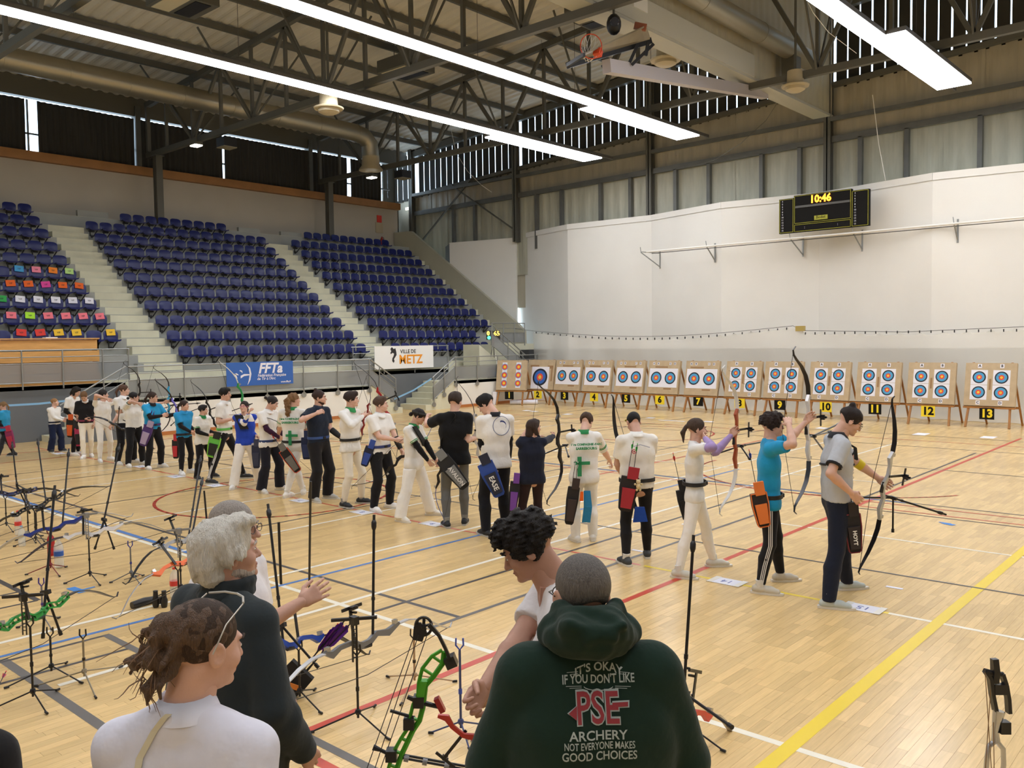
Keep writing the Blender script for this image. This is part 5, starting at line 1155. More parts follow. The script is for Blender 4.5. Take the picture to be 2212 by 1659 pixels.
        if 'collar' in top:
            b = MB(); k = 18; r0, r1 = .041*H*rw, .036*H
            for lo_, hi_, ra_, rb_ in ((-.002, .03, r0+.014, r1+.006),):
                vs = []; ctr = neck+up*.004*H+Ft*.006*H
                for j in range(k+1):
                    a_ = math.pi*.5+2*math.pi*(j/k)*1.0; c_, s2 = math.cos(a_), math.sin(a_); dr = Rt*c_+Ft*s2; dip = -.02*H*max(0, s2)**2
                    vs += [ctr+dr*(ra_+.004)+up*(lo_*H-.018+dip), ctr+dr*rb_+up*(.02*H+dip*.5), ctr+dr*(rb_-.005)+up*(.012*H+dip*.5)]
                for j in range(k): q = 3*j; b.f += [(q, q+3, q+4, q+1), (q+1, q+4, q+5, q+2)]
                b.v.append(np.array(vs)); b.n = len(vs)
            b.build('collar', cloth(top['collar'], .1), t, smooth='all')
        if 'under' in top:     # dark undersleeves on the forearms
            g = SDF(lo, hi, res*.9); uc = top['under']; e2 = .006
            for s_, o_, w_ in ((sR, oR, wR_), (sL, oL, wL_)):
                q = s_+(o_-s_)*.5; g.cap(q, o_, .026*H+e2, .0225*H+e2, .01); arm(g, o_-(o_-s_)*.02, o_, w_, e2, .01)
            info['under'] = g.mesh('undersleeves', cloth(uc, .1), t)
        if 'band' in top:
            for s_, o_ in ((sR, oR), (sL, oL)):
                for q_ in (.62, .69): q = s_+(o_-s_)*q_; dd = unit(o_-s_); MB().tube([q-dd*.005, q+dd*.005], .0265*H+e+.009, 14).build('sleeve_band', cloth(top['band'], .1), t, smooth=True)
    if True:
        b0 = info
    return info
def belt(info, c, z=.06, r=1.0, buckle=True, w=.04):
    H = info['H']; up = info['up']; c0 = info['pel']+up*z*H; b = MB(); k = 22; vs = []
    for j in range(k):
        a = 2*math.pi*j/k; d = info['Rt']*math.cos(a)*.108*H*r+info['Ft']*math.sin(a)*.071*H*r
        vs += [c0+d-up*w/2, c0+d+up*w/2, c0+d*1.07+up*w/2, c0+d*1.07-up*w/2]
    for j in range(k): q, p = 4*j, 4*((j+1) % k); b.f += [(q+i, p+i, p+(i+1) % 4, q+(i+1) % 4) for i in range(4)]
    b.v.append(np.array(vs)); b.n = len(vs); o = b.build('belt', mat('belt_'+c, c, .6), info['t'], smooth=True)
    if buckle: MB().box(c0+info['Ft']*.078*H*r, (.05, .012, .035), (info['Rt'], info['Ft'], up)).build('buckle', M_black, o)
    return o
def armguard(info, which, c='1b1b1d'):
    o, w = info['o'+which], info['w'+which]; d = w-o; H = info['H']
    return MB().tube([o+d*.15, o+d*.5, o+d*.92], (.0285*H, .0275*H, .021*H), 12).build('arm_guard', mat('guard_'+c, c, .7), info['t'], smooth=True)
# ============================================================ BOWS, STANDS, QUIVERS
M_bk = mat('carbon_black', '1c1b1d', .35); M_str = mat('bow_string', '2c2a26', .7); M_al = mat('anodised_silver', 'b9bbbe', .25, .8); M_wt = mat('limb_white', 'e4e3e0', .3)
M_brass = mat('weight_steel', '8a8a8c', .3, .8)
def rgb(c, r=.3, me=.2): return mat('paint_'+c, c, r, me)
def bow(label, P, up, fwd, riser='1c1b1d', limb='1c1b1d', L=1.72, draw=0.0, stab=.75, vbar=True, sight=True, limb2=None, group=None, side=None, sc=1.0, nockpt=None, vlen=.32, stabc='1c1b1d', truss=False, vdir=None, stabdir=None):
    """recurve bow: P grip, up = along the riser, fwd = away from the string"""
    P = np.asarray(P, float); u = unit(up); f = unit(np.asarray(fwd, float)-u*np.dot(fwd, u)); s = np.cross(f, u); k = L/1.72*sc
    t = thing('recurve_bow', label, 'bow', P, group)
    Q = lambda a, b, c=0: P+(f*a+u*b+s*c)*k
    R = rgb(riser); b = MB(); rp = [(.035, -.33), (.0, -.22), (.025, -.12), (-.012, -.05), (-.015, .02), (.03, .1), (.03, .2), (.005, .27), (.035, .33)]; ww = [.03, .034, .03, .028, .03, .03, .026, .032, .03]; th = [.02, .045, .035, .04, .045, .03, .03, .045, .02]
    if truss:      # riser milled into two rails with windows
        for off in (-.018, .018): b.ribbon([Q(x+off, y) for x, y in rp], [.03*k]*9, [.012*k]*9, s)
        for i in range(8):
            x0, y0 = rp[i]; x1, y1 = rp[i+1]; 
            for q in (.0, .5): b.bar(Q(x0+(x1-x0)*q-.02, y0+(y1-y0)*q), Q(x0+(x1-x0)*q+.02, y0+(y1-y0)*q+.02), .028*k, .008*k)
        b.ribbon([Q(x, y) for x, y in rp[3:5]], [.03*k]*2, [.045*k]*2, s)
    else: b.ribbon([Q(x, y) for x, y in rp], [w*k for w in ww], [w*k for w in th], s)
    b.build('riser', R, t, smooth=True)
    MB().tube([Q(-.03, -.06), Q(-.028, .0), Q(-.02, .04)], [.018*k, .016*k, .014*k], 8).build('grip', M_bk, t, smooth=True)
    for sg, lc in (((1, limb), (-1, limb2 or limb)) if limb else ()):
        d = draw
        lp = [(.03, .33), (.03-.01*d, .42), (.0-.04*d, .53-.005*d), (-.05-.1*d, .64-.02*d), (-.105-.17*d, .73-.045*d), (-.14-.2*d, .79-.06*d), (-.15-.2*d, .835-.06*d), (-.12-.17*d, .86-.05*d)]
        MB().ribbon([Q(x, y*sg) for x, y in lp], [.044*k, .044*k, .042*k, .036*k, .028*k, .02*k, .014*k, .01*k], [.009*k, .008*k, .007*k, .006*k, .005*k, .005*k, .005*k, .005*k], s).build('limb', rgb(lc), t, smooth=True)
        MB().box(Q(.05, .3*sg), (.03*k, .03*k, .03*k), (f, u, s)).build('limb_bolt', M_al, t)
    tip = (-.145-.2*draw, .83-.06*draw); nk = Q(-.215-.0*draw, 0) if not draw else (np.asarray(nockpt) if nockpt is not None else Q(-.22-.42*draw, .02))
    if limb: MB().tube([Q(tip[0], tip[1]), nk, Q(tip[0], -tip[1])], .0028 if k > .9 else .0025, 4).build('string', M_str, t)
    if sight:
        b = MB(); b.bar(Q(.0, .1, .03), Q(.26, .1, .03), .008*k, .022*k, u); b.bar(Q(.26, .0, .03), Q(.26, .17, .03), .01*k, .02*k, f); b.bar(Q(.23, .09, .03), Q(.23, .09, .075), .012*k, .012*k); b.box(Q(.26, .09, .05), (.02*k, .05*k, .04*k), (f, u, s)); b.lathe(Q(.26, .09, .08), [(.012*k, 0), (.012*k, .015)], f, 8); b.build('sight', M_bk if riser != 'sight_red' else R, t)
    b = MB(); b.bar(Q(.0, .02, .0), Q(.02, .03, -.03), .01, .006); b.box(Q(.02, .06, .0), (.035*k, .02*k, .012*k), (f, u, s)); b.build('clicker_rest', M_al, t)
    if stab:
        sd = unit(stabdir) if stabdir is not None else f; a = Q(.03, -.09); v = a+sd*.1*k; e = a+sd*stab
        b = MB(); b.tube([a, e], .0095*k, 8); b.tube([a+sd*stab*.32, a+sd*stab*.35], .013*k, 8); b.build('stabiliser', rgb(stabc), t, smooth=True)
        b = MB(); b.tube([e-sd*.0, e+sd*.02, e+sd*.05, e+sd*.065], [.012*k, .018*k, .018*k, .01*k], 10); b.tube([e+sd*.065, e+sd*.1], .01*k, 8); b.build('stabiliser_weight', M_bk, t, smooth=True)
        if vbar:
            vd = vdir or [unit(-f*.75-u*.35+s*.75), unit(-f*.75-u*.35-s*.75)]
            b = MB(); b.box(v, (.03*k, .03*k, .07*k), (f, u, s)); b.build('v_bar', M_bk, t)
            for i, d in enumerate(vd): d = unit(d); b = MB(); b.tube([v, v+d*vlen], .009*k, 8); b.tube([v+d*vlen, v+d*(vlen+.035)], .014*k, 8); b.build('side_rod', rgb(stabc), t, smooth=True)
    return t
def arrow(label, a, b_, fl='2a55c8', nock='e04040', shaft='1c1b1d', group='arrows', r=.0035):
    """a = point end, b = nock end"""
    a = np.asarray(a, float); b_ = np.asarray(b_, float); d = unit(b_-a); t = thing('arrow', label, 'arrow', a, group)
    MB().tube([a, b_], r, 6).build('shaft', rgb(shaft), t, smooth=True); s, u = frame(d)
    b = MB()
    for k in range(3):
        n = s*math.cos(2.094*k)+u*math.sin(2.094*k); q = b_-d*.02; b.add([q+n*r, q-d*.055+n*r, q-d*.05+n*(r+.006), q-d*.012+n*(r+.012)], [(0, 1, 2, 3), (3, 2, 1, 0)])
    b.build('fletching', mat('vane_'+fl, fl, .5), t); MB().tube([b_, b_+d*.014], r*1.25, 6).build('nock', mat('nock_'+nock, nock, .4), t)
    return t
def quiver(label, top_, dn, out, w, L, c1, c2, trim=None, txt=None, narr=0, fl='2a55c8', nock='e04040', shaft='1c1b1d', tc='e8e8e8', who='', taper=.75, pocket=True, tsize=.05, arrL=.3):
    """belt quiver: top_ = mouth centre, dn = direction towards its foot, out = outward normal"""
    top_ = np.asarray(top_, float); d = unit(dn); o = unit(np.asarray(out, float)-d*np.dot(out, d)); s = np.cross(d, o); t = thing('quiver', label, 'quiver', top_, 'quivers worn by archers')
    M1, M2 = mat('bag_'+c1, c1, .75), mat('bag_'+c2, c2, .75)
    ol = [(-w/2, 0), (w/2, 0), (w/2*1.05, L*.35), (w/2*taper, L*.95), (w/2*taper*.7, L), (-w/2*taper*.7, L), (-w/2*taper, L*.95), (-w/2*1.05, L*.35)]
    MB().poly([(x, y) for x, y in ol], .05, (s, d, o, top_)).build('body', M1, t)
    if pocket:
        MB().poly([(-w*.38, L*.32), (w*.38, L*.32), (w*.3, L*.9), (-w*.3, L*.9)], .03, (s, d, o, top_+o*.035)).build('pocket', M2, t)
        MB().poly([(-w*.42, -.11), (w*.2, -.11), (w*.2, .02), (-w*.42, .02)], .035, (s, d, o, top_+o*.02)).build('belt_pouch', M2, t)
    if trim:
        mt = mat('bag_'+trim, trim, .6); b = MB(); pts = [top_+s*x+d*y+o*.026 for x, y in ol]; b.tube(pts+[pts[0]], .007, 5, caps=False); b.build('piping', mt, t)
    if txt: text('lettering', txt, tsize, top_+d*L*.6+o*.054, d, -s, mat('bag_txt_'+tc, tc, .6), t, .001, .002)
    for i in range(narr):
        a = top_+s*(w*.35*(-1+2*(i+.5)/narr))+o*(.0); e = a-d*arrL-s*.01*(i-narr/2)*2+V(0, 0, .02*(i % 2)); arrow('arrow with %s vanes standing in %s, %s' % ({'2a55c8': 'blue', 'e8402a': 'red', '2fc04a': 'green', '7a2fb0': 'purple', 'e8d84a': 'yellow', 'f2f2f0': 'white'}.get(fl, 'coloured'), who, ['first one', 'second one', 'third one', 'fourth one', 'fifth one'][i]), a+d*L*.7, e, fl, nock, shaft, 'arrows in quivers')
    return t
def tripod(label, P, h, c='1c1b1d', foot='1c1b1d', yoke='U', yc=None, spread=.24, ang=0, hub=.1, up=(0, 0, 1), ydir=None):
    P = np.asarray(P, float); P = V(P[0], P[1], 0); t = thing('bow_stand', label, 'bow stand', P, 'bow stands on the floor'); m1 = rgb(c, .4); yc = yc or c; u = unit(up)
    MB().tube([P+V(0, 0, hub*.6), P+u*(h-.06)], .008, 8).build('pole', m1, t, smooth=True); MB().ball(P+V(0, 0, hub), (.022, .022, .022), 8).build('hub', m1, t, smooth=True)
    for a in (0, 120, 240):
        d = V(math.cos(math.radians(a+ang)), math.sin(math.radians(a+ang)), 0); lg = MB().tube([P+V(0, 0, hub), P+d*spread+V(0, 0, .012)], .0055, 6).build('leg', m1, t); MB().tube([P+d*(spread-.02)+V(0, 0, .013), P+d*(spread+.015)+V(0, 0, .011)], .009, 6).build('foot_cap', rgb(foot, .6), lg)
    MB().tube([P+u*(h*.45), P+u*(h*.5)], .012, 8).build('collar', rgb(yc, .5), t)
    s = unit(ydir) if ydir is not None else R_; top_ = P+u*(h-.06); b = MB(); b.tube([top_+s*.022+u*.075, top_+s*.024+u*.03, top_+u*.0, top_-s*.024+u*.03, top_-s*.022+u*.075], .006, 6); b.build('fork', rgb(yc, .5), t, smooth=True)
    return t
def bottle(label, P, h=.3, r=.042, c='dfe9ee', cap='d83a30', lab=None):
    P = V(P[0], P[1], 0); t = thing('water_bottle', label, 'bottle', P)
    M = mat('clear_plastic', 'e8f0f2', .08); M.node_tree.nodes['Principled BSDF'].inputs['Alpha'].default_value = .35
    MB().lathe(P, [(r*.8, 0), (r, .01), (r, h*.3), (r*.94, h*.33), (r, h*.36), (r, h*.68), (r*.8, h*.8), (r*.35, h*.9), (r*.32, h*.94)], n=16).build('body', M if c == 'clear' else mat('bottle_'+c, c, .25), t, smooth=True)
    MB().lathe(P+V(0, 0, h*.94), [(r*.38, 0), (r*.38, h*.06)], n=12).build('cap', mat('cap_'+cap, cap, .4), t)
    if lab: MB().lathe(P+V(0, 0, h*.4), [(r*1.02, 0), (r*1.02, h*.16)], n=16).build('label', mat('blabel_'+lab, lab, .5), t)
    return t
# ============================================================ THE LINE OF ARCHERS
def arch(label, fa, fb, head, face, hk=1.0, **kw):
    """fa, fb: right and left foot ground pixels; head: top-of-head pixel"""
    A = gnd(*fa)[:2]; B = gnd(*fb)[:2]; c = (A+B)/2; f = math.radians(face); F = V(math.cos(f), math.sin(f)); R = V(F[1], -F[0])
    G = V(*c, 0); d = ray(*head); tt = np.hypot(*c)/np.hypot(d[0], d[1]); H = (CH+d[2]*tt)*hk
    feet = [((q-c)@R, (q-c)@F) for q in (A, B)]
    dep = depth_of(G)
    for k in ('wR', 'wL'):
        if k in kw and isinstance(kw[k], tuple) and kw[k][0] == 'p': _, x, y, off = kw[k]; kw[k] = ('w', at(x, y, dep+off))
    i = person(label, G, H, face, feet=feet, **kw); i['dep'] = dep; return i
WHT = 'eceae6'; BLK = '1d1c1f'
Yv = V(0, 1, 0)
pe = {}
# far end
i = arch('boy in white sweatshirt and navy trousers, first of the line', (110, 977), (133, 975), (121, 862), 15, wR=('p', 134, 908, -.05), wL=('p', 139, 904, .02), headyaw=-45, top=dict(c=WHT, slv='long', hem=-.01), bottom=('1c2440', 'wide'), shoes='23262a', hair='crop', hc='a87c50', skin='d', headsize=1.12); belt(i, '1d2238', .05)
i = arch('archer with long dark hair over a white shirt, bent over', (158, 985), (168, 983), (160, 834), 35, wR=('p', 162, 900, -.1), wL=('p', 168, 902, 0), headpitch=-30, top=dict(c=WHT, slv='short', hem=-.01, under=BLK), bottom=(BLK, 'slim'), hair='bob', hc='231a16'); Q2 = i
quiver('orange quiver of the long-haired archer near the line end', at(152, 905, i['dep']-.2), (-.1, 0, -1), -F_, .16, .42, '1c1b1d', 'd8602a')
i = arch('woman in black jersey and cream trousers looking down', (181, 991), (197, 987), (187, 843), -25, wR=('p', 184, 905, -.1), wL=('p', 203, 915, 0), headpitch=-40, headyaw=10, top=dict(c=BLK, slv='elbow', hem=0, collar='dddddd'), bottom=('ece6d8', 'slim'), hair='lowbun', hc='7a5a3c'); belt(i, '7d2a4a', .04)
quiver('crimson quiver of the black jersey archer', at(168, 925, i['dep']-.05), (.05, 0, -1), -F_, .13, .4, 'b0305a', '1c1b1d')
i = arch('girl in white raising her drawing elbow beside the black jersey', (216, 999), (238, 994), (228, 842), 0, wR=('o', (.12, .16, .12)), wL=('o', (.03, .52, .04)), headyaw=-75, top=dict(c=WHT, slv='long', hem=-.01), bottom=('efebe4', 'slim'), hair='lowbun', hc='2a2220', eR=(1, .1, .35)) if False else arch('girl in white raising her drawing elbow beside the black jersey', (216, 999), (238, 994), (228, 842), 0, wR=('w', gnd(228, 997)+V(.14, .02, 1.36)), wL=('w', gnd(228, 997)+V(.03, .68, 1.33)), headyaw=-80, top=dict(c=WHT, slv='long', hem=-.01), bottom=('efebe4', 'slim'), hair='lowbun', hc='2a2220', eR=(1, -.1, .5))
bow('black recurve bow drawn by the far white archer', gnd(228, 997)+V(.03, .76, 1.35), (0, 0, 1), (0, 1, 0), draw=.8, stab=.6, limb='1c1b1d')
i = arch('tall woman in white polo and black trousers, arm hanging', (254, 1004), (290, 999), (268, 831), 18, wR=('p', 243, 915, -.25), wL=('p', 290, 905, .1), headyaw=-40, top=dict(c=WHT, slv='short', hem=-.02, collar=WHT), bottom=(BLK, 'reg'), hair='pony', hc='5c4030', skin='d')
bow('black recurve bow held low by the tall white polo woman', at(262, 925, i['dep']-.3), unit(R_*.9+V(0, 0, -.45)), unit(F_*-.5+V(0, 0, .5)+R_*.4), draw=0, stab=.5, vbar=False, L=1.6)
i = arch('girl in white jersey with green sleeves, glasses, aiming', (277, 1009), (308, 1003), (296, 847), 5, wR=('w', gnd(292, 1006)+V(.14, .05, 1.3)), wL=('w', gnd(292, 1006)+V(.05, .64, 1.28)), headyaw=-75, top=dict(c=WHT, slv='short', hem=-.01), bottom=(BLK, 'reg'), hair='lowbun', hc='1f1a1a', headkw=dict(glasses='1c1b1d'), eR=(1, 0, .1)); 
MB().tube([i['sR']+(i['oR']-i['sR'])*q for q in (.05, .4, .76)], (.045, .046, .044), 12).build('green_sleeve', cloth('1f5f48'), i['t'], smooth=True)
bow('recurve bow with blue riser drawn by the green sleeved girl', gnd(292, 1006)+V(.05, .73, 1.3), (0, 0, 1), (0, 1, 0), riser='2f9fd0', draw=.8, stab=.6, L=1.65)
i = arch('girl in bright blue shirt with purple belt quiver', (319, 1014), (348, 1009), (333, 847), 8, wR=('p', 350, 898, -.25), wL=('p', 385, 893, .1), eR=(.6, -.2, -1), headyaw=-40, top=dict(c='2f9bd0', slv='short', hem=0, under=BLK, collar=BLK), bottom=(BLK, 'reg'), hair='pony', hc='3c2a22', headkw=dict(glasses='1c1b1d')); belt(i, '4b2c78', .06)
quiver('purple patterned quiver of the blue shirt girl', at(322, 920, i['dep']-.25), unit(R_*-.35+V(0, 0, -1)), -F_, .18, .42, '4a2f70', 'a898b8', narr=2, fl='7a2fb0', who='the purple quiver')
bow('purple recurve bow held by the girl with purple quiver', at(383, 890, i['dep']+.15), unit(V(0, 0, 1)-R_*.45), unit(Yv+V(0, 0, -.3)), riser='5a4aa0', draw=0, stab=.6, L=1.6)
i = arch('small girl in bright blue polo and black leggings', (392, 1027), (411, 1021), (397, 865), 5, wR=('p', 412, 933, -.2), wL=('p', 420, 928, 0), eR=(.6, -.3, -1), headyaw=-30, top=dict(c='2f93cc', slv='short', hem=-.02, under=BLK, collar='2f93cc'), bottom=(BLK, 'slim'), hair='pony', hc='3a2a24', shoes='e8e6e2'); belt(i, BLK, .03)
quiver('red and black quiver of the small blue polo girl', at(379, 950, i['dep']-.1), (0, 0, -1), -F_, .12, .36, '1c1b1d', 'c03038')
i = arch('boy in white polo with green collar, black trousers', (425, 1036), (459, 1031), (438, 875), 10, wR=('p', 450, 940, -.2), wL=('p', 463, 935, 0), eR=(.5, -.3, -1), headyaw=-35, top=dict(c=WHT, slv='short', hem=-.05, under=BLK, collar='2a8048', band='2f8a50'), bottom=(BLK, 'reg'), hair='short', hc='191516', shoes='23262a'); 
bow('black recurve bow pointing up behind the green collar boy', at(455, 895, i['dep']+.35), unit(V(0, 0, 1)-R_*.35), unit(R_+V(0, 0, .4)), draw=0, stab=.7, L=1.5, vbar=False)
i = arch('man in white polo nocking an arrow, green quiver', (453, 1045), (527, 1033), (480, 838), 35, wR=('p', 502, 905, -.2), wL=('p', 520, 905, .2), eR=(.3, -.3, -1), headyaw=-5, top=dict(c=WHT, slv='short', hem=-.01, collar=WHT), bottom=(BLK, 'slim', 'e8e6e2'), hair='short', hc='17120f', shoes='23262a', build=1.05); belt(i, '5fb850', .05)
quiver('bright green and black quiver of the nocking man', at(466, 945, i['dep']-.25), unit(R_*-.25+V(0, 0, -1)), -F_, .2, .36, '6cc850', '23251f', trim='9fe04a')
arrow('long black arrow held level by the nocking man', at(575, 893, i['dep']+.5), at(497, 896, i['dep']-.15), 'f2f2f0', 'e04040', group='arrows in hands')
i = arch('girl with magenta glasses in blue and white jersey', (505, 1056), (560, 1046), (538, 866), -35, wR=('p', 537, 893, -.3), wL=('p', 552, 940, 0), eR=(-.2, .2, -1), headyaw=20, headpitch=8, top=dict(c='2a48b8', slv='long', hem=-.03), bottom=('ece8e2', 'wide'), hair='pony', hc='2c211e', headkw=dict(glasses='c83a90'))
g = SDF(i['pel']-.5, i['neck']+.5, .012); H_ = i['H']
g.cap(i['neck']-i['up']*.06*H_-i['Rt']*.05*H_, i['neck']-i['up']*.06*H_+i['Rt']*.05*H_, .066*H_, .066*H_, .04, i['Ft'], .85); 
for a_, b_, r_ in ((i['sR'], i['oR'], .04), (i['oR'], i['wR'], .034)): g.cap(a_, b_, r_*H_/1.6+.012, r_*H_/1.6+.006, .02)
g.cut(i['neck']+i['up']*.015*H_, i['up']); g.mesh('white_yoke', cloth(WHT), i['t'])
MB().ribbon([i['neck']+i['Ft']*.1+i['Rt']*.1, i['neck']-i['up']*.25+i['Ft']*.14], .14, .02, i['Rt']).build('chest_guard', mat('guard_mesh', '1b1b1d', .8), i['t'])
bow('white limbed bow with green riser behind the magenta glasses girl', at(525, 866, i['dep']+.2), unit(V(0, 0, 1)-R_*.35), unit(R_+V(0, 0, .2)), riser='2f9a58', limb='d8d4c4', draw=0, stab=0, L=1.7, sight=False)
quiver('navy quiver hanging behind the magenta glasses girl', at(553, 962, i['dep']-.1), (0, 0, -1), -F_, .14, .4, '2a2f48', '3a3f58')
i = arch('woman in white polo and flared black trousers', (565, 1065), (605, 1058), (588, 855), 12, wR=('p', 603, 945, -.25), wL=('p', 617, 950, 0), eR=(.6, -.2, -1), headyaw=-25, headpitch=-22, top=dict(c=WHT, slv='short', hem=-.05, under='3a1c34', collar=WHT), bottom=('1e1e28', 'flare'), hair='pigbun', hc='2c2422'); belt(i, '2a3f70', .02)
bow('recurve bow held low in front of the flared trousers woman', at(640, 955, i['dep']-.15), unit(R_*.75+V(0, 0, -.8)), unit(R_*.6+V(0, 0, .6)), draw=0, stab=.5, L=1.6, vbar=False)
i = arch('girl with long curly hair in white club jersey, orange quiver', (620, 1075), (655, 1068), (630, 849), 125, wR=('p', 668, 960, .2), wL=('p', 600, 945, .3), headyaw=40, top=dict(c=WHT, slv='elbow', hem=-.08, collar='2a8048', band='2f8a50'), bottom=(WHT, 'slim'), hair='curlpony', hc='8a6744', shoes='f0eeea')
cc = i['pel']+i['up']*.2*i['H']-i['Ft']*.125; 
text('lettering', '1ère COMPAGNIE', .045, cc+i['up']*.07, i['Rt'], i['up'], mat('club_green', '2a8a58', .8), i['t'], .001, .002); text('lettering', 'SARREBOURG', .045, cc+i['up']*.01, i['Rt'], i['up'], MATS['club_green'], i['t'], .001, .002)
def cross(i, off=-.08, z=.06): b = MB(); c = i['pel']+i['up']*z*i['H']-i['Ft']*.142+i['Rt']*off; b.box(c, (.05, .012, .24), (i['Rt'], i['Ft'], i['up'])); b.box(c+i['up']*.04+i['Rt']*.03, (.2, .012, .04), (i['Rt'], i['Ft'], i['up'])); b.build('green_cross', MATS['club_green'], i['t'])
cross(i, 0)
belt(i, BLK, .02); quiver('orange and black quiver slanting across the curly haired girl', at(612, 972, i['dep']-.3), unit(R_*.55+V(0, 0, -.8)), -F_, .15, .42, '1f1d1e', '6f6c66', trim='e0532a', narr=1, fl='e8402a', who='the slanting orange quiver', nock='e8402a')
i = arch('bearded man with hair bun in navy polo and cargo trousers', (678, 1084), (708, 1077), (692, 843), 8, wR=('p', 684, 893, -.35), wL=('p', 738, 946, 0), eR=(1, -.2, -.4), headyaw=-35, top=dict(c='202838', slv='short', hem=.01, collar='202838'), bottom=('201f22', 'wide'), hair='manbun', hc='3a2620', headkw=dict(beard='4a3024'), build=1.12, shoes='b8b8b4'); belt(i, '31508c', .06); armguard(i, 'L')
quiver('navy quiver of the bearded man', at(662, 945, i['dep']+.1), (0, 0, -1), -F_, .16, .35, '202b50', '2a3866', narr=1, fl='e8402a', nock='e8402a', who='the navy quiver')
i = arch('slim boy with green collar lifting his bow hand', (743, 1096), (781, 1087), (764, 846), 15, wR=('p', 782, 900, -.2), wL=('p', 790, 905, .25), eR=(.8, .2, -.5), headyaw=-30, top=dict(c=WHT, slv='long', hem=-.04, collar='2f8a4c'), bottom=('ece5d6', 'slim'), hair='quiff', hc='33241e', shoes='23262a'); belt(i, BLK, .07)
bow('short dark bow limb raised in front of the slim boy', at(787, 905, i['dep']+.1), unit(V(0, 0, 1)+R_*.25), unit(R_+V(0, 0, -.25)), draw=0, stab=0, L=1.35, sight=False, riser='8a2a2a')
i = arch('boy in white polo and black trousers beside the slim boy', (808, 1105), (842, 1097), (818, 857), 5, wR=('p', 855, 950, -.2), wL=('p', 868, 975, 0), eR=(.5, -.3, -1), headyaw=-35, top=dict(c=WHT, slv='short', hem=-.02, collar=WHT), bottom=(BLK, 'reg'), hair='short', hc='5a4436', skin='d', shoes='f0eeec', build=1.08); belt(i, '2a3a78', .05); armguard(i, 'L')
quiver('navy belt quiver of the boy beside the slim boy', at(800, 965, i['dep']-.2), unit(V(0, 0, -1)-R_*.35), -F_, .13, .3, '23263a', '2f4a9a', pocket=True)
bow('blue limbed bow trailing low beside the white polo boy', at(866, 990, i['dep']-.2), unit(R_*.9+V(0, 0, .75)), unit(R_*.6-V(0, 0, .7)), draw=0, stab=0, L=1.7, riser='1c1b1d', limb='3a55a8', limb2='1c1b1d', sight=False)
bow('black recurve bow with red riser standing behind the white polo boy', at(830, 880, i['dep']+.75), unit(V(0, 0, 1)-R_*.42), unit(R_+V(0, 0, .2)), draw=0, stab=0, L=1.75, riser='b02a30')
i = arch('girl in black headband and green collar reading down', (865, 1127), (931, 1113), (897, 882), 18, wR=('p', 925, 995, -.2), wL=('p', 940, 992, .05), eR=(.5, -.3, -1), headpitch=-25, headyaw=-20, top=dict(c=WHT, slv='short', hem=-.08, under=BLK, collar='2f8a4c', band='2f8a50'), bottom=('f0eeea', 'wide'), hair='lowbun', hc='241a1a', shoes='e8e4da')
Pq = i['P']; MB().tube([Pq(.086*math.cos(a), -.012+.104*math.sin(a), .052+.012*math.sin(a)) for a in np.linspace(0, 6.283, 17)], .022, 6).build('headband', mat('headband', '26221f', .8), i['t'], smooth=True)
MB().ribbon([i['neck']+i['Rt']*.1+i['Ft']*.08, i['neck']-i['up']*.2+i['Ft']*.12-i['Rt']*.05, i['neck']-i['up']*.3-i['Rt']*.12+i['Ft']*.09], [.1, .1, .03], .02, i['Rt']).build('chest_guard', mat('guard_black', '1b1b1d', .8), i['t'])
i = arch('man in black t-shirt and grey jeans seen from behind', (1004, 1133), (965, 1139), (991, 847), 140, wR=('p', 1030, 945, .15), wL=('p', 922, 905, .35), eL=(-.3, -.2, -.3), headyaw=30, headpitch=-5, top=dict(c='171719', slv='short', hem=-.05, e=.018), bottom=('6f706f', 'slim'), hair='short', hc='3a2c24', shoes='23262a', skin='d')
bow('white riser recurve bow in the hand of the black t-shirt man', at(1027, 945, i['dep']+.1), unit(V(0, 0, 1)-R_*.12), unit(R_+V(0, 0, -.1)), riser='e4e2de', draw=0, stab=0, L=1.72, sight=True)
quiver('grey and black quiver on the hip of the black t-shirt man', at(955, 990, i['dep']-.3), unit(R_*.62+V(0, 0, -.78)), -F_, .19, .5, '222224', '7d7f80', txt='AVALON', tsize=.075, who='x')
bow('recurve bow with blue limb hanging beside the grey jeans', at(951, 1010, i['dep']-.15), unit(V(0, 0, 1)+R_*.12), unit(-R_), draw=0, stab=0, L=1.5, riser='1c1b1d', limb='2c2b2d', limb2='2f4aa8', sight=False)
i = arch('dark haired boy in white t-shirt with round back logo', (1093, 1150), (1050, 1158), (1049, 849), 150, wL=('p', 1050, 985, .1), wR=('p', 1100, 1000, .3), headyaw=-50, headpitch=-35, top=dict(c=WHT, slv='short', hem=-.04, under=BLK, collar='1f1f24', e=.014), bottom=('1b1c22', 'reg'), hair='short', hc='161214', shoes='23262a', skin='d')
c = i['neck']-i['up']*.13-i['Ft']*.118+i['Rt']*.05; b = MB(); b.tube([c+i['Rt']*.11*math.cos(a)+i['up']*.12*math.sin(a)-i['Ft']*(.004-.015*abs(math.cos(a))) for a in np.linspace(0, 6.283, 29)], .004, 4, caps=False); b.build('round_logo', mat('logo_blue', '5b6a94', .8), i['t'])
b = MB(); b.ribbon([c+i['Rt']*.06*math.cos(a)+i['up']*.06*math.sin(a)-i['Ft']*.006 for a in np.linspace(-.4, 1.9, 7)], .02, .003, i['up']); b.build('round_logo', mat('logo_navy', '33407c', .8), i['t'])
quiver('blue quiver with black pocket behind the round logo boy', at(1047, 1000, i['dep']-.3), unit(R_*.4+V(0, 0, -.9)), -F_, .2, .46, '2a4a9c', '22263a', txt='EASE', tsize=.09, trim=None)
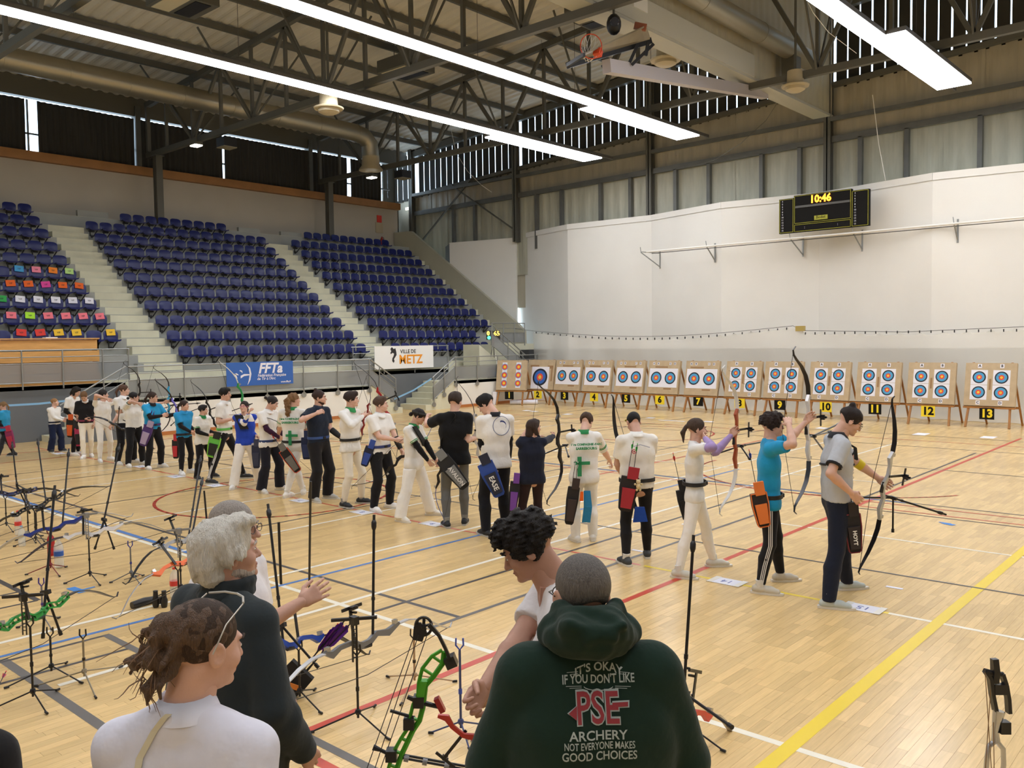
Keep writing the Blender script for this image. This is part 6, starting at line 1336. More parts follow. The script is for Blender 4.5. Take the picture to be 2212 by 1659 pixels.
i = arch('girl in navy sweater and brown trousers aiming', (1164, 1163), (1135, 1168), (1128, 906), 150, wR=('w', at(1190, 945, 9.95)), wL=('w', at(1163, 948, 9.35)), eL=(-1, -.3, .25), headyaw=95, top=dict(c='1d2131', slv='long', hem=-.03), bottom=('2e1f20', 'slim'), hair='bob', hc='3a2a24', shoes='23262a', skin='a') if False else None
fo = (gnd(1164, 1163)+gnd(1135, 1168))/2; dp = depth_of(fo)
i = arch('girl in navy sweater and brown trousers aiming', (1166, 1160), (1133, 1166), (1128, 906), 150, wR=('p', 1196, 942, .45), wL=('p', 1163, 945, .15), eL=(-1, -.6, .3), headyaw=80, headpitch=-3, top=dict(c='1d2131', slv='long', hem=-.05), bottom=('2e1f20', 'slim'), hair='bob', hc='3a2a24', shoes='23262a')
bow('tall black recurve bow drawn by the navy sweater girl', at(1206, 950, i['dep']+.5), unit(V(0, 0, 1)-R_*.06), (0, 1, 0), draw=.85, stab=.62, L=1.75)
quiver('black and purple quiver hanging from the navy sweater girl', at(1113, 1040, i['dep']-.15), unit(V(0, 0, -1)-R_*.1), -F_, .12, .4, '1c1b1d', '6f3f98')
i = arch('boy in white club jersey with green cross, head bowed', (1281, 1167), (1244, 1170), (1284, 890), 140, wR=('p', 1320, 1000, .3), wL=('p', 1262, 1000, .4), headpitch=-35, headyaw=30, top=dict(c=WHT, slv='elbow', hem=-.06, collar='2a8048', band='2f8a50', e=.014), bottom=('f0eeea', 'reg'), hair='short', hc='4a3628', shoes='e8e6e2', skin='d')
cc = i['pel']+i['up']*.215*i['H']-i['Ft']*.135; text('lettering', '1ère COMPAGNIE d\'ARC', .036, cc+i['up']*.05, i['Rt'], i['up'], MATS['club_green'], i['t'], .001, .002); text('lettering', 'SARREBOURG', .042, cc-i['up']*.0, i['Rt'], i['up'], MATS['club_green'], i['t'], .001, .002); cross(i, -.09, .08)
quiver('black quiver covered in badges worn by the bowed boy', at(1240, 1052, i['dep']-.25), unit(V(0, 0, -1)-R_*.15), -F_, .14, .46, '211f20', '3a2d2a', narr=2, fl='f2f2f0', who='the badge covered quiver', nock='f2f2f0')
o = MB().ribbon([at(1268, 1060, i['dep']-.22), at(1270, 1095, i['dep']-.24), at(1266, 1128, i['dep']-.22)], [.08, .1, .1], .03, R_).build('hand_towel', cloth('2f7fae')); tag(o, 'blue towel hanging from the badge covered quiver', 'towel')
o = MB().ribbon([at(1257, 1062, i['dep']-.3), at(1256, 1082, i['dep']-.3)], [.035, .045], .02, R_).build('arrow_puller', rgb('f06a20')); tag(o, 'orange arrow puller clipped to the badge covered quiver', 'arrow puller')
i = arch('broad boy in white polo and black trousers, head bowed', (1398, 1204), (1353, 1221), (1391, 888), 140, wL=('p', 1347, 1030, .15), wR=('p', 1405, 1020, .35), eL=(-.8, -.4, -.5), headpitch=-35, top=dict(c='e9e6df', slv='short', hem=-.02, collar='e9e6df', e=.015), bottom=(BLK, 'slim'), hair='crop', hc='151214', shoes='3a3c3e', skin='b', build=1.12); belt(i, BLK, .035, 1.06, False)
c = i['neck']-i['up']*.17-i['Ft']*.125; 
for q, ccol in enumerate(('c8505a', 'e8e0d8', 'b8404c')): MB().lathe(c-i['Rt']*.07-i['Ft']*(.006+.002*q), [(.026-.008*q, 0), (.001, .001)], -i['Ft'], 14).build('back_logo', mat('bl'+ccol, ccol, .8), i['t'])
text('back_print', 'ARC CLUB', .05, c+i['Rt']*.05-i['Ft']*.006+i['up']*.02, i['Rt'], i['up'], mat('print_pale', 'b9bccb', .9), i['t'], .001) if False else MB().ribbon([c-i['Rt']*.1-i['Ft']*.006+i['up']*.05, c+i['Rt']*.0-i['Ft']*.012+i['up']*.075, c+i['Rt']*.11-i['Ft']*.006+i['up']*.04], .008, .002, i['up']).build('back_print', mat('print_pale', 'a9adc0', .9), i['t'])
quiver('red and black quiver of the broad bowed boy', at(1362, 1030, i['dep']-.3), unit(V(0, 0, -1)-R_*.18), -F_, .19, .38, '211d1e', 'a02430', narr=2, fl='2fc04a', nock='2fc04a', who='the red and black quiver', arrL=.36)
t = thing('teddy_bear', 'small cream teddy bear hanging from the red and black quiver', 'teddy bear', at(1379, 1050, i['dep']-.32)); c = at(1379, 1050, i['dep']-.33); mb = cloth('d8c79c')
MB().ball(c, (.028, .024, .035), 10).ball(c+V(0, 0, .048), .026, 10).build('body', mb, t, smooth=True)
for sx, sz, r in ((-.035, .02, .013), (.035, .02, .013), (-.018, -.042, .015), (.018, -.042, .015)): MB().ball(c+R_*sx+V(0, 0, sz), r, 8).build('limb', mb, t, smooth=True)
for sx in (-.018, .018): MB().ball(c+R_*sx+V(0, 0, .07), .009, 8).build('ear', mb, t, smooth=True)
o = MB().poly([(-.05, 0), (.05, 0), (.085, .16), (-.075, .17)], .03, (R_, V(0, 0, -1), -F_, at(1382, 1095, i['dep']-.25))).build('cloth_bag', cloth('2348a0')); tag(o, 'blue cloth bag hanging below the teddy bear', 'bag')
bow('dark recurve bow hanging low behind the broad boy', at(1352, 1010, i['dep']+.3), unit(V(0, 0, 1)-R_*.25), unit(-R_*.3+F_), draw=0, stab=0, L=1.75, sight=False)
i = arch('slim girl with lilac sleeves and white trousers aiming', (1467, 1248), (1541, 1224), (1502, 904), 28, wR=('p', 1524, 948, -.22), wL=('p', 1578, 942, .25), eR=(1, .55, -.1), headyaw=-12, top=dict(c='e6e5e3', slv='short', hem=-.05, under='a58ec0', e=.012), bottom=('efece8', 'slim'), hair='pony', hc='4a382c', shoes='ccc8bc', skin='a', build=.9); belt(i, BLK, .07, 1.03)
bow('wooden riser recurve bow with white limbs drawn by the slim girl', at(1588, 948, i['dep']+.28), unit(V(0, 0, 1)+R_*.02), Yv, riser='a04a28', limb='e4e3e0', draw=.85, stab=.62, L=1.72, vlen=.3)
quiver('black side quiver behind the slim girl in white', at(1472, 1058, i['dep']+.1), unit(V(0, 0, -1)+R_*.2), -F_, .12, .34, '1c1b1d', '1f1e21', narr=1, fl='e8402a', nock='e8402a', who='the slim girl quiver', arrL=.4)
i = arch('curly haired man in bright blue t-shirt aiming', (1643, 1282), (1686, 1256), (1663, 893), 30, wR=('p', 1704, 918, -.3), wL=('p', 1740, 912, .3), eR=(1, .6, .0), headyaw=-8, top=dict(c='2496c8', slv='short', hem=-.055, e=.016), bottom=(BLK, 'slim', 'dcdad6'), hair='curly', hc='2b1c18', shoes='c9c2b2', skin='a'); belt(i, BLK, .02, 1.03)
bow('black and white recurve bow drawn by the blue t-shirt man', at(1744, 925, i['dep']+.34), unit(V(0, 0, 1)-R_*.01), Yv, riser='d8d8da', limb='1c1b1d', limb2='3a3c42', draw=.85, stab=.5, L=1.8, vdir=[R_*.75+V(0, 0, .35), unit(R_*.45-V(0, 0, .6))], vlen=.28, stabc='77797c')
quiver('orange and black quiver on the hip of the blue t-shirt man', at(1637, 1065, i['dep']-.3), unit(V(0, 0, -1)+R_*.18), -F_, .15, .33, '232022', 'e07a38', trim='e07a38', narr=1, fl='2a55c8', who='the orange and black quiver', arrL=.42)
i = arch('man in grey polo with glasses and hair bun, bow in hand', (1791, 1314), (1829, 1274), (1846, 893), 36, hk=1.04, wR=('p', 1840, 1066, -.34), wL=('p', 1908, 1042, .12), eR=(.5, -.5, -1), eL=(-.3, -.3, -1), headyaw=2, headpitch=-32, top=dict(c='b9bdc4', slv='short', hem=-.0, collar='1f2026', e=.018), bottom=('1d2232', 'reg'), hair='manbun', hc='241815', shoes='b9c2c0', skin='a', build=1.15, headkw=dict(glasses='2a2a2c')); 
for s_, o_ in ((i['sR'], i['oR']), (i['sL'], i['oL'])): q = s_+(o_-s_)*.7; dd = unit(o_-s_); MB().tube([q-dd*.008, q+dd*.008], .0265*i['H']+.027, 14).build('sleeve_band', cloth('1f2026'), i['t'], smooth=True)
b = MB(); c0 = i['pel']+i['up']*.185*i['H']; k = 18; b.tube([c0+i['Rt']*.205*math.cos(a)+i['Ft']*.145*math.sin(a)+i['up']*.02*math.cos(a) for a in np.linspace(0, 6.283, k)], (.012), 5, caps=False); b.ribbon([i['neck']+i['Rt']*.1-i['up']*.01, i['neck']-i['up']*.1+i['Rt']*.11+i['Ft']*.135, i['neck']-i['up']*.22+i['Rt']*.04+i['Ft']*.165], [.03, .07, .08], .015, i['Rt']); b.build('chest_guard', mat('guard_black', '1b1b1d', .8), i['t'], smooth=True)
MB().tube([i['oL']+(i['wL']-i['oL'])*q for q in (.05, .3)], (.05, .047), 12).build('yellow_arm_guard', mat('guard_yellow', 'd8c024', .6), i['t'], smooth=True)
for z in (.12, .145, .16): 
    c0 = i['pel']+i['up']*z*i['H']; MB().tube([c0+i['Rt']*.19*math.cos(a)+i['Ft']*.147*math.sin(a) for a in np.linspace(.2, 2.9, 10)], .002, 4).build('shirt_stripe', mat('stripe_dk', '5a5c66', .8), i['t'])
bow('silver riser recurve bow held low by the grey polo man', at(1910, 1050, i['dep']+.05), unit(V(0, 0, 1)+R_*.14-F_*.1), unit(Yv*.9+R_*.35), riser='c2c4c6', limb='1c1b1d', draw=0, stab=.62, L=1.76, vlen=.3, stabdir=R_*.95-V(0, 0, .3)+F_*.2, vdir=[-R_+V(0, 0, .02), -V(0, 0, 1)*.4], truss=False)
i2 = i; quiver('black quiver with blue vaned arrows worn by the grey polo man', at(1838, 1110, i['dep']-.22), unit(V(0, 0, -1)+R_*.1), -F_, .15, .36, '1f1b1e', '2c2426', trim='7a2a35', txt='HOYT', tsize=.05, narr=3, fl='2a3f90', nock='8fb8e0', who='the grey polo quiver', arrL=.32)
# runner at the far left edge
i = arch('blurred girl in blue shirt walking at the picture edge', (-8, 1002), (30, 985), (2, 868), 222, wR=('p', 10, 930, .1), wL=('p', 12, 925, -.1), top=dict(c='2f93c0', slv='short', hem=-.02, under=BLK), bottom=(BLK, 'slim'), hair='pony', hc='8a6b48', shoes='23262a') ; belt(i, '8a2a58', .05)
quiver('crimson quiver carried by the walking girl at the edge', at(18, 930, i['dep']-.2), unit(V(0, 0, -1)+R_*.2), -F_, .15, .4, '8a2a58', 'b03048')
# ============================================================ BOWS RESTING ON STANDS IN THE WAITING AREA
def dir3(P, px, py, L, sg=1):
    """direction from P to a point seen at px,py that lies L metres away (sg: away from / toward the camera)"""
    dp = depth_of(P); best = None
    for o in np.linspace(0, L, 25):
        v = at(px, py, dp+sg*o)-P; e = abs(np.linalg.norm(v)-L)
        if best is None or e < best[0]: best = (e, v)
    return unit(best[1])
def sbow(label, gp, z, stab_top, end, sg=-1, L=1.7, stab=.75, ssg=1, stand=None, sh=None, **kw):
    P = gnd(gp[0], gp[1], z); u = dir3(P, end[0], end[1], .33, sg); f = dir3(P, *stab_top, stab, ssg) if stab_top else V(0, 0, 1)
    o = bow(label, P, -u if kw.pop('flip', False) else u, f if stab_top else V(0, 0, 1), stab=stab if stab_top else 0, stabdir=f if stab_top else None, L=L, group='bows resting on stands', **kw)
    if stand: S_ = gnd(*stand); tripod('low bow stand under the '+label.split(' resting')[0], V(P[0], P[1], 0)+u*.06*V(1, 1, 0), z-.01, **(sh or {}))
    return P, u
sbow('dark blue bow resting at the far left edge', (22, 1066), .5, (12, 973), (-40, 1072), riser='232a5c', stand=(30, 1140), stab=.7, vlen=.42, truss=True)
sbow('black skeleton riser bow resting left, second from the edge', (85, 1092), .5, (69, 972), (25, 1118), riser='1d1d20', stand=(95, 1180), truss=True, stab=.8, vbar=False)
sbow('royal blue riser bow resting left of the white one', (118, 1141), .5, (131, 996), (52, 1162), riser='2a3a8c', stand=(135, 1225), truss=False, vbar=False, limb='b9babd', stab=.8, sh=dict(c='7c2024'))
sbow('white and navy riser bow resting on a wide tripod', (203, 1152), .52, (238, 986), (137, 1166), riser='e8e8ec', limb='222a52', limb2='8a8b8f', stand=(207, 1218), stab=.85, vdir=[unit(-R_*.35-V(0, 0, 1)), unit(R_*.3-V(0, 0, 1))], vlen=.3)
sbow('silver riser bow with blue limb resting by the white haired man', (397, 1166), .55, (421, 1012), (345, 1190), riser='a9abae', limb='1d1d20', limb2='2a8fc0', stand=(400, 1240), stab=.8, vbar=False)
sbow('orange riser bow resting nearer the white haired man', (395, 1213), .55, (424, 1060), (332, 1248), riser='d8622a', limb='9a9b9e', stand=(400, 1260), stab=.8, vbar=False)
sbow('bright green truss riser bow resting at the left edge', (78, 1328), .62, (99, 1092), (0, 1365), riser='2f9a44', limb='4a4b4f', stand=(112, 1465), stab=.78, truss=True, vdir=[unit(R_*.25-V(0, 0, 1)+F_*.1), unit(-R_*.1-V(0, 0, 1))], vlen=.3)
P, u = sbow('black and silver riser bow resting in the middle', (785, 1388), .54, (788, 1132), (700, 1424), riser='77787b', limb='c6c7ca', stand=(785, 1477), stab=.68, vbar=False, sh=dict(spread=.3))
sbow('blue riser bow resting behind the pointing man', (632, 1390), .45, (602, 1128), (700, 1382), sg=1, riser='2f4fb0', limb='1d1d20', stand=(640, 1450), stab=.85, vdir=[unit(R_*.75-V(0, 0, .9)), unit(-R_*.4-V(0, 0, 1))], vlen=.35)
sbow('red riser bow resting right of the green hoodie man', (1487, 1548), .3, (1511, 1160), (1536, 1553), sg=1, riser='d2352c', limb='b8b4ae', stand=None, stab=.9, vdir=[unit(dir3(gnd(1500, 1495, .45), 1617, 1577, .5, -1)), unit(-R_*.8+V(0, 0, .1))], vlen=.42)
tripod('hidden low stand under the red riser bow', gnd(1487, 1600), .28)
o = MB().tube([gnd(668, 1270, .2), gnd(671, 1040, 1.15) if False else at(671, 1040, depth_of(gnd(625, 1262, .35)))], .011, 8).build('stabiliser_rod', M_bk, None, smooth=True); tag(o, 'long black stabiliser rod slanting beside the pointing man', 'stabiliser rod')
o = MB().tube([at(607, 1262, 6.2), at(602, 1128, 6.2)], .01, 8).build('stabiliser_rod', M_bk, None, smooth=True); tag(o, 'shorter black stabiliser rod behind the pointing man', 'stabiliser rod')
o = MB().tube([gnd(447, 1130, .3), at(441, 1060, depth_of(gnd(447, 1130, .3)))], .012, 8).build('stabiliser_rod', M_bk, None, smooth=True); tag(o, 'short black stabiliser rod left of the white haired man', 'stabiliser rod')
# lone stands
tripod('black low tripod stand with forked yoke in the grey lane corner', gnd(112, 1466), .38, ang=20, spread=.3); tripod('brass coloured tripod stand with forked yoke', gnd(183, 1478), .4, c='8f8570', foot='1c1b1d', yc='1c1b1d', spread=.34, ang=-10)
tripod('slim stand with purple fork near the green riser bow', gnd(93, 1352), .42, c='7a7a80', yc='4a3a8c', spread=.2); tripod('small stand with blue fork left of the orange bow', gnd(284, 1256), .42, c='6a6d72', yc='3a3f98', spread=.2)
tripod('wooden coloured stand with black fork behind the green compound', gnd(896, 1487), .42, c='b09474', yc='2a2624', spread=.3, ang=60); tripod('slender blue stand with blue fork beside the green hoodie', gnd(996, 1592), .62, c='3f4a78', yc='3a55b8', spread=.2, ang=90)
tripod('dark stand behind the black skeleton riser bow', gnd(62, 1168), .5); tripod('short dark stand with wide head near the left bottles', gnd(80, 1165), .4)
for (px, py, w, lab) in ((55, 1060, .16, 'black sight of the far left bow on its bar'), (187, 1113, .16, 'grey sight of the white riser bow on its bar'), (386, 1147, .16, 'grey sight of the silver riser bow on its bar'), (50, 1290, .2, 'black sight of the green riser bow on its bar'), (765, 1340, .2, 'black sight of the middle bow on its bar')):
    zz = {55: .62, 187: .72, 386: .72, 50: .8, 765: .8}[px]; P = gnd(px, py, zz); t = thing('bow_sight', lab, 'bow sight', P, 'sights on resting bows'); m1 = M_bk if px in (55, 50, 765) else rgb('8c8d8f')
    MB().bar(P-R_*w*.7, P+R_*w*.7+V(0, 0, .02), .02, .018).build('bar', m1, t); MB().box(P, (.05, .04, .05)).build('block', m1, t)
    for s_ in (-.013, .013): MB().bar(P+R_*s_, P+R_*s_-V(0, 0, .26), .006, .012).build('rail', m1, t)
    b = MB(); [b.bar(P-R_*.013-V(0, 0, .03+.025*j), P+R_*.013-V(0, 0, .03+.025*j), .006, .004) for j in range(9)]; b.build('scale', m1, t)
bottle('clear bottle with red cap and red label by the left stands', gnd(40, 1156), .33, lab='d8403a', c='clear'); bottle('small clear bottle with blue cap by the left stands', gnd(48, 1180), .26, cap='7fa8d0', c='clear')
bottle('large water bottle with blue label behind the thick rod', gnd(128, 1226), .34, cap='e8ecf0', lab='2f5fb8', c='clear', r=.05); bottle('clear bottle with red cap beside the jacket man', gnd(378, 1290), .3, lab='d8403a', c='clear', r=.045); bottle('red metal drinking bottle near the blue riser bow', gnd(111, 1200), .28, c='a8242a', cap='1c1b1d')
# binoculars on their case
P = gnd(346, 1312); t = thing('binoculars', 'black binoculars standing on the floor left of the jacket man', 'binoculars', P)
for s_ in (-1, 1): MB().lathe(P+R_*s_*.04+F_*.0, [(.024, 0), (.03, .02), (.034, .07), (.024, .1), (.021, .15), (.023, .16)], n=14).build('barrel', M_bk, t, smooth=True)
MB().box(P+V(0, 0, .07), (.05, .04, .06)).build('bridge', M_bk, t)
A = gnd(285, 1315); B = gnd(338, 1300); o = MB().tube([A+V(0, 0, .03), (A+B)/2+V(0, 0, .035), B+V(0, 0, .03)], [.035, .04, .03], 10).build('binocular_case', M_bk, None, smooth=True); tag(o, 'flat black pouch lying left of the binoculars', 'pouch')
for a, b_, lab, fl in ((gnd(0, 1475, .02), gnd(12, 1452, .05), 'pink vaned arrow lying at the left edge', 'e04870'), (gnd(268, 1252, .01), gnd(300, 1243, .01), 'thin arrow lying near the small blue fork stand', '6a6d72')): arrow(lab, a, b_, fl, 'e04040', group='arrows on the floor')
# floor quiver with purple arrows leaning by the middle bow
dq = depth_of(gnd(640, 1500)); Pm = at(632, 1462, dq)
quiver('black floor quiver with orange strap leaning by the pointing man', at(655, 1445, dq-.05), unit(-R_*.7-V(0, 0, .75)), -F_, .2, .32, '1b1a1c', '222124', tc='e8e8e8', pocket=False)
MB_ = MB().box(at(625, 1480, dq-.12), (.16, .012, .035), (unit(R_-V(0, 0, .35)), F_, unit(V(0, 0, 1)+R_*.35))).build('orange_strap', rgb('d8843a', .6)); tag(MB_, 'orange strap around the black floor quiver', 'strap')
for j, (ex, ey, c) in enumerate(((745, 1340, 'f0506a'), (728, 1350, 'f07a3a'), (757, 1347, 'f0506a'), (740, 1355, 'f0506a'))):
    arrow('purple vaned arrow, %s in the leaning floor quiver' % ORD[j], at(648+j*3, 1452+j*2, dq), at(ex, ey, dq+.05), '6a2a9c', c, group='purple arrows in the leaning quiver', r=.005)
    e = at(ex, ey, dq+.05); s0 = at(648+j*3, 1452+j*2, dq); d = unit(s0-e); b = MB(); s, u = frame(d)
    for k in range(3):
        n = s*math.cos(2.094*k)+u*math.sin(2.094*k); q = e+d*.03; b.add([q+n*.004, q+d*.2+n*.004, q+d*.16+n*.024, q+d*.02+n*.03], [(0, 1, 2, 3), (3, 2, 1, 0)])
    o = b.build('long_vanes', mat('vane_6a2a9c', '6a2a9c', .5)); o.parent = bpy.data.objects['arrow'] if False else None; tag(o, 'long purple vanes on the %s leaning arrow' % ORD[j], 'arrow vanes', 'purple arrows in the leaning quiver')
# ============================================================ COMPOUND BOWS
def compound(label, D, riser, limbs, cam, col, strings, extra=None, tilt=.0):
    t = thing('compound_bow', label, 'compound bow', at(*riser[len(riser)//2][:2], D), 'compound bows on stands'); A_ = lambda p, o=0: at(p[0], p[1], D+o)
    M1 = rgb(col, .25, .3)
    for ra, rb in riser_rails(riser): 
        MB().tube([A_(p) for p in ra], .013, 8).build('riser', M1, t, smooth=True); MB().tube([A_(p) for p in rb], .009, 8).build('riser_rail', M1, t, smooth=True)
        b = MB(); [b.bar(A_(p), A_(q), .014, .01) for p, q in list(zip(ra, rb))[1:-1]]; b.build('riser_webs', M1, t)
    for l in limbs:
        for o in (-.025, .025): MB().ribbon([A_(p, o) for p in l], [.02]*len(l), [.02]+[.014]*(len(l)-1), F_).build('limb', M_bk, t, smooth=True)
        MB().box(A_(l[-1]), (.05, .07, .05), (unit(A_(l[-1])-A_(l[-2])), F_, np.cross(F_, unit(A_(l[-1])-A_(l[-2]))))).build('limb_pocket', M_bk, t)
    return t
def riser_rails(r):
    ra, rb = [], []
    for i, p in enumerate(r):
        q = np.array(r[min(i+1, len(r)-1)][:2])-np.array(r[max(i-1, 0)][:2]); n = V(-q[1], q[0])/np.hypot(*q); w = 9 if len(p) < 3 else p[2]; ra.append(tuple(np.array(p[:2])-n*w)); rb.append(tuple(np.array(p[:2])+n*w))
    return [(ra, rb)]
D = 4.0; A_ = lambda p, o=0: at(p[0], p[1], D+o)
rs = [(957, 1406, 3), (945, 1425, 14), (925, 1452, 15), (912, 1478, 8), (910, 1500, 7), (903, 1525, 11), (896, 1553, 11), (887, 1575, 6), (874, 1598, 8), (860, 1625, 9), (850, 1655, 9), (840, 1690, 9), (828, 1730, 6), (815, 1760, 4)]
t = compound('bright green compound bow standing beside the green hoodie man', D, rs, [[(927, 1349), (948, 1372), (962, 1400), (974, 1428)], [(795, 1830), (815, 1815), (822, 1790), (815, 1762)]], None, '4fa82e', None)
M1 = rgb('4fa82e', .25, .3); b = MB(); b.box(A_((911, 1492)), (.035, .05, .1), (R_, F_, unit(A_((912, 1480))-A_((907, 1505))))); b.build('grip', M1, t)
def camwheel(c, rx, ry, par):
    b = MB(); pts = [c+R_*rx*math.cos(a)+U_*ry*math.sin(a) for a in np.linspace(0, 2*math.pi, 25)]; b.tube(pts, .007, 6, caps=False)
    for a in (0.3, 1.5, 2.6, 3.9, 5.1): b.bar(c, c+R_*rx*math.cos(a)+U_*ry*math.sin(a), .012, .008)
    b.ball(c, .015, 8); return b.build('cam', M_bk, par, smooth=True)
camwheel(A_((915, 1353)), .038, .042, t); MB().poly([(-.035, -.05), (.01, -.06), (.03, .0), (.0, .03), (-.03, .01)], .012, (R_, U_, F_, A_((908, 1358)))).build('cam_module', M_bk, t)
for p, q, o in (((896, 1370), (782, 1690), .02), ((924, 1368), (812, 1690), .02), ((904, 1372), (800, 1690), -.02)): MB().tube([A_(p, o), A_(q, o)], .0022, 5).build('bow_string', M_str, t)
MB().tube([A_((880, 1505)), A_((906, 1516)), A_((948, 1527))], [.011, .014, .01], 8).build('sight_bar', M_bk, t, smooth=True); MB().box(A_((905, 1514)), (.05, .06, .05), (R_, F_, U_)).build('sight_mount', M_bk, t); MB().box(A_((950, 1522)), (.025, .04, .07), (unit(R_+U_*.5), F_, unit(U_-R_*.5))).build('sight_head', rgb('a02a2c'), t)
MB().tube([A_((843, 1535)), A_((894, 1550))], .008, 8).build('cable_guard', M_bk, t, smooth=True); MB().box(A_((884, 1562)), (.05, .05, .05), (R_, F_, U_)).build('arrow_rest', M_bk, t)
MB().tube([A_((806, 1614)), A_((822, 1620)), A_((842, 1630))], [.015, .009, .009], 8).build('side_rod', M_bk, t, smooth=True); MB().box(A_((846, 1630)), (.05, .06, .05), (R_, F_, U_)).build('rod_mount', M_bk, t)
for dy in (-3, 4): MB().tube([A_((862, 1632+dy)), A_((1005, 1658+dy))], .006, 6).build('stabiliser', M_bk, t, smooth=True)
for k in (878, 918, 965): MB().tube([A_((k-5, 1634+(k-862)*.18)), A_((k+5, 1636+(k-862)*.18))], .017, 10).build('rod_ring', rgb('8a8b8f'), t, smooth=True)
MB().tube([A_((795, 1840)), V(*A_((795, 1840))[:2], .0)], .012, 6).build('bow_leg', M_bk, t)
D = 4.4; A_ = lambda p, o=0: at(p[0], p[1], D+o)
t = thing('compound_bow', 'silver compound bow with black limbs at the lower right edge', 'compound bow', A_((2150, 1560)), 'compound bows on stands'); M1 = rgb('b9bcc4', .2, .85)
for l in ([(2128, 1450), (2138, 1465), (2143, 1500), (2150, 1535)], [(2164, 1455), (2172, 1480), (2177, 1510), (2179, 1540)]): MB().ribbon([A_(p) for p in l], .035, .018, F_).build('limb', M_bk, t, smooth=True)
MB().ribbon([A_((2148, 1423)), A_((2150, 1450)), A_((2149, 1475))], [.03, .04, .03], .03, F_).build('cam', M_bk, t, smooth=True); MB().tube([A_((2126, 1449)), A_((2148, 1454)), A_((2166, 1457))], [.014, .01, .014], 8).build('axle', M_bk, t); MB().box(A_((2160, 1488)), (.07, .04, .05), (R_, F_, U_)).build('limb_spacer', M_bk, t); MB().box(A_((2168, 1570)), (.05, .05, .06), (R_, F_, U_)).build('limb_pocket', M_bk, t)
MB().tube([A_((2158, 1535)), A_((2154, 1555)), A_((2150, 1580)), A_((2151, 1602))], [.03, .024, .016, .022], 10).build('riser', M1, t, smooth=True)
for pts in ([(2150, 1600), (2136, 1612), (2132, 1640), (2128, 1690), (2130, 1740)], [(2152, 1600), (2167, 1618), (2168, 1650), (2163, 1700), (2150, 1745)]): MB().tube([A_(p) for p in pts], .013, 8).build('riser_rail', M1, t, smooth=True)
for p, q in (((2128, 1453), (2144, 1700)), ((2140, 1490), (2126, 1700)), ((2146, 1560), (2148, 1700))): MB().tube([A_(p, -.04), A_(q, -.04)], .002, 4).build('bow_string', mat('string_brown', '7a5a34', .7), t)
for pts in ([(2140, 1745), (2142, 1800), (2140, 1850)],): MB().tube([A_(p) for p in pts], .02, 8).build('lower_limb', M_bk, t, smooth=True)
MB().tube([A_((2140, 1850)), V(*A_((2140, 1850))[:2], .0)], .012, 6).build('bow_leg', M_bk, t)
# ============================================================ SPECTATORS AND WAITING ARCHERS IN FRONT
def fore(label, px, py, D, face, H=None, **kw):
    P = at(px, py, D); G = V(P[0], P[1], 0); H = H or P[2]
    for k in ('wR', 'wL'):
        if k in kw and isinstance(kw[k], tuple) and kw[k][0] == 'p': _, x, y, off = kw[k]; kw[k] = ('w', at(x, y, D+off))
    kw.setdefault('res', .0095); kw.setdefault('hres', .0052); i = person(label, G, H, face, group='people waiting behind the line', **kw); i['D'] = D; return i
# pointing bald man
i = fore('bald bespectacled man in white t-shirt pointing with his hand', 500, 1088, 4.0, 28, H=1.76, wR=('p', 652, 1300, .05), eR=(.6, -.2, -1), headyaw=-5, top=dict(c='eae9ee', slv='short', hem=-.04, e=.02), bottom=('d8d8de', 'reg'), hair='fade', hc='a39a92', build=1.3, curl=.35, gripR=False, headkw=dict(glasses='3a2a26'), skin='b', headsize=1.06); belt(i, '3a2c26', .02, 1.3)
# white haired man
i = fore('white haired man in dark softshell jacket seen from behind', 486, 1112, 3.25, 98, H=1.84, wR=('p', 655, 1618, .0), wL=('p', 560, 1560, .4), eR=(.4, -.6, -.4), headyaw=20, headpitch=4, top=dict(c='2c3336', slv='long', hem=-.09, e=.032, fold=.007, ff=13), bottom=('2a2c33', 'reg'), hair='short', hc=None, build=1.5, headsize=1.0, skin='b', headkw=dict(eyes=True, beard='c9bfb8'))
P = i['P']; s_ = i['H']/1.75*1.0; A = i['A']; g = SDF(i['skull']-.22, i['skull']+.22, .0055); E = lambda c, rr, kk=.012, op='add': g.ell(P(*c), A, tuple(q*s_ for q in rr), kk*s_, op)
E((0, -.02, .045), (.095, .112, .09)); E((0, -.085, -.02), (.08, .05, .065), .03); E((.0, -.07, -.07), (.075, .05, .035), .02); 
for x in (-1, 1): E((x*.075, .0, .0), (.028, .045, .045), .02)
E((.03, .05, .11), (.05, .05, .03), .03); E((0, .115, -.02), (.1, .06, .09), .006, 'sub')
for x in (-1, 1): E((x*.085, .03, -.035), (.03, .045, .03), .008, 'sub')
g.noise(.006, 60, 5, (1, 1, .5)); g.noise(.003, 150, 8, (1, 1, .35)); g.mesh('hair', mat('hair_white', 'd6d2c8', .55, bump=.9, bscale=50, var=.15, vscale=25, stretch=(5, 5, 1)), i['t'])
g = SDF(i['neck']-.3, i['neck']+.25, .008); nk = i['neck']; up = i['up']; 
for a in np.linspace(0, 2*math.pi, 15)[:-1]:
    d = i['Rt']*math.cos(a)+i['Ft']*math.sin(a); b2 = a+2*math.pi/14; d2 = i['Rt']*math.cos(b2)+i['Ft']*math.sin(b2); g.cap(nk+d*.088+up*.01+i['Ft']*.015, nk+d2*.088+up*.01+i['Ft']*.015, .016, .016, .02); g.cap(nk+d*.082+up*.05+i['Ft']*.03, nk+d2*.082+up*.05+i['Ft']*.03, .012, .012, .03)
g.mesh('jacket_collar', cloth('2c3235'), i['t']); 
